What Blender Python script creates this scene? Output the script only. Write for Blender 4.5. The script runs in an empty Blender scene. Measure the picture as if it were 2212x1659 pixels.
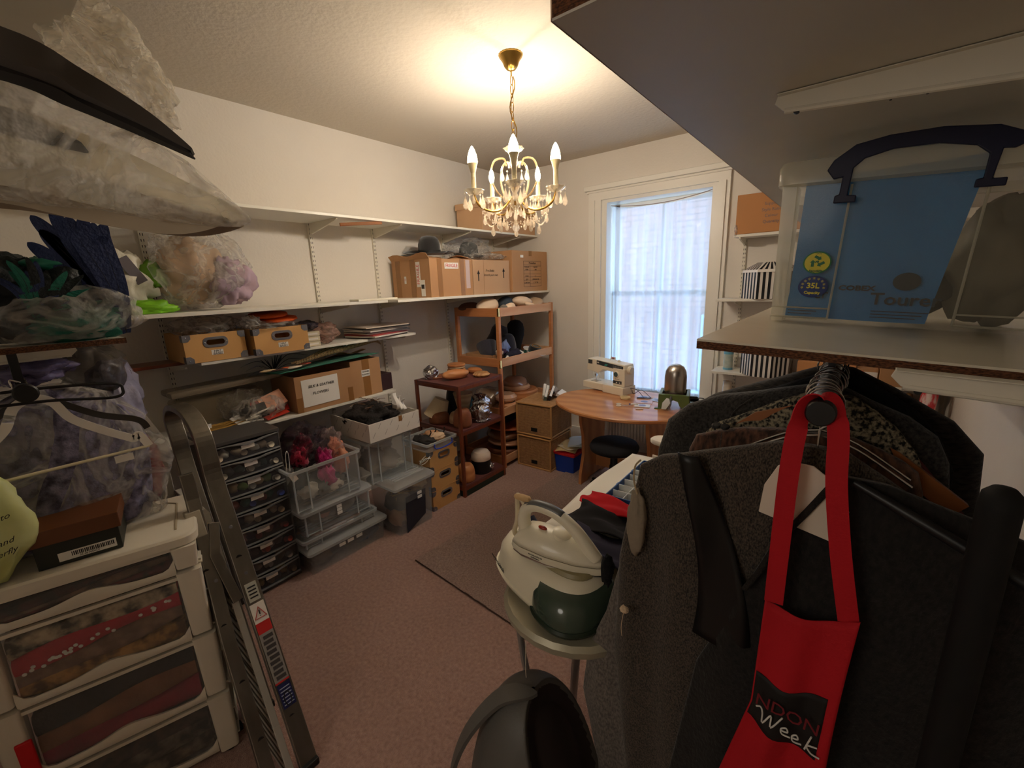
import bpy, bmesh, math, random
from mathutils import Vector, Matrix, Euler, noise as mnoise
S = bpy.context.scene
COL = S.collection
PI = math.pi
rnd = random.Random(7)

# ------------------------------------------------------------------ camera
cam = bpy.data.cameras.new('camera'); camo = bpy.data.objects.new('camera', cam); COL.objects.link(camo)
cam.sensor_fit = 'HORIZONTAL'; cam.sensor_width = 36.0; cam.lens = 36.0 * 930.99 / 2212.0
cam.clip_start = 0.02; cam.clip_end = 60
YAW, PITCH, ROLL = -0.670858, 0.229876, -0.036781
_f = Vector((math.sin(YAW) * math.cos(PITCH), math.cos(YAW) * math.cos(PITCH), -math.sin(PITCH)))
_r = Vector((math.cos(YAW), -math.sin(YAW), 0)); _u = _r.cross(_f)
_r2 = _r * math.cos(ROLL) + _u * math.sin(ROLL); _u2 = _r2.cross(_f)
camo.matrix_world = Matrix(((_r2.x, _u2.x, -_f.x, 0), (_r2.y, _u2.y, -_f.y, 0), (_r2.z, _u2.z, -_f.z, 1.75), (0, 0, 0, 1)))
S.camera = camo

# ------------------------------------------------------------------ world, daylight, exposure
S.view_settings.view_transform = 'Standard'; S.view_settings.look = 'None'
S.view_settings.exposure = EXPO = 1.12; S.view_settings.gamma = 1.0; S.view_settings.use_curve_mapping = False
W = bpy.data.worlds.new('sky'); S.world = W; W.use_nodes = True
bg = W.node_tree.nodes['Background']; bg.inputs[0].default_value = (0.36, 0.64, 1.0, 1); bg.inputs[1].default_value = 6.5

def lamp(name, kind, loc, energy, color, size=0.1, rot=None, **k):
    l = bpy.data.lights.new(name, kind); l.energy = energy; l.color = color
    o = bpy.data.objects.new(name, l); o.location = loc; COL.objects.link(o)
    if kind == 'AREA':
        l.shape = 'RECTANGLE'; l.size = size; l.size_y = k.get('size_y', size)
    else:
        l.shadow_soft_size = size
    if rot: o.rotation_euler = rot
    return o
# a portal in the window opening: it only guides the sampling of the sky, it gives no light of its own
po = lamp('window_portal', 'AREA', (-1.5, 4.36, 1.55), 1, (1, 1, 1), 0.98, (-PI / 2, 0, 0), size_y=1.9)
po.data.cycles.is_portal = True
# unseen fill lamp, added behind the camera to brighten the foreground
lamp('added_fill_lamp', 'POINT', (-.85, -1.5, 2.1), 9, (1.0, .92, .82), .4)

# ------------------------------------------------------------------ helpers
def lin(c):
    c = c / 255.0
    return c / 12.92 if c <= 0.04045 else ((c + 0.055) / 1.055) ** 2.4
def rgb(*c): return (lin(c[0]), lin(c[1]), lin(c[2]), 1)
_mats = {}
def M(name, col=(200, 200, 200), rough=0.6, metal=0.0, var=None, bump=None, alpha=1.0, coat=0.0, emit=None, sheen=0.0, aniso=None, spec=None, trans=0.0, ior=1.45, sss=0.0, wave=None):
    """procedural principled material; var=(scale, colour2, contrast[, stretch]); bump=(scale, strength[, stretch])"""
    if name in _mats: return _mats[name]
    m = bpy.data.materials.new(name); m.use_nodes = True; n = m.node_tree.nodes; L = m.node_tree.links
    b = n['Principled BSDF']; b.inputs['Base Color'].default_value = rgb(*col)
    b.inputs['Roughness'].default_value = rough; b.inputs['Metallic'].default_value = metal
    b.inputs['Alpha'].default_value = alpha; b.inputs['Coat Weight'].default_value = coat
    b.inputs['IOR'].default_value = ior; b.inputs['Transmission Weight'].default_value = trans
    if spec is not None: b.inputs['Specular IOR Level'].default_value = spec
    if sheen: b.inputs['Sheen Weight'].default_value = sheen
    if sss: b.inputs['Subsurface Weight'].default_value = sss; b.inputs['Subsurface Scale'].default_value = 0.02
    if emit: b.inputs['Emission Color'].default_value = rgb(*emit[0]); b.inputs['Emission Strength'].default_value = emit[1]
    tc = n.new('ShaderNodeTexCoord')
    def tex(scale, stretch, kind='noise'):
        mp = n.new('ShaderNodeMapping'); L.new(tc.outputs['Object'], mp.inputs[0]); mp.inputs['Scale'].default_value = stretch or (1, 1, 1)
        t = n.new('ShaderNodeTexNoise' if kind == 'noise' else 'ShaderNodeTexVoronoi'); t.inputs['Scale'].default_value = scale
        L.new(mp.outputs[0], t.inputs['Vector'])
        if kind == 'noise': t.inputs['Detail'].default_value = 4
        return t
    if var:
        t = tex(var[0], var[3] if len(var) > 3 else None)
        r = n.new('ShaderNodeValToRGB'); k = var[2]
        r.color_ramp.elements[0].position = 0.5 - k; r.color_ramp.elements[1].position = 0.5 + k
        r.color_ramp.elements[0].color = rgb(*col); r.color_ramp.elements[1].color = rgb(*var[1])
        L.new(t.outputs[0], r.inputs[0]); L.new(r.outputs[0], b.inputs['Base Color'])
    if wave:  # (scale, colour2, axis, distortion)
        mp = n.new('ShaderNodeMapping'); L.new(tc.outputs['Object'], mp.inputs[0])
        w = n.new('ShaderNodeTexWave'); w.inputs['Scale'].default_value = wave[0]; w.bands_direction = wave[2]; w.inputs['Distortion'].default_value = wave[3]
        w.inputs['Detail'].default_value = 3; w.inputs['Detail Scale'].default_value = 1.5
        L.new(mp.outputs[0], w.inputs['Vector'])
        r = n.new('ShaderNodeValToRGB'); r.color_ramp.elements[0].color = rgb(*col); r.color_ramp.elements[1].color = rgb(*wave[1])
        L.new(w.outputs['Color'], r.inputs[0]); L.new(r.outputs[0], b.inputs['Base Color'])
    if bump:
        t = tex(bump[0], bump[2] if len(bump) > 2 else None)
        bp = n.new('ShaderNodeBump'); bp.inputs['Strength'].default_value = bump[1]; bp.inputs['Distance'].default_value = bump[3] if len(bump) > 3 else 0.01
        L.new(t.outputs[0], bp.inputs['Height']); L.new(bp.outputs[0], b.inputs['Normal'])
    _mats[name] = m
    return m

def tf(M_, p):
    return M_ @ Vector(p) if M_ is not None else Vector(p)
def RT(loc=(0, 0, 0), rot=(0, 0, 0), sc=(1, 1, 1)):
    return Matrix.Translation(loc) @ Euler(rot).to_matrix().to_4x4() @ Matrix.Diagonal((*sc, 1))
class MB:
    def __init__(s): s.v = []; s.f = []; s.mi = []; s.m = 0
    def add(s, vs, fs):
        k = len(s.v); s.v += [tuple(x) for x in vs]; s.f += [tuple(i + k for i in f) for f in fs]; s.mi += [s.m] * len(fs); return s
    def box(s, x0, x1, y0, y1, z0, z1, T=None):
        vs = [tf(T, (x, y, z)) for z in (z0, z1) for y in (y0, y1) for x in (x0, x1)]
        return s.add(vs, [(0, 2, 3, 1), (4, 5, 7, 6), (0, 1, 5, 4), (2, 6, 7, 3), (0, 4, 6, 2), (1, 3, 7, 5)])
    def cbox(s, c, d, T=None): return s.box(c[0] - d[0] / 2, c[0] + d[0] / 2, c[1] - d[1] / 2, c[1] + d[1] / 2, c[2] - d[2] / 2, c[2] + d[2] / 2, T)
    def loft(s, rings, cap0=True, cap1=True, closed=False):
        n = len(rings[0]); vs = [p for r in rings for p in r]; fs = []
        R = len(rings)
        for i in range(R if closed else R - 1):
            for j in range(n):
                a, b_ = i * n + j, i * n + (j + 1) % n; c = ((i + 1) % R) * n + (j + 1) % n; d = ((i + 1) % R) * n + j
                fs.append((a, b_, c, d))
        if not closed:
            if cap0: fs.append(tuple(range(n))[::-1])
            if cap1: fs.append(tuple(range((R - 1) * n, R * n)))
        return s.add(vs, fs)
    def lathe(s, prof, n=24, T=None, cap=True, flute=None):
        rings = []
        for r, z in prof:
            ring = []
            for j in range(n):
                a = 2 * PI * j / n; rr = r * (1 + (flute[1] * math.cos(flute[0] * a) if flute else 0))
                ring.append(tf(T, (rr * math.cos(a), rr * math.sin(a), z)))
            rings.append(ring)
        return s.loft(rings, cap, cap)
    def tube(s, pts, r, n=8, closed=False, cap=True):
        P = [Vector(p) for p in pts]; rings = []; N = len(P); up = None
        for i, p in enumerate(P):
            a = P[(i - 1) % N] if closed or i > 0 else p; b_ = P[(i + 1) % N] if closed or i < N - 1 else p
            t = (b_ - a).normalized()
            if up is None: up = Vector((0, 0, 1)) if abs(t.z) < 0.9 else Vector((1, 0, 0))
            x = t.cross(up)
            if x.length < 1e-5: x = t.orthogonal()
            x.normalize(); y = t.cross(x).normalized(); up = -y if False else up
            up = (x.cross(t)).normalized()
            rr = r[i] if isinstance(r, (list, tuple)) else r
            rings.append([p + (x * math.cos(2 * PI * j / n) + up * math.sin(2 * PI * j / n)) * rr for j in range(n)])
        return s.loft(rings, cap, cap, closed)
    def ribbon(s, pts, w, t, side=None):
        """flat strap along pts, width w along 'side', thickness t"""
        P = [Vector(p) for p in pts]; rings = []
        for i, p in enumerate(P):
            a = P[max(i - 1, 0)]; b_ = P[min(i + 1, len(P) - 1)]; tg = (b_ - a).normalized()
            sd = Vector(side[i] if isinstance(side, list) else side).normalized(); sd = (sd - tg * sd.dot(tg)).normalized(); nn = tg.cross(sd).normalized()
            ww = w[i] if isinstance(w, (list, tuple)) else w
            rings.append([p + sd * ww / 2 + nn * t / 2, p - sd * ww / 2 + nn * t / 2, p - sd * ww / 2 - nn * t / 2, p + sd * ww / 2 - nn * t / 2])
        return s.loft(rings)
    def prism(s, poly, z0, z1, T=None):
        n = len(poly); vs = [tf(T, (x, y, z0)) for x, y in poly] + [tf(T, (x, y, z1)) for x, y in poly]
        fs = [tuple(range(n))[::-1], tuple(range(n, 2 * n))] + [(i, (i + 1) % n, n + (i + 1) % n, n + i) for i in range(n)]
        return s.add(vs, fs)
    def sheet(s, fn, nu, nv, t=0.0):
        """grid fn(u,v)->point; t gives it a thickness"""
        g = [[Vector(fn(i / nu, j / nv)) for j in range(nv + 1)] for i in range(nu + 1)]
        vs = [p for r in g for p in r]; W_ = nv + 1
        fs = [(i * W_ + j, (i + 1) * W_ + j, (i + 1) * W_ + j + 1, i * W_ + j + 1) for i in range(nu) for j in range(nv)]
        if t:
            nn = []
            for i in range(nu + 1):
                for j in range(nv + 1):
                    a = g[min(i + 1, nu)][j] - g[max(i - 1, 0)][j]; b_ = g[i][min(j + 1, nv)] - g[i][max(j - 1, 0)]
                    c = a.cross(b_); nn.append(c.normalized() if c.length > 1e-9 else Vector((0, 0, 1)))
            k = len(vs); vs2 = [p - q * t for p, q in zip(vs, nn)]
            fs2 = [tuple(i + k for i in f[::-1]) for f in fs]
            bd = [i * W_ for i in range(nu + 1)] + [nu * W_ + j for j in range(1, nv + 1)] + [i * W_ + nv for i in range(nu - 1, -1, -1)] + [j for j in range(nv - 1, 0, -1)]
            fr = [(bd[i], bd[i] + k, bd[(i + 1) % len(bd)] + k, bd[(i + 1) % len(bd)]) for i in range(len(bd))]
            return s.add(vs + vs2, fs + fs2 + fr)
        return s.add(vs, fs)
    def blob(s, c, r, seed=0, amp=0.2, freq=2.0, n=20, T=None, flat=None, sq=1.0, crease=0.0):
        """noise-displaced ellipsoid; flat = lowest z (local) ; sq<1 boxier"""
        rings = []
        for i in range(1, n):
            th = PI * i / n; ring = []
            for j in range(2 * n):
                ph = 2 * PI * j / (2 * n)
                d = Vector((math.sin(th) * math.cos(ph), math.sin(th) * math.sin(ph), math.cos(th)))
                k = 1 + amp * mnoise.noise(d * freq + Vector((seed * 3.1, seed * 1.7, 0)))
                if crease: k -= crease * abs(mnoise.noise(d * freq * 2.5 + Vector((seed, 9, seed)))) 
                q = Vector([math.copysign(abs(x) ** sq, x) for x in d])
                p = Vector((q.x * r[0] * k, q.y * r[1] * k, q.z * r[2] * k))
                if flat is not None and p.z < flat: p.z = flat + (p.z - flat) * 0.02
                ring.append(tf(T, p + Vector(c)))
            rings.append(ring)
        return s.loft(rings)
    def build(s, name, mat, parent=None, smooth=False, bevel=0.0, seg=2, loc=None, rot=None, kind=None, label=None):
        me = bpy.data.meshes.new(name); me.from_pydata([tuple(v) for v in s.v], [], s.f)
        for m in (mat if isinstance(mat, (list, tuple)) else [mat]): me.materials.append(m)
        if any(s.mi): me.polygons.foreach_set('material_index', s.mi)
        bm = bmesh.new(); bm.from_mesh(me); bmesh.ops.recalc_face_normals(bm, faces=bm.faces)
        if bevel:
            es = [e for e in bm.edges if len(e.link_faces) == 2 and e.calc_face_angle(0) > 0.6]
            bmesh.ops.bevel(bm, geom=es, offset=bevel, segments=seg, profile=0.5, affect='EDGES', clamp_overlap=True)
        bm.to_mesh(me); bm.free()
        if smooth:
            me.polygons.foreach_set('use_smooth', [True] * len(me.polygons))
            if smooth != 'all': me.set_sharp_from_angle(angle=0.7)
        o = bpy.data.objects.new(name, me); COL.objects.link(o)
        if loc: o.location = loc
        if rot: o.rotation_euler = rot
        if parent: o.parent = parent
        if kind: o['kind'] = kind
        if label: o['label'] = label
        return o
def tag(o, label, cat, group=None):
    o['label'] = label; o['category'] = cat
    if group: o['group'] = group
    return o
def thing(name, label, cat, loc=(0, 0, 0), rz=0.0, group=None, rot=None):
    o = bpy.data.objects.new(name, None); o.empty_display_size = 0.05; COL.objects.link(o)
    o.location = loc; o.rotation_euler = rot if rot else (0, 0, rz)
    return tag(o, label, cat, group)
def struct(name, mb, mat, smooth=False, bevel=0.0, parent=None):
    o = mb.build(name, mat, parent, smooth, bevel)
    if not parent: o['kind'] = 'structure'
    return o
def dup(root, loc=None, rz=None, label=None, group=None):
    r = root.copy(); COL.objects.link(r)
    if loc is not None: r.location = loc
    if rz is not None: r.rotation_euler = (0, 0, rz)
    if label: r['label'] = label
    if group: r['group'] = group
    for ch in root.children:
        c = ch.copy(); COL.objects.link(c); c.parent = r
        for g_ in ch.children:
            d = g_.copy(); COL.objects.link(d); d.parent = c
    return r
def text(name, s, size, mat, parent, loc, rot, ext=0.0004, ax='CENTER', shear=0.0, sp=1.0, sx=1.0, off=0.0):
    cu = bpy.data.curves.new(name, 'FONT'); cu.body = s; cu.size = size; cu.extrude = ext; cu.align_x = ax; cu.align_y = 'CENTER'
    cu.shear = shear; cu.space_character = sp; cu.materials.append(mat); cu.resolution_u = 2; cu.offset = off
    tmp = bpy.data.objects.new(name, cu); me = bpy.data.meshes.new_from_object(tmp); bpy.data.objects.remove(tmp); bpy.data.curves.remove(cu)
    if not me.materials: me.materials.append(mat)
    o = bpy.data.objects.new(name, me); COL.objects.link(o); o.location = loc; o.rotation_euler = rot; o.scale = (sx, 1, 1); o.parent = parent
    return o
def arc(c, r, a0, a1, n, ax='xz'):
    out = []
    for i in range(n + 1):
        a = a0 + (a1 - a0) * i / n; u, v = r * math.cos(a), r * math.sin(a)
        out.append((c[0] + u, c[1], c[2] + v) if ax == 'xz' else (c[0], c[1] + u, c[2] + v) if ax == 'yz' else (c[0] + u, c[1] + v, c[2]))
    return out
def catmull(P, k=6):
    P = [Vector(p) for p in P]; out = []
    for i in range(len(P) - 1):
        a, b, c, d = P[max(i - 1, 0)], P[i], P[i + 1], P[min(i + 2, len(P) - 1)]
        for j in range(k):
            t = j / k; out.append(0.5 * ((2 * b) + (c - a) * t + (2 * a - 5 * b + 4 * c - d) * t * t + (3 * b - a - 3 * c + d) * t ** 3))
    out.append(P[-1]); return out
def rrect(w, h, r, n=4, cx=0, cy=0):
    out = []
    for qx, qy, a0 in ((1, 1, 0), (-1, 1, PI / 2), (-1, -1, PI), (1, -1, 1.5 * PI)):
        for i in range(n + 1):
            a = a0 + PI / 2 * i / n; out.append((cx + qx * (w / 2 - r) + r * math.cos(a), cy + qy * (h / 2 - r) + r * math.sin(a)))
    return out
FY = (PI / 2, 0, 0)          # text facing -y
FX = (PI / 2, 0, PI / 2)     # text facing +x

# common materials
m_wall = M('wall_paint', (232, 226, 216), 0.85, var=(1.5, (222, 214, 202), 0.35), bump=(60, 0.15))
m_white = M('white_gloss_paint', (236, 232, 222), 0.35, bump=(30, 0.05))
m_shelf = M('white_melamine', (232, 228, 216), 0.4)
m_chip = M('chipboard_edge', (120, 76, 46), 0.9, var=(160, (62, 38, 26), 0.12, (1, 1, 3)), bump=(120, 0.6))
m_card = M('brown_cardboard', (190, 146, 104), 0.8, var=(3, (176, 130, 90), 0.3))
m_kraft = M('kraft_board', (216, 168, 106), 0.6, var=(6, (208, 158, 96), 0.3))
m_tape = M('brown_packing_tape', (150, 106, 62), 0.25)
m_steel = M('grey_steel_fitting', (140, 142, 150), 0.35, 0.8)
m_chrome = M('chrome', (215, 215, 215), 0.12, 1.0)
m_alu = M('worn_aluminium', (150, 146, 138), 0.38, 1.0, var=(14, (120, 114, 104), 0.25, (1, 1, .2)), bump=(30, 0.1))
m_black = M('black_plastic', (18, 18, 20), 0.4)
m_paper = M('white_paper', (236, 232, 224), 0.7)
m_ink = M('black_ink', (30, 28, 28), 0.7)
m_red = M('red_print', (200, 40, 40), 0.6)
m_pine = M('varnished_pine', (206, 144, 92), 0.3, wave=(2.2, (184, 118, 70), 'Y', 5), coat=0.3)
m_oak = M('orange_beech', (196, 132, 84), 0.45, var=(5, (178, 112, 66), 0.3, (1, 1, 8)))
m_mahog = M('mahogany_stain', (128, 62, 36), 0.35, var=(6, (98, 44, 26), 0.3, (1, 8, 1)), coat=0.3)
m_wick = M('wicker', (196, 152, 106), 0.7, var=(26, (150, 108, 68), 0.35, (1, 1, 3)), bump=(90, 0.4))
def clear(name, col, alpha, rough=0.12, bump=None):
    m = M(name, col, rough, alpha=alpha, bump=bump, spec=0.7)
    return m
def film(name, col, alpha, rough=0.08, bump=None, tl=0.5):
    """thin plastic film or tissue: clear, glossy, and glowing a little when lit from behind"""
    if name in _mats: return _mats[name]
    m = M(name, col, rough, bump=bump, spec=0.7); n = m.node_tree.nodes; L = m.node_tree.links; b = n['Principled BSDF']; o = n['Material Output']
    t = n.new('ShaderNodeBsdfTranslucent'); t.inputs[0].default_value = rgb(*col); x = n.new('ShaderNodeMixShader'); x.inputs[0].default_value = tl
    L.new(b.outputs[0], x.inputs[1]); L.new(t.outputs[0], x.inputs[2])
    if alpha < 1:
        c = n.new('ShaderNodeBsdfTransparent'); y = n.new('ShaderNodeMixShader'); y.inputs[0].default_value = alpha
        if bump:  # crumpled film: milkier crease bands, also painting in its streak highlights
            tc = n.new('ShaderNodeTexCoord'); q = n.new('ShaderNodeTexNoise'); q.inputs['Scale'].default_value = bump[0] * .38; q.inputs['Detail'].default_value = 3; q.inputs['Distortion'].default_value = 1.6
            r = n.new('ShaderNodeValToRGB'); e = r.color_ramp.elements; e[0].position = .40; e[1].position = .60
            e[0].color = e[1].color = (alpha * .55,) * 3 + (1,); k = e.new(.5); k.color = (min(.8, alpha * 2.2),) * 3 + (1,)
            L.new(tc.outputs['Object'], q.inputs['Vector']); L.new(q.outputs[0], r.inputs[0]); L.new(r.outputs[0], y.inputs[0])
        L.new(c.outputs[0], y.inputs[1]); L.new(x.outputs[0], y.inputs[2]); L.new(y.outputs[0], o.inputs[0])
    else: L.new(x.outputs[0], o.inputs[0])
    return m
m_tub = clear('clear_tub_plastic', (205, 212, 214), 0.16, 0.2)
m_tubrim = film('frosted_rim_plastic', (226, 230, 230), 0.55, 0.3)
m_bag = film('clear_polythene', (236, 232, 224), 0.28, 0.06, bump=(14, 1.0, (1, 1, 1), 0.05))
m_bag2 = film('thin_clear_bag', (236, 234, 228), 0.15, 0.06, bump=(22, 1.0, (1, 1, 1), 0.05))
# ================================================================== the room
XL, XR, YW, YB, ZC = -3.22, 0.56, 4.08, -0.45, 2.92
m_ceil = M('textured_ceiling_paint', (198, 188, 172), 0.9, bump=(42, 0.28, (1, 1, 1), 0.012))
m_carpet = M('dusty_pink_carpet', (196, 156, 140), 1.0, var=(60, (162, 122, 108), 0.22), bump=(260, 0.9, (1, 1, 1), 0.01), sheen=0.3)
struct('floor', MB().box(XL - .1, XR + .1, -2.1, YW + .1, -0.1, 0), m_carpet)
struct('ceiling', MB().box(XL - .1, XR + .1, -2.1, YW + .1, ZC, ZC + 0.1), m_ceil)
struct('wall_left', MB().box(XL - 0.1, XL, -2.1, YW + .1, 0, ZC), m_wall)
struct('wall_right', MB().box(XR, XR + 0.1, -2.1, YW + .1, 0, ZC), m_wall)
struct('wall_back', MB().box(XL, -1.30, YB - 0.1, YB, 0, ZC).box(-.15, XR, YB - .1, YB, 0, ZC).box(-1.30, -.15, YB - .1, YB, 2.15, ZC), m_wall)  # doorway gap, unseen, added so the fill lamp reaches the room
struct('wall_added_hallway', MB().box(XL, XR, -2.1, -2.0, 0, ZC), m_wall)  # unseen end of the hallway added around the fill lamp
# window wall with the opening x -2.02..-1.0, z .60..2.50
WX0, WX1, WZ0, WZ1 = -2.04, -0.985, 0.60, 2.50
struct('wall_window', MB().box(XL, WX0, YW, YW + .34, 0, ZC).box(WX1, XR, YW, YW + .34, 0, ZC).box(WX0, WX1, YW, YW + .34, WZ1, ZC).box(WX0, WX1, YW, YW + .34, 0, WZ0), m_wall)
struct('baseboard_window', MB().box(XL, WX0 - .12, YW - .02, YW, 0, .15).box(WX1 + .12, XR, YW - .02, YW, 0, .15), m_white, bevel=.004)
struct('baseboard_left', MB().box(XL, XL + .02, YB, YW, 0, .15), m_white, bevel=.004)
# window: reveal lining, architrave, cornice, sashes, panes
win = bpy.data.objects.new('window_1', None); COL.objects.link(win); win.location = ((WX0 + WX1) / 2, YW, WZ0); win['kind'] = 'structure'
def wpart(name, mb, mat, **k):
    o = mb.build(name, mat, win, **k); o.location = -win.location; return o
wpart('architrave', MB().box(WX0 - .13, WX0, YW - .03, YW, .5, WZ1).box(WX1, WX1 + .09, YW - .03, YW, .5, WZ1).box(WX0 - .13, WX1 + .09, YW - .03, YW, WZ1, WZ1 + .09)
      , m_white)
wpart('architrave_bead', MB().box(WX0 - .10, WX0 - .06, YW - .045, YW - .03, .5, WZ1 + .0).box(WX1 + .03, WX1 + .06, YW - .045, YW - .03, .5, WZ1 + .0), m_white)
wpart('cornice_moulding', MB().box(WX0 - .17, WX1 + .12, YW - .06, YW, WZ1 + .09, WZ1 + .135).box(WX0 - .15, WX1 + .10, YW - .04, YW, WZ1 + .07, WZ1 + .09), m_white, bevel=.006)
wpart('reveal_lining', MB().box(WX0, WX0 + .05, YW, YW + .3, WZ0, WZ1).box(WX1 - .05, WX1, YW, YW + .3, WZ0, WZ1).box(WX0 + .05, WX1 - .05, YW, YW + .3, WZ1 - .03, WZ1), m_white)
wpart('sill', MB().box(WX0 - .16, WX1 + .12, YW - .08, YW + .3, WZ0 - .05, WZ0), m_white, bevel=.008)
def sash(y, z0, z1, nm):
    x0, x1 = WX0 + .05, WX1 - .05
    f = MB().box(x0, x0 + .045, y, y + .04, z0, z1).box(x1 - .045, x1, y, y + .04, z0, z1).box(x0, x1, y, y + .04, z0, z0 + .045).box(x0, x1, y, y + .04, z1 - .045, z1)
    f.box((x0 + x1) / 2 - .012, (x0 + x1) / 2 + .012, y + .005, y + .035, z0, z1)
    s_ = wpart(nm, f, m_white, bevel=.003)
    for a, b in ((x0 + .045, (x0 + x1) / 2 - .012), ((x0 + x1) / 2 + .012, x1 - .045)):
        p = MB().box(a, b, y + .018, y + .022, z0 + .045, z1 - .045).build('pane', M('window_glass', (225, 238, 245), 0.03, alpha=0.08), s_)
sash(YW + .21, 1.585, WZ1 - .03, 'upper_sash'); sash(YW + .155, WZ0, 1.63, 'lower_sash')

# the neighbouring brick house across the gap outside
m_brick = M('weathered_red_brick', (164, 118, 100), 0.9, var=(6, (140, 104, 92), 0.2)); m_mortar = M('pale_mortar', (186, 176, 164), 0.95)
nb = thing('brick_house', 'red brick side wall of the neighbouring house seen through the sheer curtain', 'building', (-1.5, 6.2, 0))
MB().box(-4.2, 3.2, .012, .3, -2, 6).build('wall', m_mortar, nb)
bm_ = MB(); n_ = 0; z = -0.6
while z < 4.2:
    x = -2.6 + (0.11 if n_ % 2 else 0)
    while x < 2.6:
        d = rnd.uniform(-.004, .004)
        bm_.box(x, x + .213, d - .004, .03, z, z + .064); x += .225
    z += .075; n_ += 1
bm_.build('brick_courses', m_brick, nb, kind='stuff')
MB().box(-.1, .75, -.06, .0, 0.2, 1.25).box(-.18, .83, -.1, 0, 0.1, .2).build('window_bay', M('neighbour_window', (150, 170, 186), 0.3), nb, bevel=.01)
struct('ground_outside', MB().box(-7, 5, YW + .34, 9, -2.1, -2.0), M('yard_concrete', (140, 138, 134), .95))

# radiator under the window
m_rad = M('radiator_enamel', (214, 204, 190), 0.45)
rad = thing('radiator', 'cream ribbed panel radiator under the window behind the pine table', 'radiator', (-1.42, YW - .06, .12))
rb = MB(); k = 0
rb.box(-.5, .5, -.012, 0, 0, .42)
rb.build('panel', m_rad, rad, bevel=.004)
rb = MB()
for i in range(30): rb.box(-.49 + i * .0332, -.49 + i * .0332 + .018, -.028, -.012, .02, .40)
rb.build('rib', m_rad, rad, kind='stuff')
MB().tube([(-.56, 0, .06), (-.56, 0, -.11)], .009).lathe([(.018, 0), (.02, .03), (.016, .06)], 12, RT((-.56, 0, .06))).build('valve', m_white, rad, smooth=True)
MB().tube([(-.56, 0, .08), (-.5, -.006, .08)], .008).tube([(.56, -.002, -.1), (.56, -.002, .05), (.5, -.006, .05)], .008).build('pipe', m_white, rad, smooth=True)

# sheer curtain on a sagging wire
def sheer(nm, x0, x1, y, ztop0, ztop1, sag, zb, lab, seed):
    def fn(u, v):
        x = x0 + (x1 - x0) * u; zt = ztop0 + (ztop1 - ztop0) * u - sag * 4 * u * (1 - u)
        w = min(1, .25 + v * 1.6)
        yy = y + .022 * w * (math.sin(u * 62 + 1.4 * math.sin(u * 9 + seed)) + .6 * math.sin(u * 23 + seed + v))
        return (x + .012 * math.sin(u * 30 + seed) * v, yy, zt + (zb - zt) * v)
    return MB().sheet(fn, 150, 24)
m_sheer = bpy.data.materials.new('sheer_voile'); m_sheer.use_nodes = True
_n = m_sheer.node_tree.nodes; _l = m_sheer.node_tree.links
for q in list(_n): _n.remove(q)
_o = _n.new('ShaderNodeOutputMaterial'); _t = _n.new('ShaderNodeBsdfTransparent'); _d = _n.new('ShaderNodeBsdfTranslucent'); _d2 = _n.new('ShaderNodeBsdfDiffuse')
_t.inputs[0].default_value = (.97, .98, 1, 1); _d.inputs[0].default_value = (.82, .90, 1, 1); _d2.inputs[0].default_value = (.76, .82, .92, 1)
_a = _n.new('ShaderNodeMixShader'); _b = _n.new('ShaderNodeMixShader'); _a.inputs[0].default_value = .3; _b.inputs[0].default_value = .62
_l.new(_d.outputs[0], _a.inputs[1]); _l.new(_d2.outputs[0], _a.inputs[2]); _l.new(_t.outputs[0], _b.inputs[1]); _l.new(_a.outputs[0], _b.inputs[2]); _l.new(_b.outputs[0], _o.inputs[0])
ct = thing('sheer_curtain', 'white sheer voile curtain gathered on a sagging wire across the window', 'curtain', (-1.5, YW + .09, .64))
c1 = sheer('net', WX0 + .06, WX1 - .05, YW + .09, 2.44, 2.455, .045, .64, '', 1.0).build('net', m_sheer, ct, smooth='all'); c1.location = -ct.location
c2 = MB().tube([(WX0 + .06 + (WX1 - .05 - WX0 - .06) * i / 20, YW + .075, 2.45 + .015 * i / 20 - .045 * 4 * (i / 20) * (1 - i / 20)) for i in range(21)], .004, 6).build('wire', M('curtain_wire', (170, 150, 140), .5), ct, smooth=True); c2.location = -ct.location

# rug on the carpet
m_rug = M('mauve_flecked_rug', (196, 164, 148), 1.0, var=(110, (146, 114, 102), 0.2), bump=(300, 1.0, (1, 1, 1), .012), sheen=0.2)
rg = thing('rug', 'thin flecked mauve rug lying on the pink carpet beside the ironing board', 'rug', (-2.08, 1.535, 0), math.radians(-4.2))
def rugfn(u, v): return (1.14 * u, 1.9 * v, .011 + .002 * math.sin(u * 9 + v * 7))
MB().sheet(rugfn, 20, 30, .010).build('pile', m_rug, rg)
MB().tube([(1.14 * i / 30, 0.0, .006 + .001 * math.sin(i * 2)) for i in range(31)], .004, 6).build('worn_edge', M('rug_edge', (70, 48, 40), 1), rg)

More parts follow.
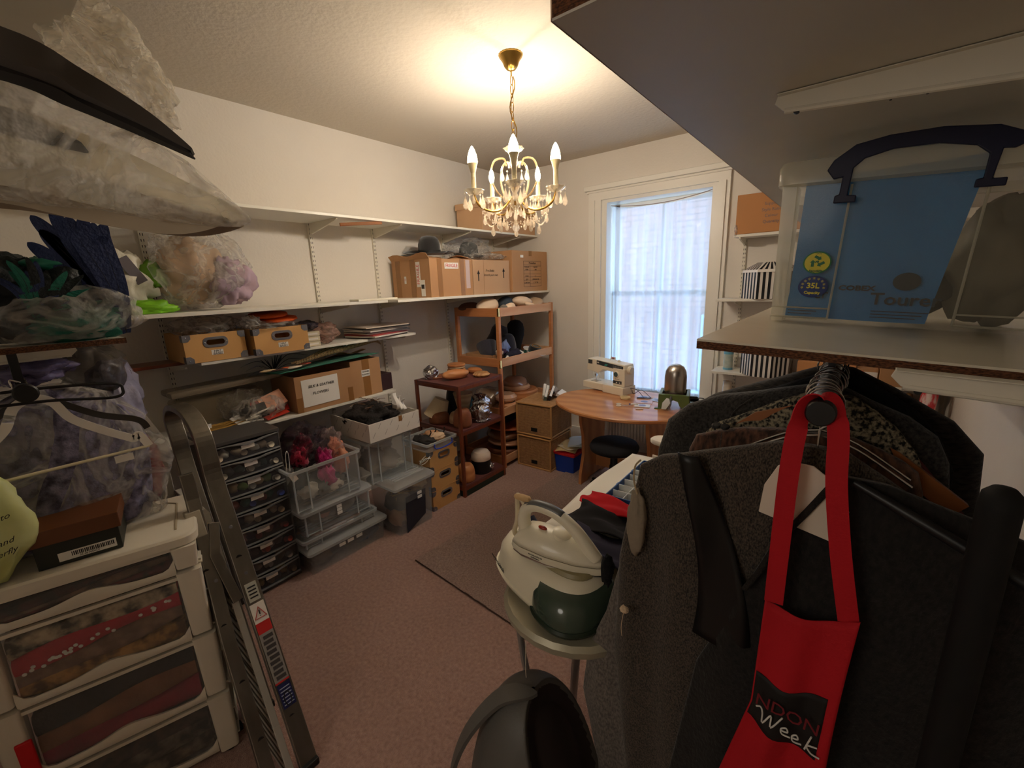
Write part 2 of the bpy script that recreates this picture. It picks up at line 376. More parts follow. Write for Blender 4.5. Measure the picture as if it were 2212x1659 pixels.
# ================================================================== chandelier
CX, CY = -1.574, 2.074
m_brass = M('antique_brass', (196, 158, 84), 0.28, 1.0)
m_crys = film('crystal', (255, 246, 232), .45, .02, None, .45)
m_crys2 = film('cut_crystal', (255, 240, 216), .5, .03, None, .45)
m_dish = M('pressed_glass_dish', (226, 216, 196), .08, alpha=.6, coat=1.0)
m_scroll = M('gilt_glass_scroll', (224, 200, 160), .15, alpha=.75, coat=1.0)
m_cand = M('cream_candle_tube', (240, 230, 196), 0.5)
m_bulb = M('lit_bulb', (255, 244, 220), 0.3, emit=((255, 226, 176), 26.0))
ch = thing('chandelier', 'five armed brass chandelier hung with crystal drops, bulbs lit, on a chain from the ceiling', 'chandelier', (CX, CY, 2.0))
zz = lambda z: z - 2.0
MB().lathe([(.004, zz(2.845)), (.022, zz(2.85)), (.035, zz(2.865)), (.045, zz(2.89)), (.062, zz(2.912)), (.064, zz(2.92))], 40, flute=(20, .03)).build('ceiling_rose', m_brass, ch, smooth='all')
lk = MB()
for i in range(7):
    z0 = zz(2.80) - i * .043; pts = []
    for j in range(10):
        a = 2 * PI * j / 10; u, v = .009 * math.cos(a), .026 * math.sin(a)
        pts.append((u, 0, z0 + v) if i % 2 else (0, u, z0 + v))
    lk.tube(pts, .0022, 5, closed=True)
lk.tube([(0, 0, zz(2.85)), (0, 0, zz(2.82))], .004).build('chain', m_brass, ch, smooth=True)
MB().tube([(.004 + .014 * math.sin(i * .62), .01 * math.cos(i * .5), zz(2.82) - i * .021) for i in range(16)], .003, 6).build('flex', m_brass, ch, smooth=True)
MB().lathe([(.006, zz(2.5)), (.02, zz(2.485)), (.008, zz(2.46)), (.018, zz(2.43)), (.024, zz(2.40)), (.012, zz(2.37)), (.01, zz(2.30)), (.026, zz(2.27)), (.012, zz(2.24)), (.03, zz(2.2)), (.034, zz(2.18)), (.01, zz(2.15)), (.006, zz(2.1))], 24).build('stem', m_dish, ch, smooth=True)
def dish(r, z, T=None, nm='pan'): return MB().lathe([(.012, z), (r * .6, z + .006), (r, z + .026), (r * .97, z + .028), (r * .55, z + .010), (.012, z + .004)], 32, T, flute=(8, .09))
dish(.055, zz(2.445)).build('crown_dish', m_dish, ch, smooth='all')
def drop(mb, x, y, z, h, w):
    mb.lathe([(.0005, z), (w * .35, z - h * .25), (w, z - h * .68), (w * .75, z - h * .9), (.0005, z - h)], 6, RT((x, y, 0)))
    mb.lathe([(.0005, z + .016), (.006, z + .009), (.0005, z + .002)], 6, RT((x, y, 0)))
for k in range(5):
    a = math.radians(-53 + 72 * k); ca, sa = math.cos(a), math.sin(a)
    P = catmull([(.02, .24), (.06, .19), (.12, .155), (.18, .165), (.215, .20), (.235, .235)], 6)
    P = catmull([(ca * r_, sa * r_, z_) for r_, z_ in ((.02, .22), (.06, .17), (.11, .145), (.17, .15), (.215, .18), (.235, .225))], 5)
    arm = MB().tube(P, .0062, 8).build('arm', m_brass, ch, smooth=True)
    up = MB().tube(catmull([(ca * r_, sa * r_, z_) for r_, z_ in ((.045, .20), (.10, .24), (.135, .32), (.115, .40), (.06, .415), (.045, .38))], 5), .0055, 8).build('scroll', m_scroll, ch, smooth=True)
    T = RT((ca * .235, sa * .235, 0))
    dish(.052, .225, T).build('pan', m_dish, ch, smooth='all')
    MB().lathe([(.013, .23), (.013, .335), (.011, .336)], 16, T).build('candle', m_cand, ch, smooth=True)
    led = k in (0, 1, 4)
    if led:
        MB().lathe([(.009, .328), (.012, .335), (.024, .378), (.0275, .385)], 18, T).build('lamp_holder', m_cand, ch, smooth=True)
        pr = [(.0268, .385), (.0275, .398), (.0235, .425), (.014, .452), (.005, .468), (.001, .472)]
    else:
        pr = [(.008, .336), (.0145, .355), (.0165, .37), (.012, .395), (.004, .415), (.001, .42)]
    b = MB().lathe(pr, 18, T).build('bulb', m_bulb, ch, smooth='all')
    dm = MB()
    for j in range(5):
        q = a + math.radians(-72 + 36 * j * 1.0); drop(dm, ca * .235 + .05 * math.cos(a + j * 1.256), sa * .235 + .05 * math.sin(a + j * 1.256), .225, .055 if j % 2 else .075, .012 if j % 2 else .016)
    drop(dm, ca * .18, sa * .18, .135, .065, .012); drop(dm, ca * .12, sa * .12, .135, .06, .012); drop(dm, ca * .07, sa * .07, .36, .06, .012); drop(dm, ca * .10 - sa * .06, sa * .10 + ca * .06, .20, .06, .012)
    dm.build('crystal_drops', m_crys2, ch, kind='stuff')
    # bead swag to the next arm
    a2 = a + math.radians(72); sw = MB()
    for j in range(15):
        t = j / 14; px = ca * .19 * (1 - t) + math.cos(a2) * .19 * t; py = sa * .19 * (1 - t) + math.sin(a2) * .19 * t
        sw.lathe([(.0005, -.0055), (.005, 0), (.0005, .0055)], 6, RT((px, py, .15 - .055 * 4 * t * (1 - t) - .02)))
    for j in range(10):
        t = j / 9; sw.lathe([(.0005, -.0055), (.0048, 0), (.0005, .0055)], 6, RT((ca * (.19 * (1 - t) + .03 * t), sa * (.19 * (1 - t) + .03 * t), .14 - .05 * t - .03 * math.sin(PI * t))))
    sw.build('bead_swag', m_crys2, ch, kind='stuff')
    # lower drops hang on the swag
    d2 = MB(); am = a + math.radians(36); drop(d2, .14 * math.cos(am), .14 * math.sin(am), .085, .065, .014); drop(d2, .09 * ca, .09 * sa, .11, .06, .013); drop(d2, .05 * math.cos(am), .05 * math.sin(am), .17, .06, .012); d2.build('pendant_drop', m_crys2, ch)
    lp = lamp('chandelier_bulb_light', 'POINT', (CX + ca * .235, CY + sa * .235, 2.43), 8.4, (1.0, .89, .76), .022)
MB().lathe([(.001, .085), (.012, .078), (.021, .062), (.021, .052), (.012, .038), (.001, .030)], 10).tube([(0, 0, .084), (0, 0, .12)], .0015, 5).build('base_ball', m_crys, ch)
# ================================================================== left wall shelving
m_slot = M('slot_shadow', (40, 38, 34), .9); m_upr = M('cream_steel_upright', (226, 220, 204), .45)
def upright(y, x, z0, z1, lab, face='x', slots=True):
    t = thing('shelf_upright', lab, 'shelf upright', (x, y, z0), 0 if face == 'x' else -PI / 2, 'slotted uprights')
    MB().box(0, .018, -.0125, .0125, 0, z1 - z0).build('rail', m_upr, t, bevel=.002)
    sm = MB(); z = .03
    while z < z1 - z0 - .03:
        for s_ in (-1, 1): sm.box(.0175, .0186, s_ * .006 - .0017, s_ * .006 + .0017, z, z + .014)
        z += .032
    sm.build('slot', m_slot, t, kind='stuff')
    return t
def bracket(x, y, z, L, lab, rz=0, h=.075, grp='white steel shelf brackets'):
    o = MB()
    p = [(0, 0), (L, 0), (L, -.010), (L * .93, -.018), (.02, -h), (0, -h)]
    o.add([(a, -.006, b) for a, b in p] + [(a, .006, b) for a, b in p], [tuple(range(6)), tuple(range(11, 5, -1))] + [(i, (i + 1) % 6, 6 + (i + 1) % 6, 6 + i) for i in range(6)])
    b = o.build('shelf_bracket', m_upr, bevel=.002); b.location = (x, y, z); b.rotation_euler = (0, 0, rz)
    return tag(b, lab, 'bracket', grp)
UY = (.735, 1.725, 2.265, 3.045, 3.80)
uw = ['beside the green bag', 'above the cream cartons', 'just before the FRAGILE box', 'behind the tall rack', 'in the far corner']
for y, w_ in zip(UY, uw): upright(y, XL, .55, 2.26, 'slotted white steel upright on the left wall, ' + w_)
def board(nm, x0, x1, y0, y1, z0, t, lab, mat=None, cat='shelf'):
    o = MB().box(x0, x1, y0, y1, z0, z0 + t).build(nm, mat or m_shelf, bevel=.002); return tag(o, lab, cat)
board('shelf_board', XL + .02, -2.80, .44, 4.07, 2.225, .018, 'long white shelf board, topmost on the left wall')
board('shelf_board', XL + .02, -2.775, .47, 2.03, 1.640, .020, 'white shelf board at eye height carrying the bagged hat')
board('shelf_board', XL + .02, -2.66, 2.035, 4.07, 1.640, .020, 'white shelf board at eye height carrying three cardboard boxes')
board('shelf_board', XL + .02, -2.87, .80, 2.345, 1.357, .018, 'short white shelf board under the two kraft boxes')
board('shelf_board', XL + .02, -2.815, .50, 2.05, .937, .018, 'lowest white shelf board on the left wall above the drawer tower')
board('shelf_board', XL + .02, -3.0, .50, .84, 1.36, .018, 'dark brown narrow board beside the first kraft box', m_mahog)
for y, w_ in zip(UY[1:], ('first visible from the near end', 'beside the brown wooden strip', 'above the black hat', 'above the far boxes')):
    bracket(XL + .018, y, 2.225, .37, 'white bracket under the topmost left shelf, ' + w_)
for y, w_ in zip(UY[1:], ('by the kraft boxes', 'by the magazines', 'behind the rack top', 'in the far corner')):
    bracket(XL + .018, y, 1.640, .40, 'white bracket under the eye-height left shelf, ' + w_, h=.06)
for y, w_ in zip(UY[:3], ('by the brown board', 'by the small cream cartons', 'by the magazines')):
    bracket(XL + .018, y, 1.357, .30, 'white bracket under the kraft box shelf, ' + w_, h=.05)
for y, w_ in zip(UY[:2], ('near the straw bundle', 'behind the silk and leather box')):
    bracket(XL + .018, y, .937, .36, 'white bracket under the lowest left shelf, ' + w_, h=.05)
o = MB().cbox((0, 0, 0), (.30, .018, .022)).build('wooden_strip', M('brown_batten', (150, 92, 48), .6), bevel=.002)
o.location = (-2.86, 1.93, 2.205); o.rotation_euler = (0, -.08, math.radians(72)); tag(o, 'brown wooden strip sticking out under the topmost left shelf', 'batten')
MB_ = MB().cbox((0, 0, 0), (.12, .34, .014)); o = MB_.build('spare_shelf_track', m_upr, bevel=.002); o.location = (-2.86, 1.97, 1.668); tag(o, 'spare white metal shelf tracks lying before the FRAGILE box', 'shelf track')

# ---------- cardboard boxes
def carton(lab, x0, x1, y0, y1, z0, z1, grp=None, mat=None, tape=True, open_=False, cat='cardboard box', name='cardboard_box'):
    t = thing(name, lab, cat, ((x0 + x1) / 2, (y0 + y1) / 2, z0), 0, grp)
    a, b, h = (x1 - x0) / 2, (y1 - y0) / 2, z1 - z0
    mm = mat or m_card
    if open_:
        w = .005
        MB().box(-a, a, -b, b, 0, w).box(-a, -a + w, -b, b, w, h).box(a - w, a, -b, b, w, h).box(-a + w, a - w, -b, -b + w, w, h).box(-a + w, a - w, b - w, b, w, h).build('body', mm, t)
    else:
        MB().box(-a, a, -b, b, 0, h).build('body', mm, t, bevel=.003)
        if tape: MB().box(-a - .001, a + .001, -.025, .025, h - .05, h + .001).build('tape', m_tape, t)
    return t, a, b, h
# FRAGILE box
t, a, b, h = carton('open torn cardboard box with red FRAGILE stickers under the black hat', -3.18, -2.70, 2.40, 2.895, 1.66, 1.965, open_=True)
for yy in (-.14, .12): MB().box(a, a + .0015, yy - .025, yy + .025, 0.0, h).build('tape', m_tape, t)
for xx in (-.16, .03): MB().box(xx - .03, xx + .03, -b - .0015, -b, 0.0, h).build('tape', m_tape, t)
def flap(p0, p1, out, up, parent, mat=m_card, nm='flap'):
    p0, p1, o_ = Vector(p0), Vector(p1), Vector(out)
    def fn(u, v): 
        p = p0.lerp(p1, u) + o_ * v + Vector((0, 0, up * v)); p.z += .012 * math.sin(u * 9) * v; return p
    return MB().sheet(fn, 8, 3, .004).build(nm, mat, parent)
flap((-a, -b, h), (a, -b, h), (0, -.03, 0), .035, t); flap((a, -b, h), (a, b, h), (-.10, 0, 0), .015, t); flap((-a, b, h), (a, b, h), (0, -.12, 0), .02, t)
flap((-a, -b, h), (-a, b, h), (.10, 0, 0), .03, t)
def sticker(parent, s, w, hh, x, y, z, face='x', col=m_red, size=.03, back=m_paper, rotz=0.0, nm='sticker', tx=1.0):
    st = MB()
    if face == 'x': st.box(x, x + .001, y - w / 2, y + w / 2, z - hh / 2, z + hh / 2)
    else: st.box(x - w / 2, x + w / 2, y - .001, y, z - hh / 2, z + hh / 2)
    k = st.build(nm, back, parent)
    if s:
        r_ = Matrix.Rotation(0, 4, 'X'); 
        if face == 'x': text('lettering', s, size, col, k, (x + .0015, y, z), (PI / 2, rotz, PI / 2) if not rotz else (PI / 2, -rotz, PI / 2), sx=tx)
        else: text('lettering', s, size, col, k, (x, y - .0015, z), (PI / 2, rotz, 0), sx=tx)
    return k
sticker(t, 'FRAGILE', .16, .05, a + .0016, -.005, h - .055, size=.042, tx=.9)
k = sticker(t, '', .05, .20, 0, -b - .002, h - .12, face='y'); k.location.x = .10
tt = text('lettering', 'FRAGILE', .045, m_red, k, (0, -b - .0036, h - .12), (PI / 2, -PI / 2, 0), sx=.95)
k = sticker(t, '', .05, .13, 0, -b - .0025, h - .23, face='y'); k.location.x = .15
bc = MB()
for i in range(9): bc.box(.132 + i * .004, .134 + i * .004, -b - .0045, -b - .0035, h - .235, h - .20)
bc.build('barcode', m_ink, t, kind='stuff')
k = sticker(t, 'F', .025, .06, -.07, -b - .002, h - .16, face='y', size=.03)
MB().box(a, a + .001, .165, .215, .06, .30).build('label', M('lilac_label', (206, 186, 186), .7), t)
# second box
t, a, b, h = carton('plain cardboard box with two printed up arrows and handwriting between two bigger boxes', -3.18, -2.70, 2.905, 3.425, 1.66, 1.965, tape=False, mat=M('pale_cardboard', (200, 164, 128), .8, var=(3, (190, 150, 114), .3)))
def arrow(parent, x, y, z, s_):
    MB().box(x, x + .001, y - .006 * s_, y + .006 * s_, z - .05 * s_, z + .01).add([(x + .001, y - .02 * s_, z + .01), (x + .001, y + .02 * s_, z + .01), (x + .001, y, z + .045 * s_)], [(0, 1, 2)]).build('arrow', m_ink, parent)
arrow(t, a, -.19, .17, 1); arrow(t, a, .17, .19, 1)
text('handwriting', 'Pre-Soaks', .030, m_ink, t, (a + .001, -.03, .21), FX, shear=.3); text('handwriting', 'Stretch your own', .028, m_ink, t, (a + .001, -.02, .17), FX, shear=.3)
MB().box(-a, -a + .0, 0, 0, 0, 0)
MB().box(a, a + .0008, -.118, -.116, 0, h).build('seam', m_tape, t)
# third box
t, a, b, h = carton('tall cardboard box with a printed table label, in the far corner of the eye-height shelf', -3.18, -2.675, 3.44, 4.055, 1.66, 2.062)
g_ = MB(); 
for r0, r1 in ((.28, .315), (.225, .262), (.19, .225), (.155, .19), (.12, .155), (.085, .12), (.05, .085)):
    pass
rows = [.30, .262, .245, .21, .175, .145, .112, .08, .048]
for i, z in enumerate(rows): g_.box(a, a + .0008, -.12, .19, z, z + .0025)
for y in (-.12, -.01, .188): g_.box(a, a + .0008, y, y + .0025, .05, .262)
for y in (-.12, .188): g_.box(a, a + .0008, y, y + .0025, .262, .30)
g_.build('printed_table', m_ink, t, kind='stuff')
text('lettering', 'ModelSize', .03, m_ink, t, (a + .001, .035, .283), FX)
for i, (p, q) in enumerate((('COLOR', 'BLACK'), ('ITEM', 'LIN'), ('STYLE', '2'), ('QTY', 'GERMAN W'), ('CARTON', '1 25 * 40'))):
    z = (.252, .226, .16, .128, .096)[i] - .008
    text('lettering', p, .022, m_ink, t, (a + .001, -.065, z), FX); text('lettering', q, .022, m_ink, t, (a + .001, .09, z), FX)
MB().box(a, a + .001, -.17, -.12, .335, .36).build('label', m_paper, t)
# top-shelf box
t, a, b, h = carton('closed cardboard box printed with large letters on the topmost left shelf behind the chandelier', -3.15, -2.82, 3.20, 4.05, 2.243, 2.50, mat=M('pale_cardboard', (200, 164, 128), .8), tape=False)
text('lettering', 'addox', .12, m_ink, t, (a + .001, -.14, .09), FX, off=-.001); MB().box(-a - .01, a + .01, -b - .01, b + .01, h - .05, h + .005).build('lid', _mats['pale_cardboard'], t, bevel=.003)
# hats
m_felt = M('black_felt', (34, 32, 32), .95, sheen=.5, bump=(200, .2))
def hat(lab, loc, R, r, hgt, mat, band=None, rot=None, brimdrop=-.012, name='brimmed_hat', roll=.01):
    t = thing(name, lab, 'hat', loc, rot=rot)
    MB().lathe([(r * .98, 0), (r, .02), (r * .97, hgt * .5), (r * .85, hgt * .78), (r * .6, hgt * .95), (r * .2, hgt), (.001, hgt)], 36, cap=False).build('crown', mat, t, smooth='all')
    def fn(u, v):
        a = u * 2 * PI; rr = r * .97 + (R - r) * v; return (rr * math.cos(a), rr * .9 * math.sin(a) if False else rr * math.sin(a), brimdrop * math.sin(v * PI) + roll * v * v * (1 + .8 * math.cos(2 * a)))
    MB().sheet(fn, 40, 8, .003).build('brim', mat, t, smooth='all')
    if band: MB().lathe([(r * 1.01, .004), (r * 1.01, .03), (r * .99, .03), (r * .99, .004)], 36).build('hat_band', band, t, smooth=True)
    return t
hat('black felt hat with a wide curled brim resting on the FRAGILE box', (-2.91, 2.60, 2.02), .225, .095, .145, m_felt, M('black_ribbon', (22, 22, 22), .6), rot=(.06, .08, 0), roll=.012)
hat('dark grey hat inside a clear bag on the middle cardboard box', (-2.92, 3.09, 2.015), .145, .09, .125, M('grey_hat_felt', (66, 66, 66), .9), rot=(-.05, .1, 0))
def bagblob(lab, c, r, seed, name='clear_bag', mat=None, amp=.35, freq=2.6, flat=None, rot=(0, 0, 0), crease=.18, n=22, cat='plastic bag', grp=None):
    o = MB().blob((0, 0, 0), r, seed, amp, freq, n, flat=flat, crease=crease).build(name, mat or m_bag, smooth='all')
    o.location = c; o.rotation_euler = rot; return tag(o, lab, cat, grp)
bagblob('clear plastic bag wrapped loosely round the dark grey hat', (-2.90, 3.07, 2.07), (.19, .25, .10), 3, flat=-.085, mat=m_bag2)
bagblob('crumpled clear plastic on top of the middle cardboard box edge', (-2.80, 3.18, 2.0), (.12, .26, .035), 5, flat=-.02)
# bagged beige hat on the near end of the eye-height shelf
t = thing('bagged_hat', 'large clear bag knotted around a beige hat and lilac tissue on the eye-height shelf', 'plastic bag', (-2.97, .92, 1.665))
MB().blob((-.03, -.04, .21), (.13, .17, .19), 2, .25, 1.6, 24, flat=-.18, crease=.1).build('beige_hat', M('beige_felt', (200, 172, 142), .9, var=(5, (176, 146, 118), .3)), t, smooth='all')
MB().blob((.06, .12, .15), (.10, .12, .14), 7, .45, 1.6, 20, flat=-.13, crease=.4).build('lilac_tissue', M('lilac_tissue', (168, 150, 176), .8, var=(7, (186, 158, 164), .3)), t, smooth='all')
MB().blob((0, 0, .235), (.205, .26, .24), 4, .18, 2.2, 26, flat=-.23, crease=.14).build('bag', m_bag, t, smooth='all')
MB().blob((.06, .07, .475), (.05, .12, .05), 9, .5, 3, 14, crease=.3).build('knot', m_bag, t, smooth='all')
# white / green carrier bag
t = thing('carrier_bag', 'white and lime green carrier bag slumped on the shelf beside the bagged hat', 'carrier bag', (-3.0, .60, 1.662))
m_lime = M('lime_print', (130, 196, 40), .45, bump=(12, .6)); m_wb = M('white_carrier', (222, 218, 202), .4, bump=(12, .8))
MB().blob((0, -.03, .16), (.10, .13, .17), 3, .4, 2.2, 18, flat=-.155, crease=.3).build('bag', m_wb, t, smooth='all')
MB().blob((.07, .04, .02), (.07, .12, .045), 6, .5, 2.6, 14, flat=-.02, crease=.3).build('green_fold', m_lime, t, smooth='all')
MB().blob((.04, .10, .20), (.035, .075, .07), 8, .4, 2.6, 12, crease=.3).build('green_corner', M('dark_lime', (96, 140, 30), .5), t, smooth='all')
MB().cbox((0, 0, 0), (.006, .05, .14)).build('grey_leaf', M('grey_print', (110, 104, 110), .5), t, loc=(.09, .0, .22), rot=(.5, .1, 0))

# kraft boxes with steel corners
def kraft(lab, x1, y0, y1, z0, h, depth, txt, grp=None, hole=True, face=1, name='kraft_box', open_=True, ins=m_kraft):
    t = thing(name, lab, 'storage box', (x1, (y0 + y1) / 2, z0), 0, grp); b = (y1 - y0) / 2; w = .004
    fr = MB(); hz = h * .68; hw, hh = .046, .0145
    # front panel with a real slot
    fr.box(-w, 0, -b, -hw, 0, h).box(-w, 0, hw, b, 0, h).box(-w, 0, -hw, hw, 0, hz - hh).box(-w, 0, -hw, hw, hz + hh, h)
    fr.box(-depth, -w, -b, -b + w, 0, h).box(-depth, -w, b - w, b, 0, h).box(-depth, -depth + w, -b + w, b - w, 0, h).box(-depth, -w, -b + w, b - w, 0, w)
    if not open_: fr.box(-depth - .002, .002, -b - .002, b + .002, h, h + .004)
    fr.build('body', m_kraft, t)
    g = MB(); outer = rrect(hw * 2 + .034, hh * 2 + .03, hh + .012, 6); inner = rrect(hw * 2, hh * 2, hh * .98, 6); n = len(outer)
    vs = [(.0, p[0], hz + p[1]) for p in outer] + [(.0, p[0], hz + p[1]) for p in inner] + [(.003, p[0], hz + p[1]) for p in outer] + [(.003, p[0], hz + p[1]) for p in inner]
    fs = []
    for i in range(n):
        j = (i + 1) % n; fs += [(2 * n + i, 2 * n + j, 3 * n + j, 3 * n + i), (i, j, 2 * n + j, 2 * n + i), (n + i, n + j, 3 * n + j, 3 * n + i)]
    g.add(vs, fs); hd = g.build('handle_plate', m_steel, t)
    for s_ in (-1, 1): MB().lathe([(.004, 0), (.003, .002), (.001, .003)], 10, RT((.003, s_ * (hw + .009), hz), (0, PI / 2, 0))).build('rivet', m_chrome, hd)
    for sy in (-1, 1):
        for z_, sz in ((0, 1), (h, -1)):
            c = MB(); L = .038
            q = [(0, 0), (L, 0), (L, L * .6), (L * .6, L), (0, L)]
            vs = [(.0022, sy * (b - u + .001), z_ + sz * v) for u, v in q] + [(-.001, sy * (b - u + .001), z_ + sz * v) for u, v in q]
            c.add(vs, [(0, 1, 2, 3, 4), (9, 8, 7, 6, 5)] + [(i, (i + 1) % 5, 5 + (i + 1) % 5, 5 + i) for i in range(5)])
            c.box(-L, .002, sy * (b + .001) - .001, sy * (b + .001) + .001, min(z_, z_ + sz * L), max(z_, z_ + sz * L))
            cc = c.build('corner_fitting', m_steel, t)
            MB().lathe([(.004, 0), (.003, .002), (.001, .003)], 10, RT((.002, sy * (b - .014), z_ + sz * .014), (0, PI / 2, 0))).build('rivet', m_chrome, cc)
    if txt:
        MB().box(.0, .0015, -.03, .03, h * .22, h * .40).build('label', m_paper, t)
        for i, s_ in enumerate(txt): text('handwriting', s_, .018, m_ink, t, (.002, 0, h * (.35 - .09 * i)), FX, shear=.2)
    return t
kraft('kraft storage box with steel corners labelled HAT BASES, first on its shelf', -2.865, .735, 1.045, 1.376, .158, .33, ['HAT', 'BASES'])
kraft('kraft storage box with steel corners under orange hat discs', -2.815, 1.075, 1.405, 1.376, .158, .33, ['HAT', 'BASES'])
bagblob('clear crumpled bag of grey hat bases heaped in the first kraft box', (-3.02, .90, 1.57), (.14, .17, .075), 11, flat=-.06)
m_or = M('orange_sinamay', (232, 96, 24), .6, bump=(120, .4))
for i, (dx, dy, dz, r_) in enumerate(((0, -.01, 1.605, .115), (.01, .04, 1.575, .12))):
    o = MB().lathe([(.001, .016), (r_ * .5, .018), (r_ * .95, .012), (r_, 0), (r_ * .9, -.006), (.001, -.004)], 36).build('hat_base_disc', m_or, smooth='all')
    o.location = (-2.97 + dx, 1.25 + dy, dz); o.rotation_euler = (.05, .1, 0)
    tag(o, ('upper' if i == 0 else 'lower') + ' orange woven hat disc on the second kraft box', 'hat base')
bagblob('clear bag bunched under the orange hat discs', (-2.95, 1.22, 1.545), (.15, .17, .03), 13, flat=-.02)
bagblob('knot of shiny clear bag beside the orange discs', (-2.88, 1.10, 1.575), (.04, .05, .04), 14, amp=.6)
# little cream cartons, pink bags, magazines
for i in range(3):
    o = MB().box(-.10, 0, -.055, .055, 0, .032).build('cream_carton', M('cream_card', (214, 204, 176), .7), bevel=.002); o.location = (-2.90, 1.475, 1.376 + i * .034)
    MB().box(0, .001, -.04, .04, .010, .022).build('label', m_paper, o)
    tag(o, ('bottom', 'middle', 'top')[i] + ' one of three flat cream cartons beside the second kraft box', 'carton')
bagblob('clear bag of pinkish trimmings behind the cream cartons', (-3.0, 1.60, 1.45), (.11, .12, .075), 17, mat=film('pink_bag', (214, 176, 160), .6, .2, bump=(14, 1, (1, 1, 1), .02)))
bagblob('clear bag of dark ribbon on the cream cartons', (-2.96, 1.46, 1.515), (.07, .09, .035), 18, mat=clear('dark_bag', (60, 52, 66), .75, .15, bump=(14, 1, (1, 1, 1), .02)))
mc = [(70, 66, 70), (226, 214, 200), (170, 60, 54), (226, 214, 200), (90, 88, 90), (200, 190, 180), (220, 210, 200), (60, 60, 64), (214, 196, 178)]
for i, c_ in enumerate(mc):
    o = MB().box(-.15, .15, -.20, .20, 0, .009).build('magazine', M('magazine_%d_%d_%d' % c_, c_, .4), bevel=.001)
    o.location = (-3.02 + rnd.uniform(-.02, .03), 2.07 + rnd.uniform(-.03, .03), 1.376 + i * .0098); o.rotation_euler = (0, 0, rnd.uniform(-.25, .25))
    MB().box(-.145, .145, -.195, .195, .0012, .0078).build('pages', m_paper, o)
    tag(o, ('bottom', 'second lowest', 'third lowest', 'fourth lowest', 'middle', 'fourth highest', 'third highest', 'second highest', 'topmost')[i] + ' magazine in the loose pile ending the kraft box shelf', 'magazine', 'magazines in the loose pile')

# ---------- lowest shelf
t, a, b, h = carton('open cardboard box with a taped handwritten sheet about silk and leather flowers', -3.17, -2.82, 1.27, 1.685, .957, 1.20, open_=True)
def note(u, v): return (a + .002 + .003 * math.sin(u * 3), -.165 + .26 * u, .03 + .185 * v + .004 * u)
k = MB().sheet(note, 6, 4, .001).build('paper_sheet', m_paper, t)
text('handwriting', 'SILK & LEATHER', .026, m_ink, k, (a + .0065, -.03, .165), FX, shear=.2); text('handwriting', 'FLOWERS', .026, m_ink, k, (a + .0065, -.04, .115), FX, shear=.2)
for yy in (-.19, .185): MB().box(a, a + .001, yy - .02, yy + .02, .0, .10).build('tape', m_tape, t)
t2, a, b, h = carton('taped brown cardboard box with a small label, next to the silk and leather box', -3.17, -2.84, 1.69, 1.945, .957, 1.235, tape=False)
MB().box(a, a + .001, -.03, .03, .0, h).build('tape', m_tape, t2)
MB().box(a, a + .002, -.04, .03, .15, .20).build('label', m_paper, t2)
text('handwriting', 'FEATHER', .014, m_ink, t2, (a + .003, -.005, .185), FX); text('handwriting', 'FLOWERS', .014, m_ink, t2, (a + .003, -.005, .165), FX)
flap((-a, -b, h), (-a, b, h), (.16, 0, 0), .04, t2); 
o = MB().box(-3.10, -2.93, 2.0, 2.045, .957, .958).box(-.0, .0, 0, 0, 0, 0)
o = MB().box(-.09, .09, -.055, .055, 0, .13).build('dark_carton', M('dark_plum_card', (56, 34, 36), .5), bevel=.003); o.location = (-2.96, 2.01, .957); tag(o, 'small dark plum carton at the end of the lowest left shelf', 'carton')
m_mat = M('green_cutting_mat', (28, 110, 92), .5)
mt = thing('cutting_mat', 'green gridded cutting mat laid across the silk and leather box', 'cutting mat', (-2.96, 1.60, 1.246), rot=(.03, -.07, .02))
MB().box(-.15, .15, -.42, .33, 0, .003).build('mat', m_mat, mt)
gl = MB()
for i in range(7): gl.box(-.135 + i * .045, -.134 + i * .045, -.4, .31, .003, .0034)
for i in range(16): gl.box(-.135, .135, -.4 + i * .0473, -.399 + i * .0473, .003, .0034)
gl.build('grid_line', M('pale_line', (190, 215, 190), .6), mt, kind='stuff')
# feathers: barred pheasant tails + black plume
m_ph = M('barred_feather', (196, 160, 106), .8, wave=(26, (52, 36, 24), 'Y', 1.5)); m_bf = M('black_feather', (20, 20, 24), .6)
def feather(name, pts, w, mat, lab, grp=None, side=(0, 0, 1), parent=None, vane=True):
    P = catmull(pts, 7); N = len(P)
    ww = [w * (math.sin(PI * min(1, .08 + .92 * i / (N - 1))) ** .6 if i < N - 1 else .05) for i in range(N)]
    o = MB().ribbon(P, ww, .0012, side).build(name, mat, parent)
    MB().tube(P, [.0016 * (1 - .8 * i / N) for i in range(N)], 5).build('quill', M('quill', (214, 190, 150), .5) if mat is m_ph else M('dark_quill', (24, 28, 44), .5), o)
    if not parent: tag(o, lab, 'feather', grp)
    return o
for i, (p, l_) in enumerate(((([-2.90, 1.40, 1.27], [-2.95, 1.62, 1.32], [-3.0, 1.80, 1.335], [-3.05, 1.93, 1.34]), 'upper'), (([-2.88, 1.30, 1.262], [-2.9, 1.60, 1.29], [-2.93, 1.85, 1.31], [-2.98, 2.02, 1.315], [-3.05, 2.12, 1.27]), 'longest curling'), (([-2.86, 1.32, 1.258], [-2.88, 1.5, 1.285], [-2.95, 1.72, 1.31], [-3.0, 1.88, 1.32]), 'lower'))):
    feather('pheasant_feather', [[q[0], q[1], q[2] + .025] for q in p], .032, m_ph, l_ + ' barred pheasant tail feather lying over the green cutting mat', side=(.5, 0, 1))
pl = thing('black_plume', 'spiky tuft of black feathers sticking up over the green cutting mat', 'feather', (-2.92, 1.20, 1.25))
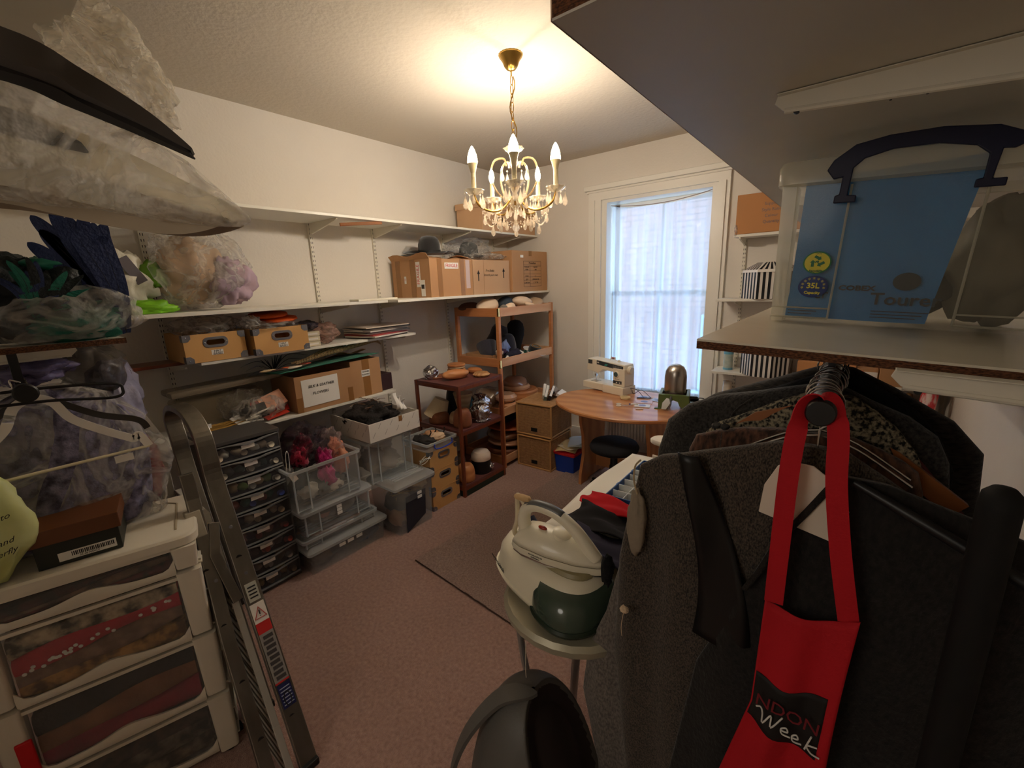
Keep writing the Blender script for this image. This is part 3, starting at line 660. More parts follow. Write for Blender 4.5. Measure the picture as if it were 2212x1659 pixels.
for i in range(18):
    a_ = rnd.uniform(-1.2, 1.2); L_ = rnd.uniform(.07, .13); e = Vector((rnd.uniform(-.25, .5), math.sin(a_), math.cos(a_))).normalized() * L_
    feather('plume_spike', [(0, 0, 0), e * .5, e], .014, m_bf, '', parent=pl, side=(1, 0, 0))
for i in range(6):
    s_ = 1 if i % 2 else -1
    feather('long_barb', [(0, 0, 0), (.02, s_ * .09, .02 + .015 * i), (.04, s_ * (.17 + .01 * i), .015 * i)], .004, m_bf, '', parent=pl, side=(0, 0, 1))
o = thing('trimming_packet', 'flat packet of pale striped feathers and an orange trim lying over the cutting mat edge', 'packet', (-2.86, 1.25, 1.262), .1)
for i in range(6): MB().blob((rnd.uniform(-.03, .03), -.10 + .05 * i, .004), (.018, .05, .008), i, .3, 2, 8).build('trim', M('trim_%d' % i, [(220, 190, 150), (60, 40, 34), (226, 110, 60), (230, 210, 190), (90, 60, 40), (200, 90, 70)][i], .6), o, smooth='all')
# long packet behind
o = MB().cbox((0, 0, 0), (.20, .62, .035)).build('long_packet', clear('smoky_packet', (150, 136, 116), .75, .2, bump=(10, .6, (1, .3, 1), .02)), bevel=.01, smooth=True)
o.location = (-3.05, .96, 1.205); o.rotation_euler = (.03, 0, 0); tag(o, 'long flat brownish clear packet propped above the lowest left shelf', 'packet')
sp = MB()
for i in range(2): pass
o = MB().box(-.06, .06, -.24, .24, 0, .20).build('clear_film_box', clear('grimy_film', (168, 150, 120), .35, .2, bump=(8, .8, (1, 1, 1), .02)), bevel=.02, smooth=True)
o.location = (-3.06, .90, .957); tag(o, 'dusty clear plastic sleeve standing on the lowest left shelf behind the straw', 'plastic sleeve')
# straw bundle
st = thing('straw_bundle', 'tied bundle of golden straw with a paper tag on the lowest left shelf', 'straw bundle', (-2.90, .86, .962))
m_straw = M('straw', (186, 146, 62), .7, var=(20, (150, 110, 40), .3)); sb = MB()
for i in range(110):
    y0, y1 = -.13 + rnd.uniform(-.02, .02), .13 + rnd.uniform(-.03, .03); r0 = rnd.uniform(0, .035); a_ = rnd.uniform(0, PI)
    p0 = (r0 * math.cos(a_) * 1.2, y0, .004 + r0 * math.sin(a_)); p1 = (r0 * math.cos(a_ + .4) * 1.6, y1, .004 + r0 * math.sin(a_ + .3) * 1.3)
    sb.tube([p0, (p0[0] * .8 + p1[0] * .2, 0, p0[2] * .9), p1], .0016, 4)
sb.build('straws', m_straw, st, kind='stuff')
MB().box(-.002, .0, -.03, .02, .03, .055).build('paper_tag', m_paper, st, loc=(.03, -.09, 0))
# dressmaking packets
m_clearp = film('packet_film', (220, 216, 206), .32, .15, bump=(14, 1, (1, 1, 1), .02))
pk = thing('haberdashery_packet', 'heap of clear packets with red and black printed cards on the lowest left shelf', 'packet', (-2.93, 1.08, .957), .1)
for i, (c_, p, r_) in enumerate((((200, 44, 44), (.02, .03, .09), (.4, .9, .2)), ((30, 28, 30), (.05, -.06, .065), (.3, .8, -.2)), ((196, 60, 40), (.05, .06, .03), (.1, .3, .1)), ((236, 232, 226), (.03, -.10, .04), (.2, .5, .3)), ((232, 170, 140), (.04, .07, .11), (.5, 1, .4)), ((220, 60, 50), (0, .10, .05), (.1, .5, -.3)))):
    MB().cbox((0, 0, 0), (.10, .15, .006)).build('printed_card', M('card_%d_%d_%d' % c_, c_, .5), pk, loc=p, rot=r_)
MB().blob((.02, 0, .07), (.10, .17, .085), 21, .3, 2.4, 20, flat=-.06, crease=.25).build('clear_film', m_clearp, pk, smooth='all')
for i in range(3): MB().tube([(.06, -.15 + .03 * i, .02 + .015 * i), (.09, -.03 + .03 * i, .02 + .03 * i)], .007, 8).build('white_tube', m_paper, pk, smooth=True)
bagblob('large thin clear bag slumped between the straw and the printed packets', (-3.0, 1.02, 1.06), (.10, .14, .10), 23, flat=-.1, mat=m_bag2)
# ================================================================== floor stacks along the left wall
m_smoke = clear('smoke_drawer_plastic', (92, 92, 96), .32, .15); m_smokef = M('dark_tower_frame', (78, 75, 74), .45); m_smrim = clear('drawer_lip_plastic', (150, 150, 150), .7, .2)
tw = thing('drawer_tower', 'tall dark plastic tower of nine see-through drawers with paper labels', 'drawer unit', (-2.585, .855, 0))
fr = MB()
fr.box(-.38, .0, -.178, -.170, .02, .965).box(-.38, .0, .170, .178, .02, .965).box(-.38, -.372, -.17, .17, .02, .965).box(-.385, .004, -.182, .182, .955, .975).box(-.38, .0, -.178, .178, 0, .03)
for i in range(1, 9): fr.box(-.38, -.01, -.17, .17, .03 + i * .1035 - .005, .03 + i * .1035 - .001)
fr.build('frame', m_smokef, tw, bevel=.003)
dc = [[(226, 214, 190), (236, 230, 214), (210, 190, 160)], [(200, 190, 170), (120, 120, 110), (60, 90, 80)], [(236, 232, 220), (210, 180, 120), (150, 190, 110)], [(70, 90, 180), (180, 90, 70), (50, 120, 110)], [(214, 190, 160), (90, 100, 110), (230, 210, 180)], [(150, 60, 60), (190, 140, 130), (80, 70, 90)], [(220, 90, 70), (190, 190, 190), (120, 110, 110)], [(170, 160, 150), (90, 90, 90), (140, 120, 100)], [(120, 90, 60), (60, 60, 80), (180, 150, 100)]]
for i in range(9):
    z0 = .035 + i * .1035; H_ = .092; d_ = MB()
    # bowed front
    def bow(y): return .012 * (1 - (y / .17) ** 2)
    ys = [-.168 + .336 * k / 12 for k in range(13)]
    def wav(y): return H_ - .004 - .016 * math.exp(-((y) / .05) ** 2)
    ring0 = [(bow(y), y, z0) for y in ys] + [(bow(y) - .003, y, z0) for y in ys[::-1]]
    ring1 = [(bow(y) + .008, y, z0 + wav(y)) for y in ys] + [(bow(y) + .005, y, z0 + wav(y)) for y in ys[::-1]]
    d_.loft([ring0, ring1]); d_.box(-.36, -.002, -.166, -.163, z0, z0 + H_ - .02).box(-.36, -.002, .163, .166, z0, z0 + H_ - .02).box(-.36, .0, -.163, .163, z0, z0 + .003)
    dr = d_.build('drawer', m_smoke, tw)
    MB().loft([[(bow(y) + .008, y, z0 + wav(y) - .003) for y in ys] + [(bow(y) + .018, y, z0 + wav(y) - .001) for y in ys[::-1]], [(bow(y) + .008, y, z0 + wav(y) + .003) for y in ys] + [(bow(y) + .018, y, z0 + wav(y) + .003) for y in ys[::-1]]]).build('lip', m_smrim, dr)
    MB().loft([[(bow(y) + .001, y, z0 - .002) for y in ys] + [(bow(y) + .012, y, z0 - .004) for y in ys[::-1]], [(bow(y) + .001, y, z0 + .003) for y in ys] + [(bow(y) + .010, y, z0 + .003) for y in ys[::-1]]]).build('base_lip', m_smrim, dr)
    MB().box(.018, .0192, -.034, .034, z0 + .048, z0 + .07).build('paper_label', m_paper, dr, rot=None)
    for q in range(7):
        c_ = dc[8 - i][q % 3]; yy = -.14 + .045 * q + rnd.uniform(-.01, .01); mt_ = M('notion_%d_%d_%d' % c_, c_, .5)
        if q % 3 == 0: MB().lathe([(.017, 0), (.017, .004), (.012, .006), (.012, .032), (.017, .034), (.017, .038)], 12, RT((-.03, yy, z0 + .012), (rnd.uniform(-.4, .4), 1.2, 0))).build('spool', mt_, dr, smooth=True)
        else: MB().blob((-.04 - .02 * (q % 2), yy, z0 + .026), (.04, .028, .018 + .01 * (q % 2)), q + i, .4, 2.4, 8).build('haberdashery', mt_, dr, smooth='all')
o = MB().box(-.17, .17, -.16, .16, 0, .012).build('black_tray', m_black, bevel=.003); o.location = (-2.76, .84, .977 - .001) ; bpy.data.objects.remove(o)

def tub(lab, x1, y0, y1, z0, h, depth, taper=.012, lid=None, lidh=.03, ribs=True, corner=True, group=None, rimz=None, base=True, col=None, name='storage_tub'):
    """clear plastic tub, front at x1"""
    m_ = col or m_tub
    t = thing(name, lab, 'storage box', (x1 - depth / 2, (y0 + y1) / 2, z0), 0, group); a, b = depth / 2, (y1 - y0) / 2
    def rg(dx, z, r=.02): return [(x, y, z) for x, y in rrect(2 * (a - dx), 2 * (b - dx), r, 4)]
    hb = h - (lidh if lid else 0)
    MB().loft([rg(taper, 0), rg(0.004, hb), rg(.0065, hb), rg(taper + .003, .004)], True, True).build('body', m_, t, smooth=True)
    rim = MB().loft([rg(-.006, hb - .018), rg(-.008, hb), rg(.006, hb), rg(.004, hb - .018)], False, False, closed=True).build('rim', m_tubrim, t, smooth=True)
    if ribs:
        rb_ = MB()
        for s_ in (-1, 1):
            yy = s_ * b * .55; rb_.box(a - taper * .6, a + .001 - 0, yy - .003, yy + .003, .0, hb - .015)
            rb_.box(a - taper - .001, a - taper + .004, yy, s_ * (b - taper), .003, .008)
        rb_.box(a - taper - .006, a + .001 - .003, -b + .016, -b + .022, .0, hb - .015).box(a - taper - .006, a + .001 - .003, b - .022, b - .016, .0, hb - .015)
        rb_.build('corner_ribs', m_tubrim, t, kind='stuff')
    if lid:
        l_ = MB().loft([rg(-.010, hb - .014), rg(-.012, hb + .004), rg(.0, hb + lidh * .6), rg(.015, hb + lidh), rg(.03, hb + lidh)], False, True)
        lo = l_.build('lid', m_tubrim if lid == 'frost' else m_, t, smooth=True)
        if lid == 'ribbed' or lid == 'frost':
            k = MB(); n = 8
            for i in range(n): k.tube([(-a + .05 + (2 * a - .1) * (i + .5) / n, -b + .045, hb + lidh), (-a + .05 + (2 * a - .1) * (i + .5) / n, b - .045, hb + lidh)], .007, 8)
            k.build('lid_ribs', m_tubrim, lo, smooth=True, kind='stuff')
    return t, a, b, hb
def paperlab(t, a, y, z, w=.05, h=.022, n=1, dz=.03):
    for i in range(n): MB().box(a, a + .0015, y - w / 2, y + w / 2, z - h / 2 - i * dz, z + h / 2 - i * dz).build('paper_label', m_paper, t)
def stuffing(t, items, nm='contents'):
    for i, (c, r, col, seed) in enumerate(items):
        MB().blob(c, r, seed, .35, 2.3, 14, crease=.2).build(nm, M('content_%d_%d_%d' % col, col, .75, bump=(30, .4)), t, smooth='all')
# left column on the carpet
t, a, b, hb = tub('wide flat clear tub full of dark cloth with three paper labels, on the carpet', -2.48, 1.05, 1.61, 0, .185, .42, lid='frost', ribs=False)
stuffing(t, [((.0, .0, .08), (.19, .27, .08), (46, 40, 48), 31), ((.1, .15, .07), (.09, .11, .06), (30, 38, 60), 32), ((.12, -.17, .06), (.06, .08, .05), (90, 70, 56), 33)])
for y in (-.06, .0, .065): paperlab(t, a - .004, y, .115, .045, .022)
t, a, b, hb = tub('thin clear tub with a pink label between two lidded tubs', -2.49, 1.03, 1.55, .19, .085, .36, lid='ribbed', ribs=True)
stuffing(t, [((0, 0, .03), (.15, .22, .025), (170, 130, 110), 34)]); paperlab(t, a - .002, -.06, .045, .05, .024); paperlab(t, a - .002, .06, .05, .05, .018)
t, a, b, hb = tub('clear lidded tub holding grey pieces with stacked paper labels', -2.475, 1.04, 1.515, .278, .18, .36, lid='frost')
stuffing(t, [((.02, 0, .06), (.14, .2, .055), (122, 114, 104), 35), ((.08, -.06, .05), (.06, .07, .035), (180, 130, 110), 36)]); paperlab(t, a + .001, .0, .115, .034, .020, 3, .024)
t, a, b, hb = tub('open clear tub overflowing with cellophane packets and magenta feathers', -2.455, 1.0, 1.455, .46, .265, .34)
stuffing(t, [((.0, 0, .07), (.14, .18, .07), (96, 92, 84), 37), ((.10, -.10, .09), (.05, .06, .05), (190, 184, 170), 38), ((.08, .05, .06), (.06, .08, .04), (214, 200, 180), 39), ((.08, -.13, .17), (.05, .05, .07), (60, 64, 58), 40), ((.05, .15, .2), (.08, .05, .1), (214, 150, 120), 41)])
t_open = t
for i, (c_, p) in enumerate((((170, 20, 60), (.04, -.10, .30)), ((190, 20, 110), (.06, .04, .24)), ((150, 16, 50), (.0, -.05, .34)), ((222, 140, 110), (.02, .15, .26)), ((210, 30, 120), (.08, .03, .12)))):
    MB().blob(p, (.06, .055, .08), 50 + i, .5, 2.8, 14, crease=.35).build('feather_bunch', M('dyed_%d' % i, c_, .9, sheen=.4, bump=(80, .8)), t, smooth='all')
MB().blob((-.02, -.05, .34), (.13, .16, .13), 61, .45, 2.2, 22, crease=.3).build('cellophane', film('dark_cellophane', (66, 48, 60), .45, .06, bump=(10, 1, (1, 1, 1), .03)), t, smooth='all')
MB().blob((.02, .10, .31), (.10, .10, .11), 63, .45, 2.4, 20, crease=.3).build('cellophane', film('shiny_cellophane', (200, 180, 180), .28, .05, bump=(10, 1, (1, 1, 1), .03)), t, smooth='all')
MB().tube(catmull([(.12, -.22, .25), (.13, -.215, .36), (.12, -.20, .385), (.11, -.19, .35), (.12, -.20, .26)]), .0018, 5).build('hook', m_paper, t)
MB().cbox((0, 0, 0), (.003, .035, .06)).build('swing_tag', m_paper, t, loc=(.165, -.205, .235), rot=(.4, .1, 0))
# right column
t, a, b, hb = tub('big clear tub with a ribbed lid, dark panel and hay inside, on the carpet', -2.37, 1.635, 1.99, 0, .405, .33, taper=.02, lid='frost', ribs=False)
stuffing(t, [((0, 0, .19), (.12, .13, .10), (70, 62, 60), 42), ((.06, .08, .30), (.08, .08, .05), (150, 126, 96), 43), ((.03, -.08, .09), (.1, .07, .07), (150, 110, 80), 44), ((.0, .05, .05), (.1, .1, .045), (180, 176, 172), 45)])
MB().prism([(-.08, -.10), (.10, -.02), (.115, .18), (-.07, .18)], 0, .002, RT((a - .012, -.02, .10), (PI / 2, 0, PI / 2))).build('dark_panel', M('navy_panel', (38, 40, 52), .5), t)
paperlab(t, a - .001, .03, .275, .04, .022, 2, .032)
hy = MB()
for i in range(90):
    c = Vector((rnd.uniform(-.08, .13), rnd.uniform(-.14, .14), rnd.uniform(.27, .345))); e = Vector((rnd.uniform(-.03, .03), rnd.uniform(-.05, .05), rnd.uniform(-.02, .02))); hy.tube([c - e, c, c + e], .0012, 3)
hy.build('hay', m_straw, t, kind='stuff')
t, a, b, hb = tub('clear tub of pale cloths standing on the big ribbed lid', -2.50, 1.54, 1.93, .412, .31, .36)
stuffing(t, [((.02, 0, .10), (.13, .15, .09), (176, 160, 142), 46), ((.08, .06, .06), (.07, .09, .04), (226, 218, 200), 47), ((.06, -.08, .16), (.08, .08, .07), (140, 128, 118), 48), ((.0, .0, .22), (.1, .13, .06), (200, 190, 178), 49)])
t, a, b, h = carton('open white box with slanted grey print, full of black netting, atop the clear tubs', -2.93, -2.45, 1.54, 1.965, .735, .865, open_=True, mat=M('white_printed_card', (228, 222, 212), .6), name='white_print_box')
pr = MB()
for i in range(9):
    y = -.19 + i * .048; z = .03 + (i % 2) * .055; pr.add([(a + .0008, y, z), (a + .0008, y + .003, z), (a + .0008, y + .026, z + .035), (a + .0008, y + .023, z + .035)], [(0, 1, 2, 3)])
for i in range(10):
    x = -.21 + i * .045; z = .03 + (i % 2) * .05; pr.add([(x, -b - .0008, z), (x + .003, -b - .0008, z), (x + .024, -b - .0008, z + .035), (x + .021, -b - .0008, z + .035)], [(0, 1, 2, 3)])
pr.build('printed_dash', M('grey_print2', (120, 110, 110), .7), t, kind='stuff')
MB().box(a, a + .001, .03, .06, .09, .13).build('tape', m_tape, t)
MB().blob((-.02, -.03, .09), (.21, .19, .12), 65, .35, 2.2, 22, crease=.35, flat=-.07).build('black_netting', M('black_netting', (26, 20, 18), .8, bump=(40, .8)), t, smooth='all')
bw = MB()
for i in range(14): c = Vector((rnd.uniform(-.1, .15), rnd.uniform(-.14, .08), rnd.uniform(.17, .23))); e = Vector((rnd.uniform(-.03, .03), .035, rnd.uniform(-.02, .02))); bw.tube([c - e, c + Vector((0, 0, .01)), c + e], .002, 4)
bw.build('bronze_ribbon', M('bronze_ribbon', (110, 76, 48), .5), t, kind='stuff')
for i in range(3): MB().sheet(lambda u, v, i=i: (.12 + .02 * math.sin(v * 5 + i), .10 + .03 * i + .03 * u, .13 + .13 * v * (1 - .2 * i)), 3, 8, .002).build('white_tulle', m_paper, t, smooth='all')
m_cs = clear('clear_case', (214, 220, 226), .3, .1)
o = MB().box(-.04, .04, -.045, .045, 0, .17).build('clear_case', m_cs, bevel=.006); o.location = (-2.60, 2.02, .74); o.location = (-2.62, 1.925, .80); bpy.data.objects.remove(o)
# kraft boxes stack + tray
kt = [('bottom', 0.0), ('middle', .168), ('topmost', .336)]
for n_, z in kt:
    kraft('kraft box with steel corners, %s of three beside the short rack' % n_, -2.45, 2.03, 2.325, z, .163, .30, None, open_=(n_ == 'topmost'))
m_bh = M('blue_handle', (40, 60, 170), .4)
t, a, b, hb = tub('shallow clear tray with a blue handle holding offcuts, on top of the kraft boxes', -2.43, 2.0, 2.31, .50, .075, .30, ribs=False)
MB().tube(catmull([(a + .01, -.09, .065), (a + .014, -.085, .03), (a + .016, .0, .018), (a + .014, .085, .03), (a + .01, .09, .065)]), .005, 8).build('handle', m_bh, t, smooth=True)
stuffing(t, [((0, -.05, .06), (.1, .08, .03), (40, 36, 34), 71), ((.05, .04, .07), (.06, .07, .03), (222, 190, 156), 72), ((-.04, .07, .06), (.08, .06, .03), (200, 150, 110), 73)])
for i, q in enumerate(((.02, -.02), (.0, .05), (.05, .10))): MB().tube(catmull([(q[0], q[1], .08), (q[0] + .01, q[1] + .015, .11), (q[0] + .02, q[1] + .0, .135)]), [.005] * 6 + [.004] * 6 + [.001], 6).build('dark_curl', m_bf, t, smooth=True)
o = thing('cord_bundle', 'looped white cord bundle on the lid of the front tub beside the kraft boxes', 'cord', (-2.47, 2.0, .412))
for i in range(3): MB().tube([(.03 * math.cos(q * .63) * (1 + .2 * i), .045 * math.sin(q * .63), .012 + .05 * (1 + math.sin(q * .63 + i)) / 2) for q in range(10)], .003, 6, closed=True).build('loop', m_white, o, smooth=True)

# ================================================================== racks
def rack(lab, x0, x1, y0, y1, posts, shelves, mat, matb, lip, name='shelf_rack', pw=.035, inner=None):
    t = thing(name, lab, 'rack', ((x0 + x1) / 2, (y0 + y1) / 2, 0)); a, b = (x1 - x0) / 2, (y1 - y0) / 2
    for sx in (-1, 1):
        for sy in (-1, 1): MB().cbox((sx * (a - pw / 2), sy * (b - pw / 2), posts / 2), (pw, pw, posts)).build('post', mat, t, bevel=.003)
    for z in shelves:
        if lip:
            MB().box(-a + .02, a - .02, -b + .02, b - .02, z - lip, z - lip + .012).build('shelf', matb, t)
            for s_ in (-1, 1):
                MB().box(s_ * (a - .01) - .009, s_ * (a - .01) + .009, -b + pw * .9, b - pw * .9, z - lip, z).build('rail', matb, t, bevel=.003)
                MB().box(-a + pw * .9, a - pw * .9, s_ * (b - .01) - .009, s_ * (b - .01) + .009, z - lip, z).build('rail', mat if s_ < 0 else matb, t, bevel=.003)
        else:
            MB().box(-a + .005, a - .005, -b + .005, b - .005, z - .018, z).build('shelf', inner or mat, t, bevel=.002)
            MB().box(a - .03, a - .004, -b + pw, b - pw, z - .045, z - .016).box(-a + pw, a - pw, -b + .004, -b + .03, z - .045, z - .016).build('rail', mat, t, bevel=.002)
    return t
m_beech = M('pale_beech', (214, 166, 126), .45, wave=(3, (200, 148, 106), 'Z', 2))
rk = rack('tall beech rack with four tray shelves of hat blocks in the corner', -3.04, -2.49, 2.975, 3.875, 1.54, (1.535, 1.075, .60, .12), m_oak, m_beech, .078)
for z in (1.50, 1.03): MB().box(.262, .279, -.452, -.430, z - .04, z + .035).build('brass_corner', M('polished_brass', (230, 200, 130), .15, 1.0), rk, bevel=.002)
sr = rack('short mahogany rack with three shelves of hat blocks in front of the tall rack', -2.935, -2.40, 2.335, 2.885, .965, (.965, .585, .10), m_mahog, m_mahog, 0, pw=.026, inner=M('plum_stained_ply', (112, 66, 62), .45, var=(8, (96, 54, 50), .3)))
MB().box(-.262, .262, -.27, .27, .0, .055).build('plinth', M('dark_green_plinth', (24, 40, 30), .5), sr, bevel=.003)
# hat blocks
m_bl = M('hat_block_wood', (206, 142, 92), .4, wave=(5, (186, 118, 70), 'Z', 4), coat=.2); m_bl2 = M('old_brown_block', (150, 86, 50), .55, var=(12, (110, 64, 40), .3), bump=(40, .3))
m_foil = M('crumpled_foil', (214, 214, 218), .16, 1.0, bump=(11, 1.0, (1, 1, 1), .03)); m_cream = M('cream_buckram', (226, 206, 170), .7); m_felt2 = M('white_felt_shape', (230, 204, 176), .8)
m_wood2 = M('pale_block_wood', (198, 170, 136), .6, wave=(6, (176, 146, 112), 'Z', 3))
def dome(lab, loc, r, h, mat, k=.8, name='hat_block', rot=None, cat='hat block', sx=1.0, n=28, grp=None, extra=None):
    """domed hat block; k squareness of shoulders"""
    pr_ = [(r * .94, 0), (r, h * .12)] + [(r * (math.cos(PI / 2 * t) ** (1 - k * .75) if t < 1 else .001), h * (.12 + .88 * math.sin(PI / 2 * t))) for t in [i / 10 for i in range(1, 11)]]
    o = MB().lathe(pr_, n, RT(sc=(sx, 1, 1))).build(name, mat, smooth='all'); o.location = loc
    if rot: o.rotation_euler = rot
    return tag(o, lab, cat, grp)
def wrapped(lab, loc, r, h, seed, rot=None):
    t = thing('foil_covered_block', lab, 'hat block', loc, rot=rot)
    MB().blob((0, 0, h * .45), (r, r * 1.05, h * .55), seed, .16, 2.6, 24, flat=-h * .45, crease=.12, sq=.85).build('foil', m_foil, t, smooth='all')
    MB().blob((0, .0, .012), (r * 1.05, r * 1.08, .016), seed + 1, .35, 4, 14).build('foil_skirt', m_foil, t, smooth='all')
    return t
def disc(lab, loc, r, h, mat, rot=None, name='hat_block', edge=.3, sx=1.0, cat='hat block'):
    e = h * edge; o = MB().lathe([(r - e, 0), (r, e), (r, h - e), (r - e, h), (.001, h)], 40, RT(sc=(sx, 1, 1))).build(name, mat, smooth=True); o.location = loc
    if rot: o.rotation_euler = rot
    return tag(o, lab, cat)
# short rack, top
disc('round flat hat block with a wooden lid, back of the short rack top', (-2.80, 2.72, .966), .085, .05, M('rope_ring', (196, 150, 100), .8, wave=(30, (150, 100, 60), 'Z', 1)))
disc('turned wooden lid resting on the roped ring of the short rack top', (-2.80, 2.72, 1.033), .083, .022, m_bl)
disc('middle disc of the stacked wooden pieces on the short rack top', (-2.80, 2.72, 1.017), .078, .015, M('pale_disc', (204, 176, 140), .7))
o = MB().blob((0, 0, .042), (.05, .125, .042), 3, .1, 1.5, 18, flat=-.04, sq=.95).build('hat_block', m_bl, smooth='all'); o.location = (-2.63, 2.54, .966); o.rotation_euler = (0, .12, -.35); tag(o, 'smooth teardrop wooden block at the front of the short rack top', 'hat block')
disc('oval wooden ring block with pale grain, right end of the short rack top', (-2.51, 2.735, .966), .075, .035, M('streaky_wood', (206, 160, 110), .3, wave=(9, (170, 116, 70), 'X', 6)), edge=.45)
disc('carved oval wooden base behind the oval ring block', (-2.66, 2.815, .966), .05, .045, m_bl, sx=1.6)
wrapped('foil wrapped block lying tilted on the short rack top near the wall', (-2.84, 2.46, .985), .06, .10, 81, rot=(.6, .3, .0)); disc('thin round wooden base under the tilted foil block', (-2.82, 2.49, .966), .075, .016, m_bl2)
# short rack, middle
o = MB().lathe([(.105, 0), (.10, .02), (.065, .17), (.001, .175)], 28).build('buckram_cone', m_cream, smooth=True); o.location = (-2.82, 2.44, .62); o.rotation_euler = (-.35, .25, 0); tag(o, 'tilted cream buckram cone on the left of the short rack middle shelf', 'hat shape')
dome('dark brown domed block beneath the cream buckram cone', (-2.76, 2.44, .586), .095, .10, m_bl2, .4)
o = MB().lathe([(.05, 0), (.055, .03), (.05, .05), (.085, .20), (.088, .21), (.001, .212)], 32).build('hat_block', m_wood2, smooth=True); o.location = (-2.68, 2.66, .60); tag(o, 'flared pale wooden block standing behind the short rack front post', 'hat block')
dome('black covered block leaning behind the flared pale wooden block', (-2.82, 2.68, .586), .075, .25, M('black_cover', (26, 26, 30), .7), .9)
dome('rusty brown domed block directly behind the short rack front post', (-2.50, 2.46, .586), .08, .155, m_bl2, .8)
dome('pale stub of wood beside the rusty brown domed block', (-2.62, 2.50, .586), .06, .10, m_wood2, .6)
wrapped('foil covered round block at the front of the short rack middle shelf', (-2.48, 2.66, .586), .08, .155, 83)
wrapped('larger foil covered block behind the front foil block on the short rack', (-2.60, 2.80, .586), .095, .19, 85)
o = MB().blob((0, 0, 0), (.045, .045, .06), 4, .3, 2, 12).build('blue_plastic_ball', M('pale_blue_plastic', (110, 170, 200), .4), smooth='all'); o.location = (-2.66, 2.745, .70); tag(o, 'pale blue wrapped piece wedged between the flared block and the foil', 'wrapped piece')
# short rack, bottom
dome('orange wooden dome block at the front of the short rack bottom shelf', (-2.49, 2.45, .10), .082, .15, m_bl, .8)
dome('grey brown dome block behind the orange dome on the short rack bottom', (-2.66, 2.52, .10), .085, .17, M('greyish_block', (130, 108, 88), .7), .8)
bt = thing('capped_block', 'black wrapped block topped with a white cap on the short rack bottom shelf', 'hat block', (-2.50, 2.66, .10))
MB().lathe([(.085, 0), (.09, .03), (.088, .12), (.07, .13)], 30).build('black_wrap', M('black_wrap', (20, 20, 22), .3, bump=(14, .7)), bt, smooth=True)
MB().lathe([(.084, .115), (.09, .125), (.088, .165), (.07, .195), (.03, .205), (.001, .206)], 30).build('white_cap', M('white_cap', (226, 206, 186), .5), bt, smooth=True)
MB().blob((.07, .05, .05), (.03, .03, .03), 3, .6, 3, 10).build('torn_foil', m_foil, bt, smooth='all')
o = MB().blob((0, 0, .0), (.06, .10, .03), 5, .2, 2, 14).build('hat_block', m_bl, smooth='all'); o.location = (-2.62, 2.76, .17); tag(o, 'wooden sliver block lying behind the white capped block', 'hat block')
# tall rack, top
def fs(lab, loc, r, rot, mat, seed, name='felt_hat_shape'):
    o = MB().blob((0, 0, 0), r, seed, .08, 1.4, 18).build(name, mat, smooth='all'); o.location = loc; o.rotation_euler = rot; return tag(o, lab, 'hat shape')
TZ = 1.49
fs('dark brown shallow shape at the wall end of the tall rack top', (-2.93, 3.08, TZ + .045), (.10, .12, .05), (0, 0, 0), M('dark_brown_felt', (96, 64, 52), .9), 91)
fs('large cream oval felt shape tilted on the tall rack top', (-2.74, 3.12, TZ + .06), (.085, .13, .055), (.25, .3, 0), m_felt2, 92)
fs('dark slate dome among the cream shapes on the tall rack top', (-2.76, 3.42, TZ + .055), (.08, .10, .08), (0, .1, .1), M('slate_felt', (60, 70, 80), .8), 93)
fs('small cream oval shape at the front of the tall rack top', (-2.56, 3.24, TZ + .035), (.045, .075, .045), (.2, .4, .2), m_felt2, 94)
fs('broad cream domed shape lying over another on the tall rack top', (-2.67, 3.58, TZ + .075), (.08, .14, .05), (-.1, .1, 0), m_felt2, 95)
fs('thin cream shell beneath the broad cream dome on the tall rack', (-2.58, 3.60, TZ + .035), (.05, .09, .028), (-.25, .2, 0), m_felt2, 96)
fs('film wrapped pale shape at the far end of the tall rack top', (-2.66, 3.79, TZ + .06), (.09, .095, .035), (.3, .25, 0), M('film_wrapped_wood', (190, 160, 130), .15, coat=1.0, bump=(12, .8)), 97)
fs('small brown wooden wedge between the cream shapes on the rack top', (-2.56, 3.42, TZ + .02), (.04, .10, .03), (0, 0, 0), m_bl2, 98)
o = MB().lathe([(.001, .01), (.03, .014), (.04, .0), (.001, -.01)], 20).build('silver_lid', m_chrome, smooth=True); o.location = (-2.545, 3.13, TZ + .04); o.rotation_euler = (.3, .6, 0); tag(o, 'small shiny silver lid at the tall rack top near corner', 'lid')
# tall rack, second shelf (top surface about z 1.01)
SZ = 1.01
crb = thing('shallow_tray_box', 'shallow cardboard tray of felt hats on the tall rack second shelf', 'tray', (-2.79, 3.17, SZ)); 
MB().box(-.17, .17, -.15, .15, 0, .004).box(-.17, .17, -.15, -.146, 0, .085).box(-.17, .17, .146, .15, 0, .085).box(-.17, -.166, -.15, .15, 0, .085).box(.166, .17, -.15, .15, 0, .085).build('walls', m_card, crb)
m_navyf = M('charcoal_felt', (50, 50, 60), .95, sheen=.4)
def hood(lab, loc, r0, r1, h, rot, mat, name='felt_hood'):
    t = MB().lathe([(r1, 0), (r1 * .97, .02), (r0 * 1.02, h * .55), (r0, h * .8), (r0 * .75, h * .97), (.001, h)], 32, cap=False).lathe([(r1 * .98, .001), (r0 * .98, h * .55), (r0 * .7, h * .93), (.001, h * .96)], 32, cap=False)
    o = t.build(name, mat, smooth='all'); o.location = loc; o.rotation_euler = rot; return tag(o, lab, 'felt hat')
hood('charcoal felt hat hood with an open rim tilted at the tall rack near end', (-2.80, 3.14, SZ + .17), .075, .10, .17, (PI * .92, -.55, .0), m_navyf)
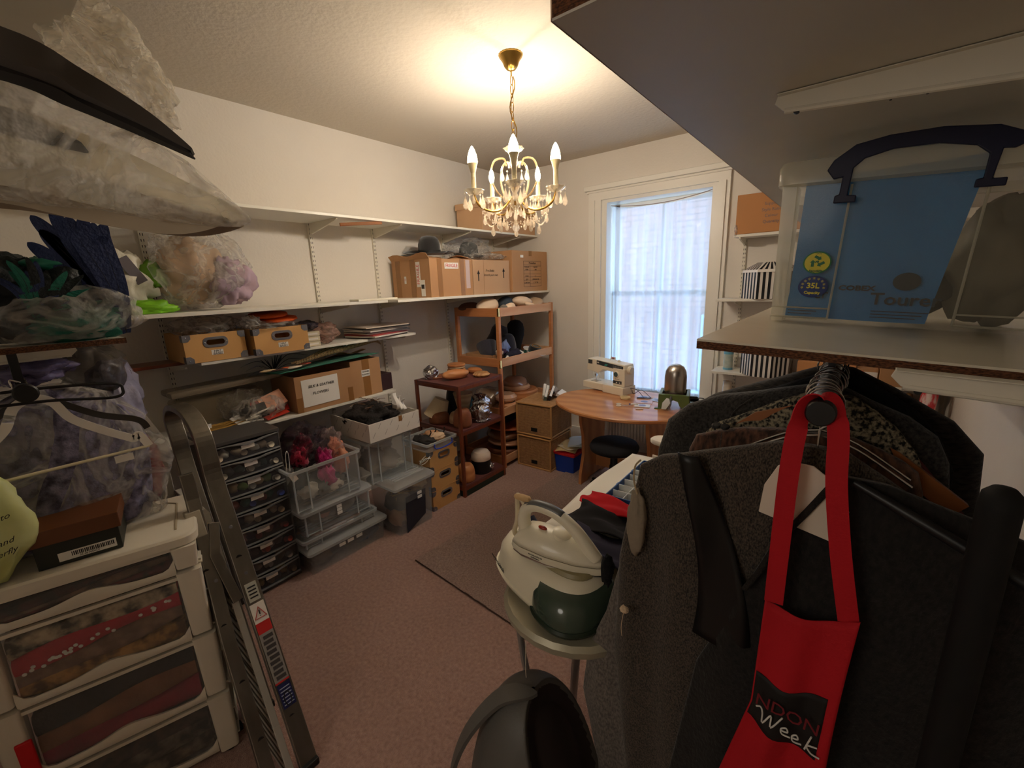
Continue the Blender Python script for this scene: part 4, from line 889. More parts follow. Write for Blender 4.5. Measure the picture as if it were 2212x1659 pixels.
hood('taller black felt hood leaning behind the charcoal hood on the rack', (-2.84, 3.30, SZ + .09), .085, .12, .26, (-.25, .25, 0), M('soft_black_felt', (38, 36, 40), .95, sheen=.3))
dome('dark navy domed felt crown in the middle of the second rack shelf', (-2.70, 3.36, SZ + .04), .085, .21, M('navy_felt', (28, 28, 40), .95, sheen=.3), .6, name='felt_dome', cat='felt hat')
dm = MB().lathe([(.055, 0), (.05, .03), (.06, .08), (.092, .19), (.098, .25), (.085, .31), (.05, .345), (.001, .355)], 32, RT(sc=(1, .9, 1))).build('dummy_head', M('black_canvas', (24, 24, 26), .95), smooth='all'); dm.location = (-2.80, 3.62, SZ + .01); tag(dm, 'black canvas dummy head shape standing on the tall rack second shelf', 'mannequin head')
pb = thing('pillbox_hat', 'black pillbox hat with gold beaded trim lying on a white paper plate', 'hat', (-2.60, 3.67, SZ + .03), rot=(0, .35, .3))
MB().lathe([(.001, -.012), (.10, -.012), (.125, .012), (.123, .014), (.10, -.008)], 32, RT(sc=(1, 1, 1))).build('paper_plate', m_paper, pb, smooth=True)
MB().lathe([(.075, -.008), (.08, .02), (.078, .05), (.068, .062), (.04, .060), (.001, .052)], 36, RT(sc=(.85, 1.05, 1))).build('crown', m_felt, pb, smooth=True)
gb = MB()
for i in range(34):
    a_ = 2 * PI * i / 34; gb.blob((.048 * .85 * math.cos(a_), .050 * 1.05 * math.sin(a_), .064), (.004, .005, .004), i, .2, 1, 4)
gb.build('gold_bead', M('gold_bead', (232, 176, 70), .25, .8), pb, kind='stuff')
for i, (c_, p, r_, l_) in enumerate((((30, 30, 48), (-2.56, 3.27, SZ + .06), (.06, .12, .05), 'dark navy cloth spilling over the tall rack second shelf lip'), ((120, 140, 190), (-2.62, 3.22, SZ + .13), (.04, .05, .07), 'pale blue ribbon pieces beside the rack post'), ((30, 70, 54), (-2.60, 3.55, SZ + .035), (.05, .07, .03), 'bottle green felt scrap near the paper plate'), ((50, 46, 44), (-2.66, 3.48, SZ + .04), (.06, .09, .03), 'dark brown felt scraps beneath the dummy head'), ((214, 190, 170), (-2.60, 3.10, SZ + .10), (.035, .04, .03), 'pale straw twist on the cardboard tray'), ((60, 40, 70), (-2.60, 3.16, SZ + .10), (.03, .05, .03), 'plum coloured scrap on the cardboard tray'), ((232, 228, 222), (-2.535, 3.14, SZ + .03), (.02, .03, .04), 'white paper scrap against the rack post'))):
    o = MB().blob((0, 0, 0), r_, 100 + i, .45, 2.6, 12, crease=.3).build('fabric_scrap', M('scrap_%d' % i, c_, .85), smooth='all'); o.location = p; tag(o, l_, 'fabric scrap')
for i, p in enumerate(((-2.53, 3.33, SZ + .075), (-2.52, 3.47, SZ + .05))):
    o = MB().sheet(lambda u, v: (.05 * u - .025, .07 * v - .035, .01 * math.sin(u * 5 + v * 4)), 4, 4, .001).build('paper_scrap', m_paper, smooth='all'); o.location = p; o.rotation_euler = (.3, .8, i); tag(o, ('torn white paper scrap on the navy cloth', 'narrow white paper scrap on the green felt')[i], 'paper')
# tall rack, third shelf
HZ = .535
disc('wide orange round hat block, back of the tall rack third shelf', (-2.77, 3.62, HZ), .20, .10, m_bl, edge=.15)
disc('pale oval hat block ring lying on the wide orange block', (-2.79, 3.58, HZ + .10), .155, .055, M('film_wood2', (206, 160, 124), .2, coat=.8), edge=.3)
fs('film wrapped crown dome on top of the oval ring block', (-2.80, 3.58, HZ + .17), (.13, .15, .075), (0, .1, 0), M('film_wood3', (170, 120, 92), .15, coat=1.0, bump=(9, .8)), 121, name='hat_block')
disc('thick orange cheese shaped hat block at the third shelf front', (-2.60, 3.20, HZ), .10, .075, m_bl, edge=.3)
disc('film wrapped round block on the thick orange block', (-2.62, 3.20, HZ + .076), .11, .08, M('film_wood4', (196, 150, 120), .12, coat=1.0, bump=(9, .8)), edge=.35)
o = MB().blob((0, 0, 0), (.16, .14, .09), 33, .15, 2, 18, flat=-.085, crease=.1, sq=.8).build('film_wrapped_block', M('film_box', (128, 104, 84), .15, coat=1.0, bump=(8, 1)), smooth='all'); o.location = (-2.84, 3.20, HZ + .10); tag(o, 'film wrapped dark block behind the third shelf round blocks', 'hat block')
# tall rack, bottom
disc('very wide thin orange brim block on the tall rack bottom shelf', (-2.72, 3.36, .31), .24, .018, M('terracotta_wood', (196, 98, 52), .5, bump=(60, .2)), edge=.3)
fs('film wrapped brown dome under the wide orange brim block', (-2.73, 3.34, .24), (.21, .25, .07), (0, 0, 0), M('film_wood5', (120, 76, 52), .15, coat=1.0, bump=(9, .8)), 122, name='hat_block')
disc('wooden base board on the lowest tray of the tall rack', (-2.74, 3.3, .055), .20, .05, m_bl2)
fs('pale film wrapped brim block low on the tall rack bottom shelf', (-2.72, 3.36, .165), (.22, .26, .045), (0, .04, 0), M('film_wood6', (176, 124, 92), .2, coat=1.0, bump=(9, .8)), 123, name='hat_block')
o = MB().blob((0, 0, 0), (.16, .28, .10), 35, .3, 2, 16, crease=.2).build('dark_sack', M('dark_sack', (30, 26, 26), .7), smooth='all'); o.location = (-2.78, 3.42, .425); tag(o, 'dark bag squeezed above the orange brim block on the tall rack', 'bag')
# ================================================================== window corner: wicker chests, blue box, table, machine, device, stool
def wicker(lab, loc, w, d, h, rz, lidded):
    t = thing('wicker_basket', lab, 'basket', loc, rz)
    a, b = w / 2, d / 2; body = MB()
    # woven courses: alternating bands standing proud
    n = 22
    for i in range(n):
        z0 = .018 + (h - .036) * i / n; z1 = z0 + (h - .036) / n * .70; e = .0025 if i % 2 else 0
        body.box(-a + .004 - e, a - .004 + e, -b + .004 - e, b - .004 + e, z0, z1)
    body.build('woven_wall', m_wick, t, kind='stuff', bevel=0)
    MB().box(-a + .008, a - .008, -b + .008, b - .008, .01, h - .012).build('lining', M('wicker_shadow', (84, 56, 32), .9), t)  # dark inner box, its colour painting the shade in the weave gaps
    st_ = MB()
    k = int(w / .016)
    for i in range(k):
        x = -a + .014 + (w - .028) * i / (k - 1)
        for y in (-b, b): st_.box(x - .0022, x + .0022, y - .0015, y + .0015, .02, h - .02)
    k = int(d / .016)
    for i in range(k):
        y = -b + .014 + (d - .028) * i / (k - 1)
        for x in (-a, a): st_.box(x - .0015, x + .0015, y - .0022, y + .0022, .02, h - .02)
    st_.build('stake', m_wick, t, kind='stuff')
    ed = MB(); r_ = .009
    for z in (.008, h - .006):
        for s_ in (-1, 1): ed.tube([(-a, s_ * b, z), (a, s_ * b, z)], r_, 8).tube([(s_ * a, -b, z), (s_ * a, b, z)], r_, 8)
    for sx in (-1, 1):
        for sy in (-1, 1): ed.tube([(sx * a, sy * b, 0), (sx * a, sy * b, h)], r_, 8)
    ed.build('rolled_edge', M('wicker_edge', (206, 158, 100), .6, wave=(60, (160, 112, 62), 'DIAGONAL', 2), bump=(60, .4)), t, smooth=True, kind='stuff')
    MB().box(-a * .16, a * .20, -b - .006, -b + .0, .045, .082).build('hand_hole', M('dark_hole', (18, 14, 10), .9), t, bevel=.004)
    if lidded: MB().box(-a + .006, a - .006, -b + .006, b - .006, h - .016, h - .004).build('lid', m_wick, t)
    return t
wicker('lower of two stacked wicker chests beside the tall rack', (-2.27, 3.34, 0), .37, .37, .315, .02, True)
wicker('upper wicker chest, topped by books, stacked on another wicker chest', (-2.275, 3.355, .325), .38, .385, .315, .05, True)
for i, (c_, p, r_, l_) in enumerate((((226, 220, 206), (-2.33, 3.44, .67), (.5, .15, .6), 'pale book leaning on the wicker chest top'), ((90, 120, 120), (-2.28, 3.40, .67), (.5, .25, .55), 'teal spined book leaning in the middle of the wicker chest top'), ((40, 36, 40), (-2.24, 3.42, .67), (.4, .4, .5), 'dark thin book leaning on the wicker chest top'), ((120, 100, 90), (-2.20, 3.52, .668), (.0, .3, .3), 'brown wallet lying on the wicker chest'), ((232, 230, 226), (-2.16, 3.50, .675), (.1, .5, .2), 'folded white paper at the edge of the wicker chest'), ((140, 130, 120), (-2.27, 3.55, .685), (.3, .7, .7), 'grey folded pouch standing at the back of the wicker chest'))):
    o = MB().cbox((0, 0, 0), (.028, .17, .11) if i < 3 else (.07, .13, .03)).build('book' if i < 3 else 'wallet' if i != 4 else 'folded_paper', M('book_%d' % i, c_, .5), bevel=.002); o.location = p; o.rotation_euler = r_
    if i < 3: MB().cbox((0, .003, .003), (.022, .166, .106)).build('pages', m_paper, o)
    tag(o, l_, 'book' if i < 3 else 'stationery')
m_blue = M('blue_box_plastic', (22, 62, 160), .45); m_redl = M('red_lid', (200, 34, 40), .4)
t = thing('blue_crate', 'small royal blue plastic box with a red lid beside the wicker chests', 'storage box', (-1.97, 3.385, 0), .0)
rg = lambda w, d, z, r=.015: [(x, y, z) for x, y in rrect(w, d, r, 4)]
MB().loft([rg(.19, .32, 0), rg(.215, .345, .185)]).build('body', m_blue, t, smooth=True)
MB().loft([rg(.225, .355, .175), rg(.23, .36, .197), rg(.20, .33, .205)]).build('lid', m_redl, t, smooth=True)
for i, (p, r_, c_, l_) in enumerate((((-1.98, 3.34, .225), (.05, -.08, .2), (206, 180, 130), 'manila envelope lying on the red lid'), ((-1.95, 3.42, .25), (.1, -.3, .3), (214, 226, 230), 'pale blue folded paper leaning over the envelopes on the red lid'), ((-1.93, 3.36, .235), (.0, -.12, -.3), (224, 210, 180), 'cream paper between the envelope and the blue paper'), ((-1.90, 3.46, .27), (.0, -.4, .1), (220, 230, 234), 'uppermost pale paper sheet on the red lidded box'))):
    o = MB().sheet(lambda u, v: (.2 * u - .1, .28 * v - .14, .012 * math.sin(u * 4 + i) + .012 * math.sin(v * 3 + i)), 6, 6, .0015).build('paper', M('sheet_%d' % i, c_, .7), smooth='all'); o.location = p; o.rotation_euler = r_; tag(o, l_, 'paper')

# pine table
tb = thing('pine_table', 'oval varnished pine table with panel legs in front of the window', 'table', (-1.45, 3.32, 0))
ov = lambda k: [(.60 * k * math.cos(2 * PI * i / 72), .46 * (k if k > .9 else k) * math.sin(2 * PI * i / 72)) for i in range(72)]
MB().loft([[(x, y, .705) for x, y in ov(.985)], [(x, y, .712) for x, y in ov(1)], [(x, y, .727) for x, y in ov(1)], [(x, y, .735) for x, y in ov(.985)]]).build('tabletop', m_pine, tb, smooth=True)
legp = [(-.25, 0), (-.245, .10), (-.19, .28), (-.20, .45), (-.24, .58), (-.25, .705), (.25, .705), (.24, .58), (.20, .45), (.19, .28), (.245, .10), (.25, 0), (.15, .0), (.12, .03), (-.12, .03), (-.15, 0)]
for sx in (-1, 1): MB().prism(legp, -.014, .014, RT((-.27 if sx < 0 else .31, 0, 0), (PI / 2, 0, PI / 2))).build('leg_panel', m_pine, tb, bevel=.003)
MB().box(-.256, .30, .02, .045, .10, .22).build('stretcher', m_pine, tb, bevel=.003)
# sewing machine
m_ivory = M('ivory_plastic', (232, 222, 200), .4); m_dgrey = M('dark_panel_plastic', (60, 62, 64), .35)
sm = thing('sewing_machine', 'ivory sewing machine with dark control panels on the pine table', 'sewing machine', (-1.735, 3.645, .735), math.radians(-14.5))
# local: x along the bed, front at y=-.09
MB().box(-.24, .0, -.09, .09, .012, .075).box(0, .235, -.09, .09, .0, .075).build('base', m_ivory, sm, bevel=.006)
MB().box(.105, .235, -.07, .07, .075, .24).build('column', m_ivory, sm, bevel=.008)
arm = [(-.215, .185), (-.20, .295), (.225, .275), (.235, .24), (.10, .20), (-.02, .205), (-.06, .175), (-.08, .165)]
MB().prism(arm, -.065, .065, RT((0, 0, 0), (PI / 2, 0, 0))).build('arm', m_ivory, sm, bevel=.006)
MB().box(-.195, -.145, -.0665, -.065, .245, .283).build('end_panel', m_dgrey, sm)
pn = MB(); pn.add([(-.09, -.0665, .248), (.215, -.0665, .222), (.215, -.0665, .262), (-.09, -.0665, .287)], [(0, 1, 2, 3)]).build('control_panel', m_dgrey, sm)
for i in range(8): MB().box(.105 + i * .012, .108 + i * .012, -.068, -.0665, .235 - i * .001, .262 - i * .001).build('stitch_mark', M('mark_grey', (150, 150, 150), .5), pn) if False else None
sk = MB()
for i in range(8): sk.box(.105 + i * .0125, .108 + i * .0125, -.068, -.0667, .236 - i * .001, .262 - i * .001)
sk.build('stitch_mark', M('mark_grey', (140, 145, 145), .5), sm, kind='stuff')
MB().box(-.08, -.062, -.070, -.0667, .262, .272).build('slider', m_white, sm)
MB().add([(.0, -.068, .248), (.03, -.068, .246), (.045, -.068, .262), (.015, -.068, .264)], [(0, 1, 2, 3)]).build('teal_flash', M('teal_print', (60, 150, 140), .4), sm)
dl = MB().lathe([(.030, 0), (.030, .006), (.026, .008), (.001, .008)], 28, RT((.145, -.07, .185), (PI / 2, 0, 0))).build('stitch_dial', m_ivory, sm, smooth=True)
MB().lathe([(.022, 0), (.021, .003), (.001, .003)], 28, RT((.145, -.078, .185), (PI / 2, 0, 0))).build('dial_face', M('dial_teal', (70, 90, 90), .3), dl, smooth=True)
MB().box(.11, .205, -.0715, -.070, .10, .127).build('lower_panel', m_dgrey, sm)
for x in (.152, .187): MB().box(x - .006, x + .006, -.078, -.0715, .106, .116).build('slider', m_white, sm, bevel=.002)
text('lettering', 'Royal', .022, M('grey_script', (130, 124, 112), .5), sm, (.15, -.0705, .142), FY, shear=.4)
MB().lathe([(.034, 0), (.036, .006), (.036, .02), (.028, .028), (.001, .028)], 30, RT((.232, .0, .225), (0, PI / 2, 0))).build('handwheel', m_ivory, sm, smooth=True)
MB().tube([(.0, .02, .285), (.0, .02, .30), (.075, .02, .292)], .003).lathe([(.012, 0), (.012, .004), (.005, .006), (.005, .04), (.012, .044), (.001, .046)], 14, RT((.01, .02, .308), (0, PI / 2, 0))).build('spool_holder', m_ivory, sm, smooth=True)
MB().lathe([(.0085, 0), (.0085, .03)], 14, RT((.02, .02, .308), (0, PI / 2, 0))).build('thread_spool', M('dusky_thread', (150, 90, 90), .7), sm, smooth=True)
MB().lathe([(.013, 0), (.015, .012), (.008, .02), (.001, .02)], 14, RT((.10, .02, .278))).build('bobbin_winder', m_ivory, sm, smooth=True)
nd = MB().tube([(-.135, -.02, .18), (-.135, -.02, .085)], .003).box(-.145, -.125, -.03, -.01, .125, .145).box(-.15, -.12, -.035, -.005, .083, .087).build('needle_bar', m_chrome, sm)
MB().box(-.175, -.10, -.055, .02, .0752, .077).build('needle_plate', m_chrome, sm)
MB().tube(catmull([(.236, .03, .04), (.27, -.02, .07), (.33, -.01, .06), (.39, .0, .004)]), .0025, 6).tube(catmull([(.236, .04, .035), (.27, .02, .01), (.33, .05, .05), (.43, .04, .003)]), .0025, 6).build('power_cable', m_black, sm, smooth=True)
# green device with a steel dome
m_olive = M('olive_enamel', (92, 108, 58), .4)
dv = thing('hat_block_heater', 'vintage olive green metal stand with a tall steel dome and tilting plate', 'hat steamer', (-1.06, 3.44, .735), math.radians(14))
def legplate(w, h, foot=.02, cut=.045):
    return [(-w / 2 - foot * .3, 0), (-w / 2, h), (w / 2, h), (w / 2 + foot * .3, 0), (w / 2 - .03, 0), (cut, .03), (cut * .7, .065), (0, .075), (-cut * .7, .065), (-cut, .03), (-w / 2 + .03, 0)]
for s_ in (-1, 1):
    MB().prism(legplate(.22, .115), -.004, .004, RT((0, s_ * .115, 0), (PI / 2, 0, 0))).build('side_plate', m_olive, dv, bevel=.001)
    MB().prism(legplate(.22, .115), -.004, .004, RT((s_ * .11, 0, 0), (PI / 2, 0, PI / 2))).build('side_plate', m_olive, dv, bevel=.001)
MB().box(-.112, .112, -.112, -.09, .105, .118).box(-.112, .112, .09, .112, .105, .118).box(-.112, -.09, -.09, .09, .105, .118).box(.09, .112, -.09, .09, .105, .118).build('top_frame', m_olive, dv, bevel=.002)
for sx in (-1, 1):
    for sy in (-1, 1): MB().cbox((sx * .118, sy * .118, .004), (.045, .04, .008)).build('foot', m_olive, dv, bevel=.002)
MB().lathe([(.082, .085), (.084, .10), (.084, .24), (.078, .285), (.06, .32), (.03, .34), (.001, .346)], 44, RT((0, .01, 0), (0, 0, 0), (1, .9, 1))).build('steel_dome', M('brushed_steel_dome', (212, 206, 198), .28, 1.0, var=(5, (170, 160, 150), .3, (4, 4, .3))), dv, smooth='all')
MB().lathe([(.086, .086), (.088, .11), (.08, .125)], 30, RT((0, .01, 0)), flute=(9, .05)).build('dark_collar', M('tarnished', (62, 50, 46), .5, .6), dv, smooth=True)
MB().tube([(-.02, -.118, .10), (-.02, -.135, .10), (-.02, -.15, .05), (-.035, -.155, -.0 + .012)], .008).build('lever', m_steel, dv, smooth=True)
MB().prism([(-.055, .0), (-.02, -.002), (.01, .05), (.0, .085), (-.02, .09), (-.05, .05)], 0, .004, RT((-.03, -.165, .012), (PI / 2.3, 0, 0))).build('tilting_plate', m_chrome, dv, bevel=.001)
for x in (-.06, .05): MB().lathe([(.006, 0), (.005, .005), (.001, .006)], 8, RT((x, -.119, .088), (PI / 2, 0, 0))).build('bolt', m_olive, dv, smooth=True)
MB().lathe([(.011, 0), (.011, .05), (.004, .06)], 12, RT((.115, .03, .07), (0, PI / 2, 0))).tube(catmull([(.17, .03, .07), (.22, .02, .065), (.235, .0, .0), (.236, -.01, -.18)]), .004, 8).build('power_cable', m_black, dv, smooth=True)
# bits on the table
Z = .736
sc_ = thing('scissors', 'open small steel scissors with white handles on the pine table', 'scissors', (-1.40, 3.24, Z), .4)
for s_ in (-1, 1):
    MB().tube([(.018 * math.cos(q * PI / 5) - .03 * 0 - .045, s_ * .026 + .014 * math.sin(q * PI / 5), .005) for q in range(10)], .004, 6, closed=True).build('handle', m_white, sc_, smooth=True)
    MB().add([(-.028, s_ * .018, .004), (-.02, s_ * .01, .004), (.06, -s_ * .004, .003), (.0, s_ * .006, .006)], [(0, 1, 2), (0, 2, 3), (1, 3, 2), (0, 3, 1)]).build('blade', m_chrome, sc_)
tp = thing('tape_measure', 'coiled cream tape measure beside the sewing machine base', 'tape measure', (-1.475, 3.43, Z))
for i in range(3): MB().tube([(.035 * math.cos(q * .42) * (1 + .1 * i), .03 * math.sin(q * .42), .006 + .007 * i) for q in range(15)], .0045, 6, closed=True).build('coil', M('tape_cream', (226, 206, 160), .6), tp, smooth=True)
for i, (p, s_, c_, l_, rz) in enumerate((((-1.30, 3.42, Z), (.13, .10), (226, 190, 190), 'clear pinkish pattern packet in the middle of the pine table', .3), ((-1.22, 3.52, Z), (.12, .09), (200, 206, 226), 'clear packet with blue print near the green stand', -.2), ((-1.27, 3.30, Z + .001), (.12, .09), (232, 226, 220), 'white notions packet with a round print on the pine table', .25), ((-1.36, 3.56, Z), (.10, .08), (214, 214, 230), 'pale packet behind the tape measure', .1))):
    o = MB().box(-s_[0] / 2, s_[0] / 2, -s_[1] / 2, s_[1] / 2, 0, .004).build('notions_packet', M('packet_%d' % i, c_, .25, alpha=.85), bevel=.001); o.location = p; o.rotation_euler = (0, 0, rz)
    MB().lathe([(.03, .0045), (.028, .005), (.001, .005)], 18).build('print', M('blue_print', (120, 130, 170), .5), o); tag(o, l_, 'packet')
o = MB().tube([(0, 0, .006), (.11, .05, .006)], .0045, 8).build('marker_pen', M('navy_pen', (26, 34, 80), .35), smooth=True); o.location = (-1.40, 3.50, Z); MB().tube([(.11, .05, .006), (.122, .055, .006)], .003, 8).build('tip', m_white, o); tag(o, 'dark blue pen lying among the packets on the pine table', 'pen')
o = MB().tube([(0, 0, .008), (.05, .025, .008)], .007, 8).build('thread_reel', m_paper, smooth=True); o.location = (-1.36, 3.28, Z); MB().tube([(-.004, -.002, .008), (-.014, -.007, .008)], .005, 8).build('blue_end', m_bh, o); tag(o, 'small white reel with a blue end by the scissors', 'reel')
o = MB().box(-.03, .03, -.011, .011, 0, .006).build('eraser_piece', M('chalk_cream', (222, 200, 180), .7), bevel=.002); o.location = (-1.255, 3.20, Z); o.rotation_euler = (0, 0, .35); tag(o, 'flat cream tailor chalk near the front edge of the pine table', 'chalk')
# stool
t = thing('stool', 'round black upholstered swivel stool in front of the pine table', 'stool', (-1.40, 3.06, 0))
MB().lathe([(.001, .40), (.14, .402), (.19, .425), (.197, .45), (.18, .478), (.12, .492), (.001, .497)], 40, RT((0, 0, -.01))).build('seat', M('black_upholstery', (24, 24, 28), .9, bump=(150, .2)), t, smooth='all')
MB().lathe([(.038, .10), (.036, .27), (.03, .28), (.028, .39)], 20).build('column', m_black, t, smooth=True)
for i in range(5):
    a_ = i * 2 * PI / 5 + .3
    MB().tube([(0, 0, .11), (.12 * math.cos(a_), .12 * math.sin(a_), .09), (.24 * math.cos(a_), .24 * math.sin(a_), .065)], [.02, .018, .013], 8).build('leg', m_black, t, smooth=True)
    MB().lathe([(.022, -.01), (.025, 0), (.022, .01)], 14, RT((.24 * math.cos(a_), .24 * math.sin(a_), .026), (PI / 2, 0, a_))).build('caster', m_black, t, smooth=True)

# ================================================================== alcove shelves right of the window
upright(-.755, YW, .6, 2.15, 'slotted white upright on the window wall just right of the window', face='y').location = (-.755, YW, .6)
upright(.10, YW, .6, 1.0, 'slotted dark upright on the window wall behind the coats', face='y').location = (.10, YW, .6)
for z, x0, w_ in ((2.032, -.80, 'highest, under the printed carton'), (1.545, -.888, 'middle, under the striped hat box'), (.955, -.888, 'lowest, under the round striped box')):
    board('alcove_shelf', x0, XR - .005, 3.80 if z < 2 else 3.84, YW - .02, z, .02, 'white shelf board right of the window, ' + w_)
    for x in (-.755, .10): bracket(x, YW - .018, z, .22, 'white bracket under the alcove shelf ' + w_.split(',')[0] + (', near the window' if x < 0 else ', behind the coats'), rz=-PI / 2, h=.05)
t, a, b, h = carton('brown carton printed with four lines of grey words on the highest alcove shelf', -.79, -.30, 3.835, 4.05, 2.052, 2.335, tape=False, mat=M('tan_cardboard', (184, 128, 80), .75))
for i, (p, q) in enumerate((('Supplier', ''), ('Style Ratio', '8550'), ('Colour', 'XXXX'), ('Quantity', ''))):
    text('lettering', p, .03, M('grey_print', (120, 92, 74), .8), t, (-.01, -b - .001, .20 - i * .042), FY, ax='CENTER'); 
    if q: text('lettering', q, .03, _mats['grey_print'], t, (.12, -b - .001, .20 - i * .042), FY)
MB().blob((-a + .005, -b, .03), (.012, .008, .04), 3, .5, 3, 8).build('shiny_tape', m_bag, t, smooth='all')
carton('small brown carton on top of the printed carton beside the window', -.56, -.30, 3.88, 4.05, 2.337, 2.47, tape=False)
m_bw = M('black_stripe', (22, 22, 26), .5); m_bww = M('white_stripe', (232, 226, 218), .5)
def striped(lab, cx, cy, z, r, h, nside, nst, lidh, rot=0.0, roof=False, name='striped_box'):
    t = thing(name, lab, 'hat box', (cx, cy, z), rot)
    V_ = [(r * math.cos(2 * PI * i / nside), r * math.sin(2 * PI * i / nside)) for i in range(nside)]
    MB().prism(V_, 0, h).build('body', m_bww, t)
    s_ = MB()
    for i in range(nside):
        p, q = Vector((*V_[i], 0)), Vector((*V_[(i + 1) % nside], 0)); out = ((p + q) / 2).normalized() * .0012
        for k in range(nst):
            u0, u1 = (k + .0) / nst, (k + .5) / nst; a_, b_ = p.lerp(q, u0) + out, p.lerp(q, u1) + out
            s_.add([a_, b_, b_ + Vector((0, 0, h)), a_ + Vector((0, 0, h))], [(0, 1, 2, 3)])
    s_.build('stripes', m_bw, t, kind='stuff')
    R = r * 1.05; V2 = [(R * math.cos(2 * PI * i / nside), R * math.sin(2 * PI * i / nside)) for i in range(nside)]
    l_ = MB(); l_.loft([[(x, y, h - .002) for x, y in V2], [(x * .96, y * .96, h + lidh * .25) for x, y in V2], [(x * .5, y * .5, h + lidh) for x, y in V2]]); lo = l_.build('lid', m_bww, t)
    s2 = MB()
    for i in range(nside):
        for k in range(nst):
            u0, u1 = (k + .2) / nst, (k + .7) / nst
            def P(u, lv):
                f_ = ((1.002, h - .002), (.962, h + lidh * .25), (.502, h + lidh))[lv]; a_ = Vector((*V2[i], 0)).lerp(Vector((*V2[(i + 1) % nside], 0)), u) * f_[0]; return (a_.x, a_.y, f_[1] + .0012)
            s2.add([P(u0, 1), P(u1, 1), P(u1 * .8 + .1, 2), P(u0 * .8 + .1, 2)], [(0, 1, 2, 3)])
    s2.build('lid_stripes', m_bw, lo, kind='stuff')
    return t
striped('six sided black and white striped hat box with a peaked lid', -.54, 3.94, 1.565, .115 * 1.6, .20, 6, 5, .07, .2)
striped('large black and white striped drum on the lowest alcove shelf', -.50, 3.885, .975, .18, .19, 8, 4, .02, .3)
t = thing('blue_tin', 'tall pale blue patterned tin on the lowest alcove shelf beside the window', 'tin', (-.785, 3.93, .975))
MB().lathe([(.036, 0), (.037, .004), (.037, .13), (.036, .135)], 28).build('body', M('pale_patterned_tin', (196, 200, 186), .3, var=(30, (160, 180, 176), .2)), t, smooth=True)
MB().lathe([(.0375, .0), (.0378, .018), (.0372, .018)], 28).build('blue_band', M('tin_blue', (110, 170, 196), .3), t, smooth=True)
MB().lathe([(.038, .132), (.038, .155), (.035, .158), (.03, .175), (.012, .18), (.001, .181)], 28).build('lid', _mats['tin_blue'], t, smooth=True)
carton('flat orange brown carton right of the striped drum on the lowest alcove shelf', -.29, .06, 3.85, 4.05, .975, 1.10, tape=False, mat=M('orange_card', (206, 144, 92), .7))
t, a, b, h = carton('carton with a red lettered label on the lowest alcove shelf above the coats', .065, .185, 3.84, 4.05, .975, 1.075, tape=False)
sticker(t, 'FRAGILE', .11, .045, 0.0, -b - .0012, .06, face='y', size=.028, rotz=.5, tx=.9)
carton('long brown carton at the right end of the lowest alcove shelf', .19, .46, 3.80, 4.05, .975, 1.11, tape=False)
o = MB().blob((0, 0, 0), (.17, .12, .17), 44, .4, 2.0, 18, crease=.35).build('brown_paper', M('kraft_wrap', (160, 122, 80), .8, bump=(9, .8)), smooth='all'); o.location = (.30, 3.80, .76); tag(o, 'crumpled brown wrapping paper beneath the lowest alcove shelf', 'wrapping paper')
o = MB().blob((0, 0, 0), (.12, .16, .12), 45, .4, 2.0, 16, crease=.3).build('dark_bag', M('dark_poly', (26, 26, 26), .4), smooth='all'); o.location = (.26, 3.62, .62); tag(o, 'dark plastic bag beneath the crumpled brown paper', 'bag')
def roll(lab, p0, p1, r, mat, end=m_card, name='paper_roll'):
    o = MB().tube([p0, p1], r, 20).build(name, mat, smooth=True); d = (Vector(p1) - Vector(p0)).normalized()
    MB().tube([Vector(p1) - d * .004, Vector(p1) + d * .002], r * .45, 14).build('core', end, o); return tag(o, lab, 'roll')
roll('red and white patterned gift wrap roll leaning in the right corner', (.36, 3.45, .0), (.455, 3.75, 1.10), .042, M('red_white_wrap', (214, 60, 66), .5, var=(9, (236, 214, 210), .06, (4, 4, 1))))
roll('pale grey tube roll standing upright in the right corner', (.475, 3.93, 0), (.475, 3.95, 1.28), .05, M('grey_tube', (190, 182, 176), .4, bump=(12, .3)))
roll('white paper roll in clear film standing beside the window', (-.80, 3.86, .0), (-.78, 3.95, .87), .035, M('film_roll', (216, 206, 190), .15, coat=1.0, bump=(14, .7)))
o = MB().blob((0, 0, 0), (.10, .08, .06), 46, .3, 2, 14, crease=.2).build('lilac_bag', M('lilac_poly', (206, 196, 214), .3), smooth='all'); o.location = (-.53, 3.9, .62); tag(o, 'pale lilac plastic bag low on the window wall behind the coats', 'bag')
bx = thing('floor_crate', 'pale carton holding rolls beneath the lowest alcove shelf', 'crate', (-.40, 3.88, 0)); MB().box(-.30, .34, -.12, .16, 0, .56).build('body', m_card, bx); MB().box(-.301, .341, -.121, .161, .53, .561).build('rim', m_tape, bx)
o = thing('clutter_box', 'tall brown carton in the right corner carrying the bags', 'cardboard box', (.17, 3.78, 0)); MB().box(-.16, .14, -.28, .26, 0, .50).build('body', m_card, o); MB().box(-.161, .141, -.02, .02, .3, .501).build('tape', m_tape, o)
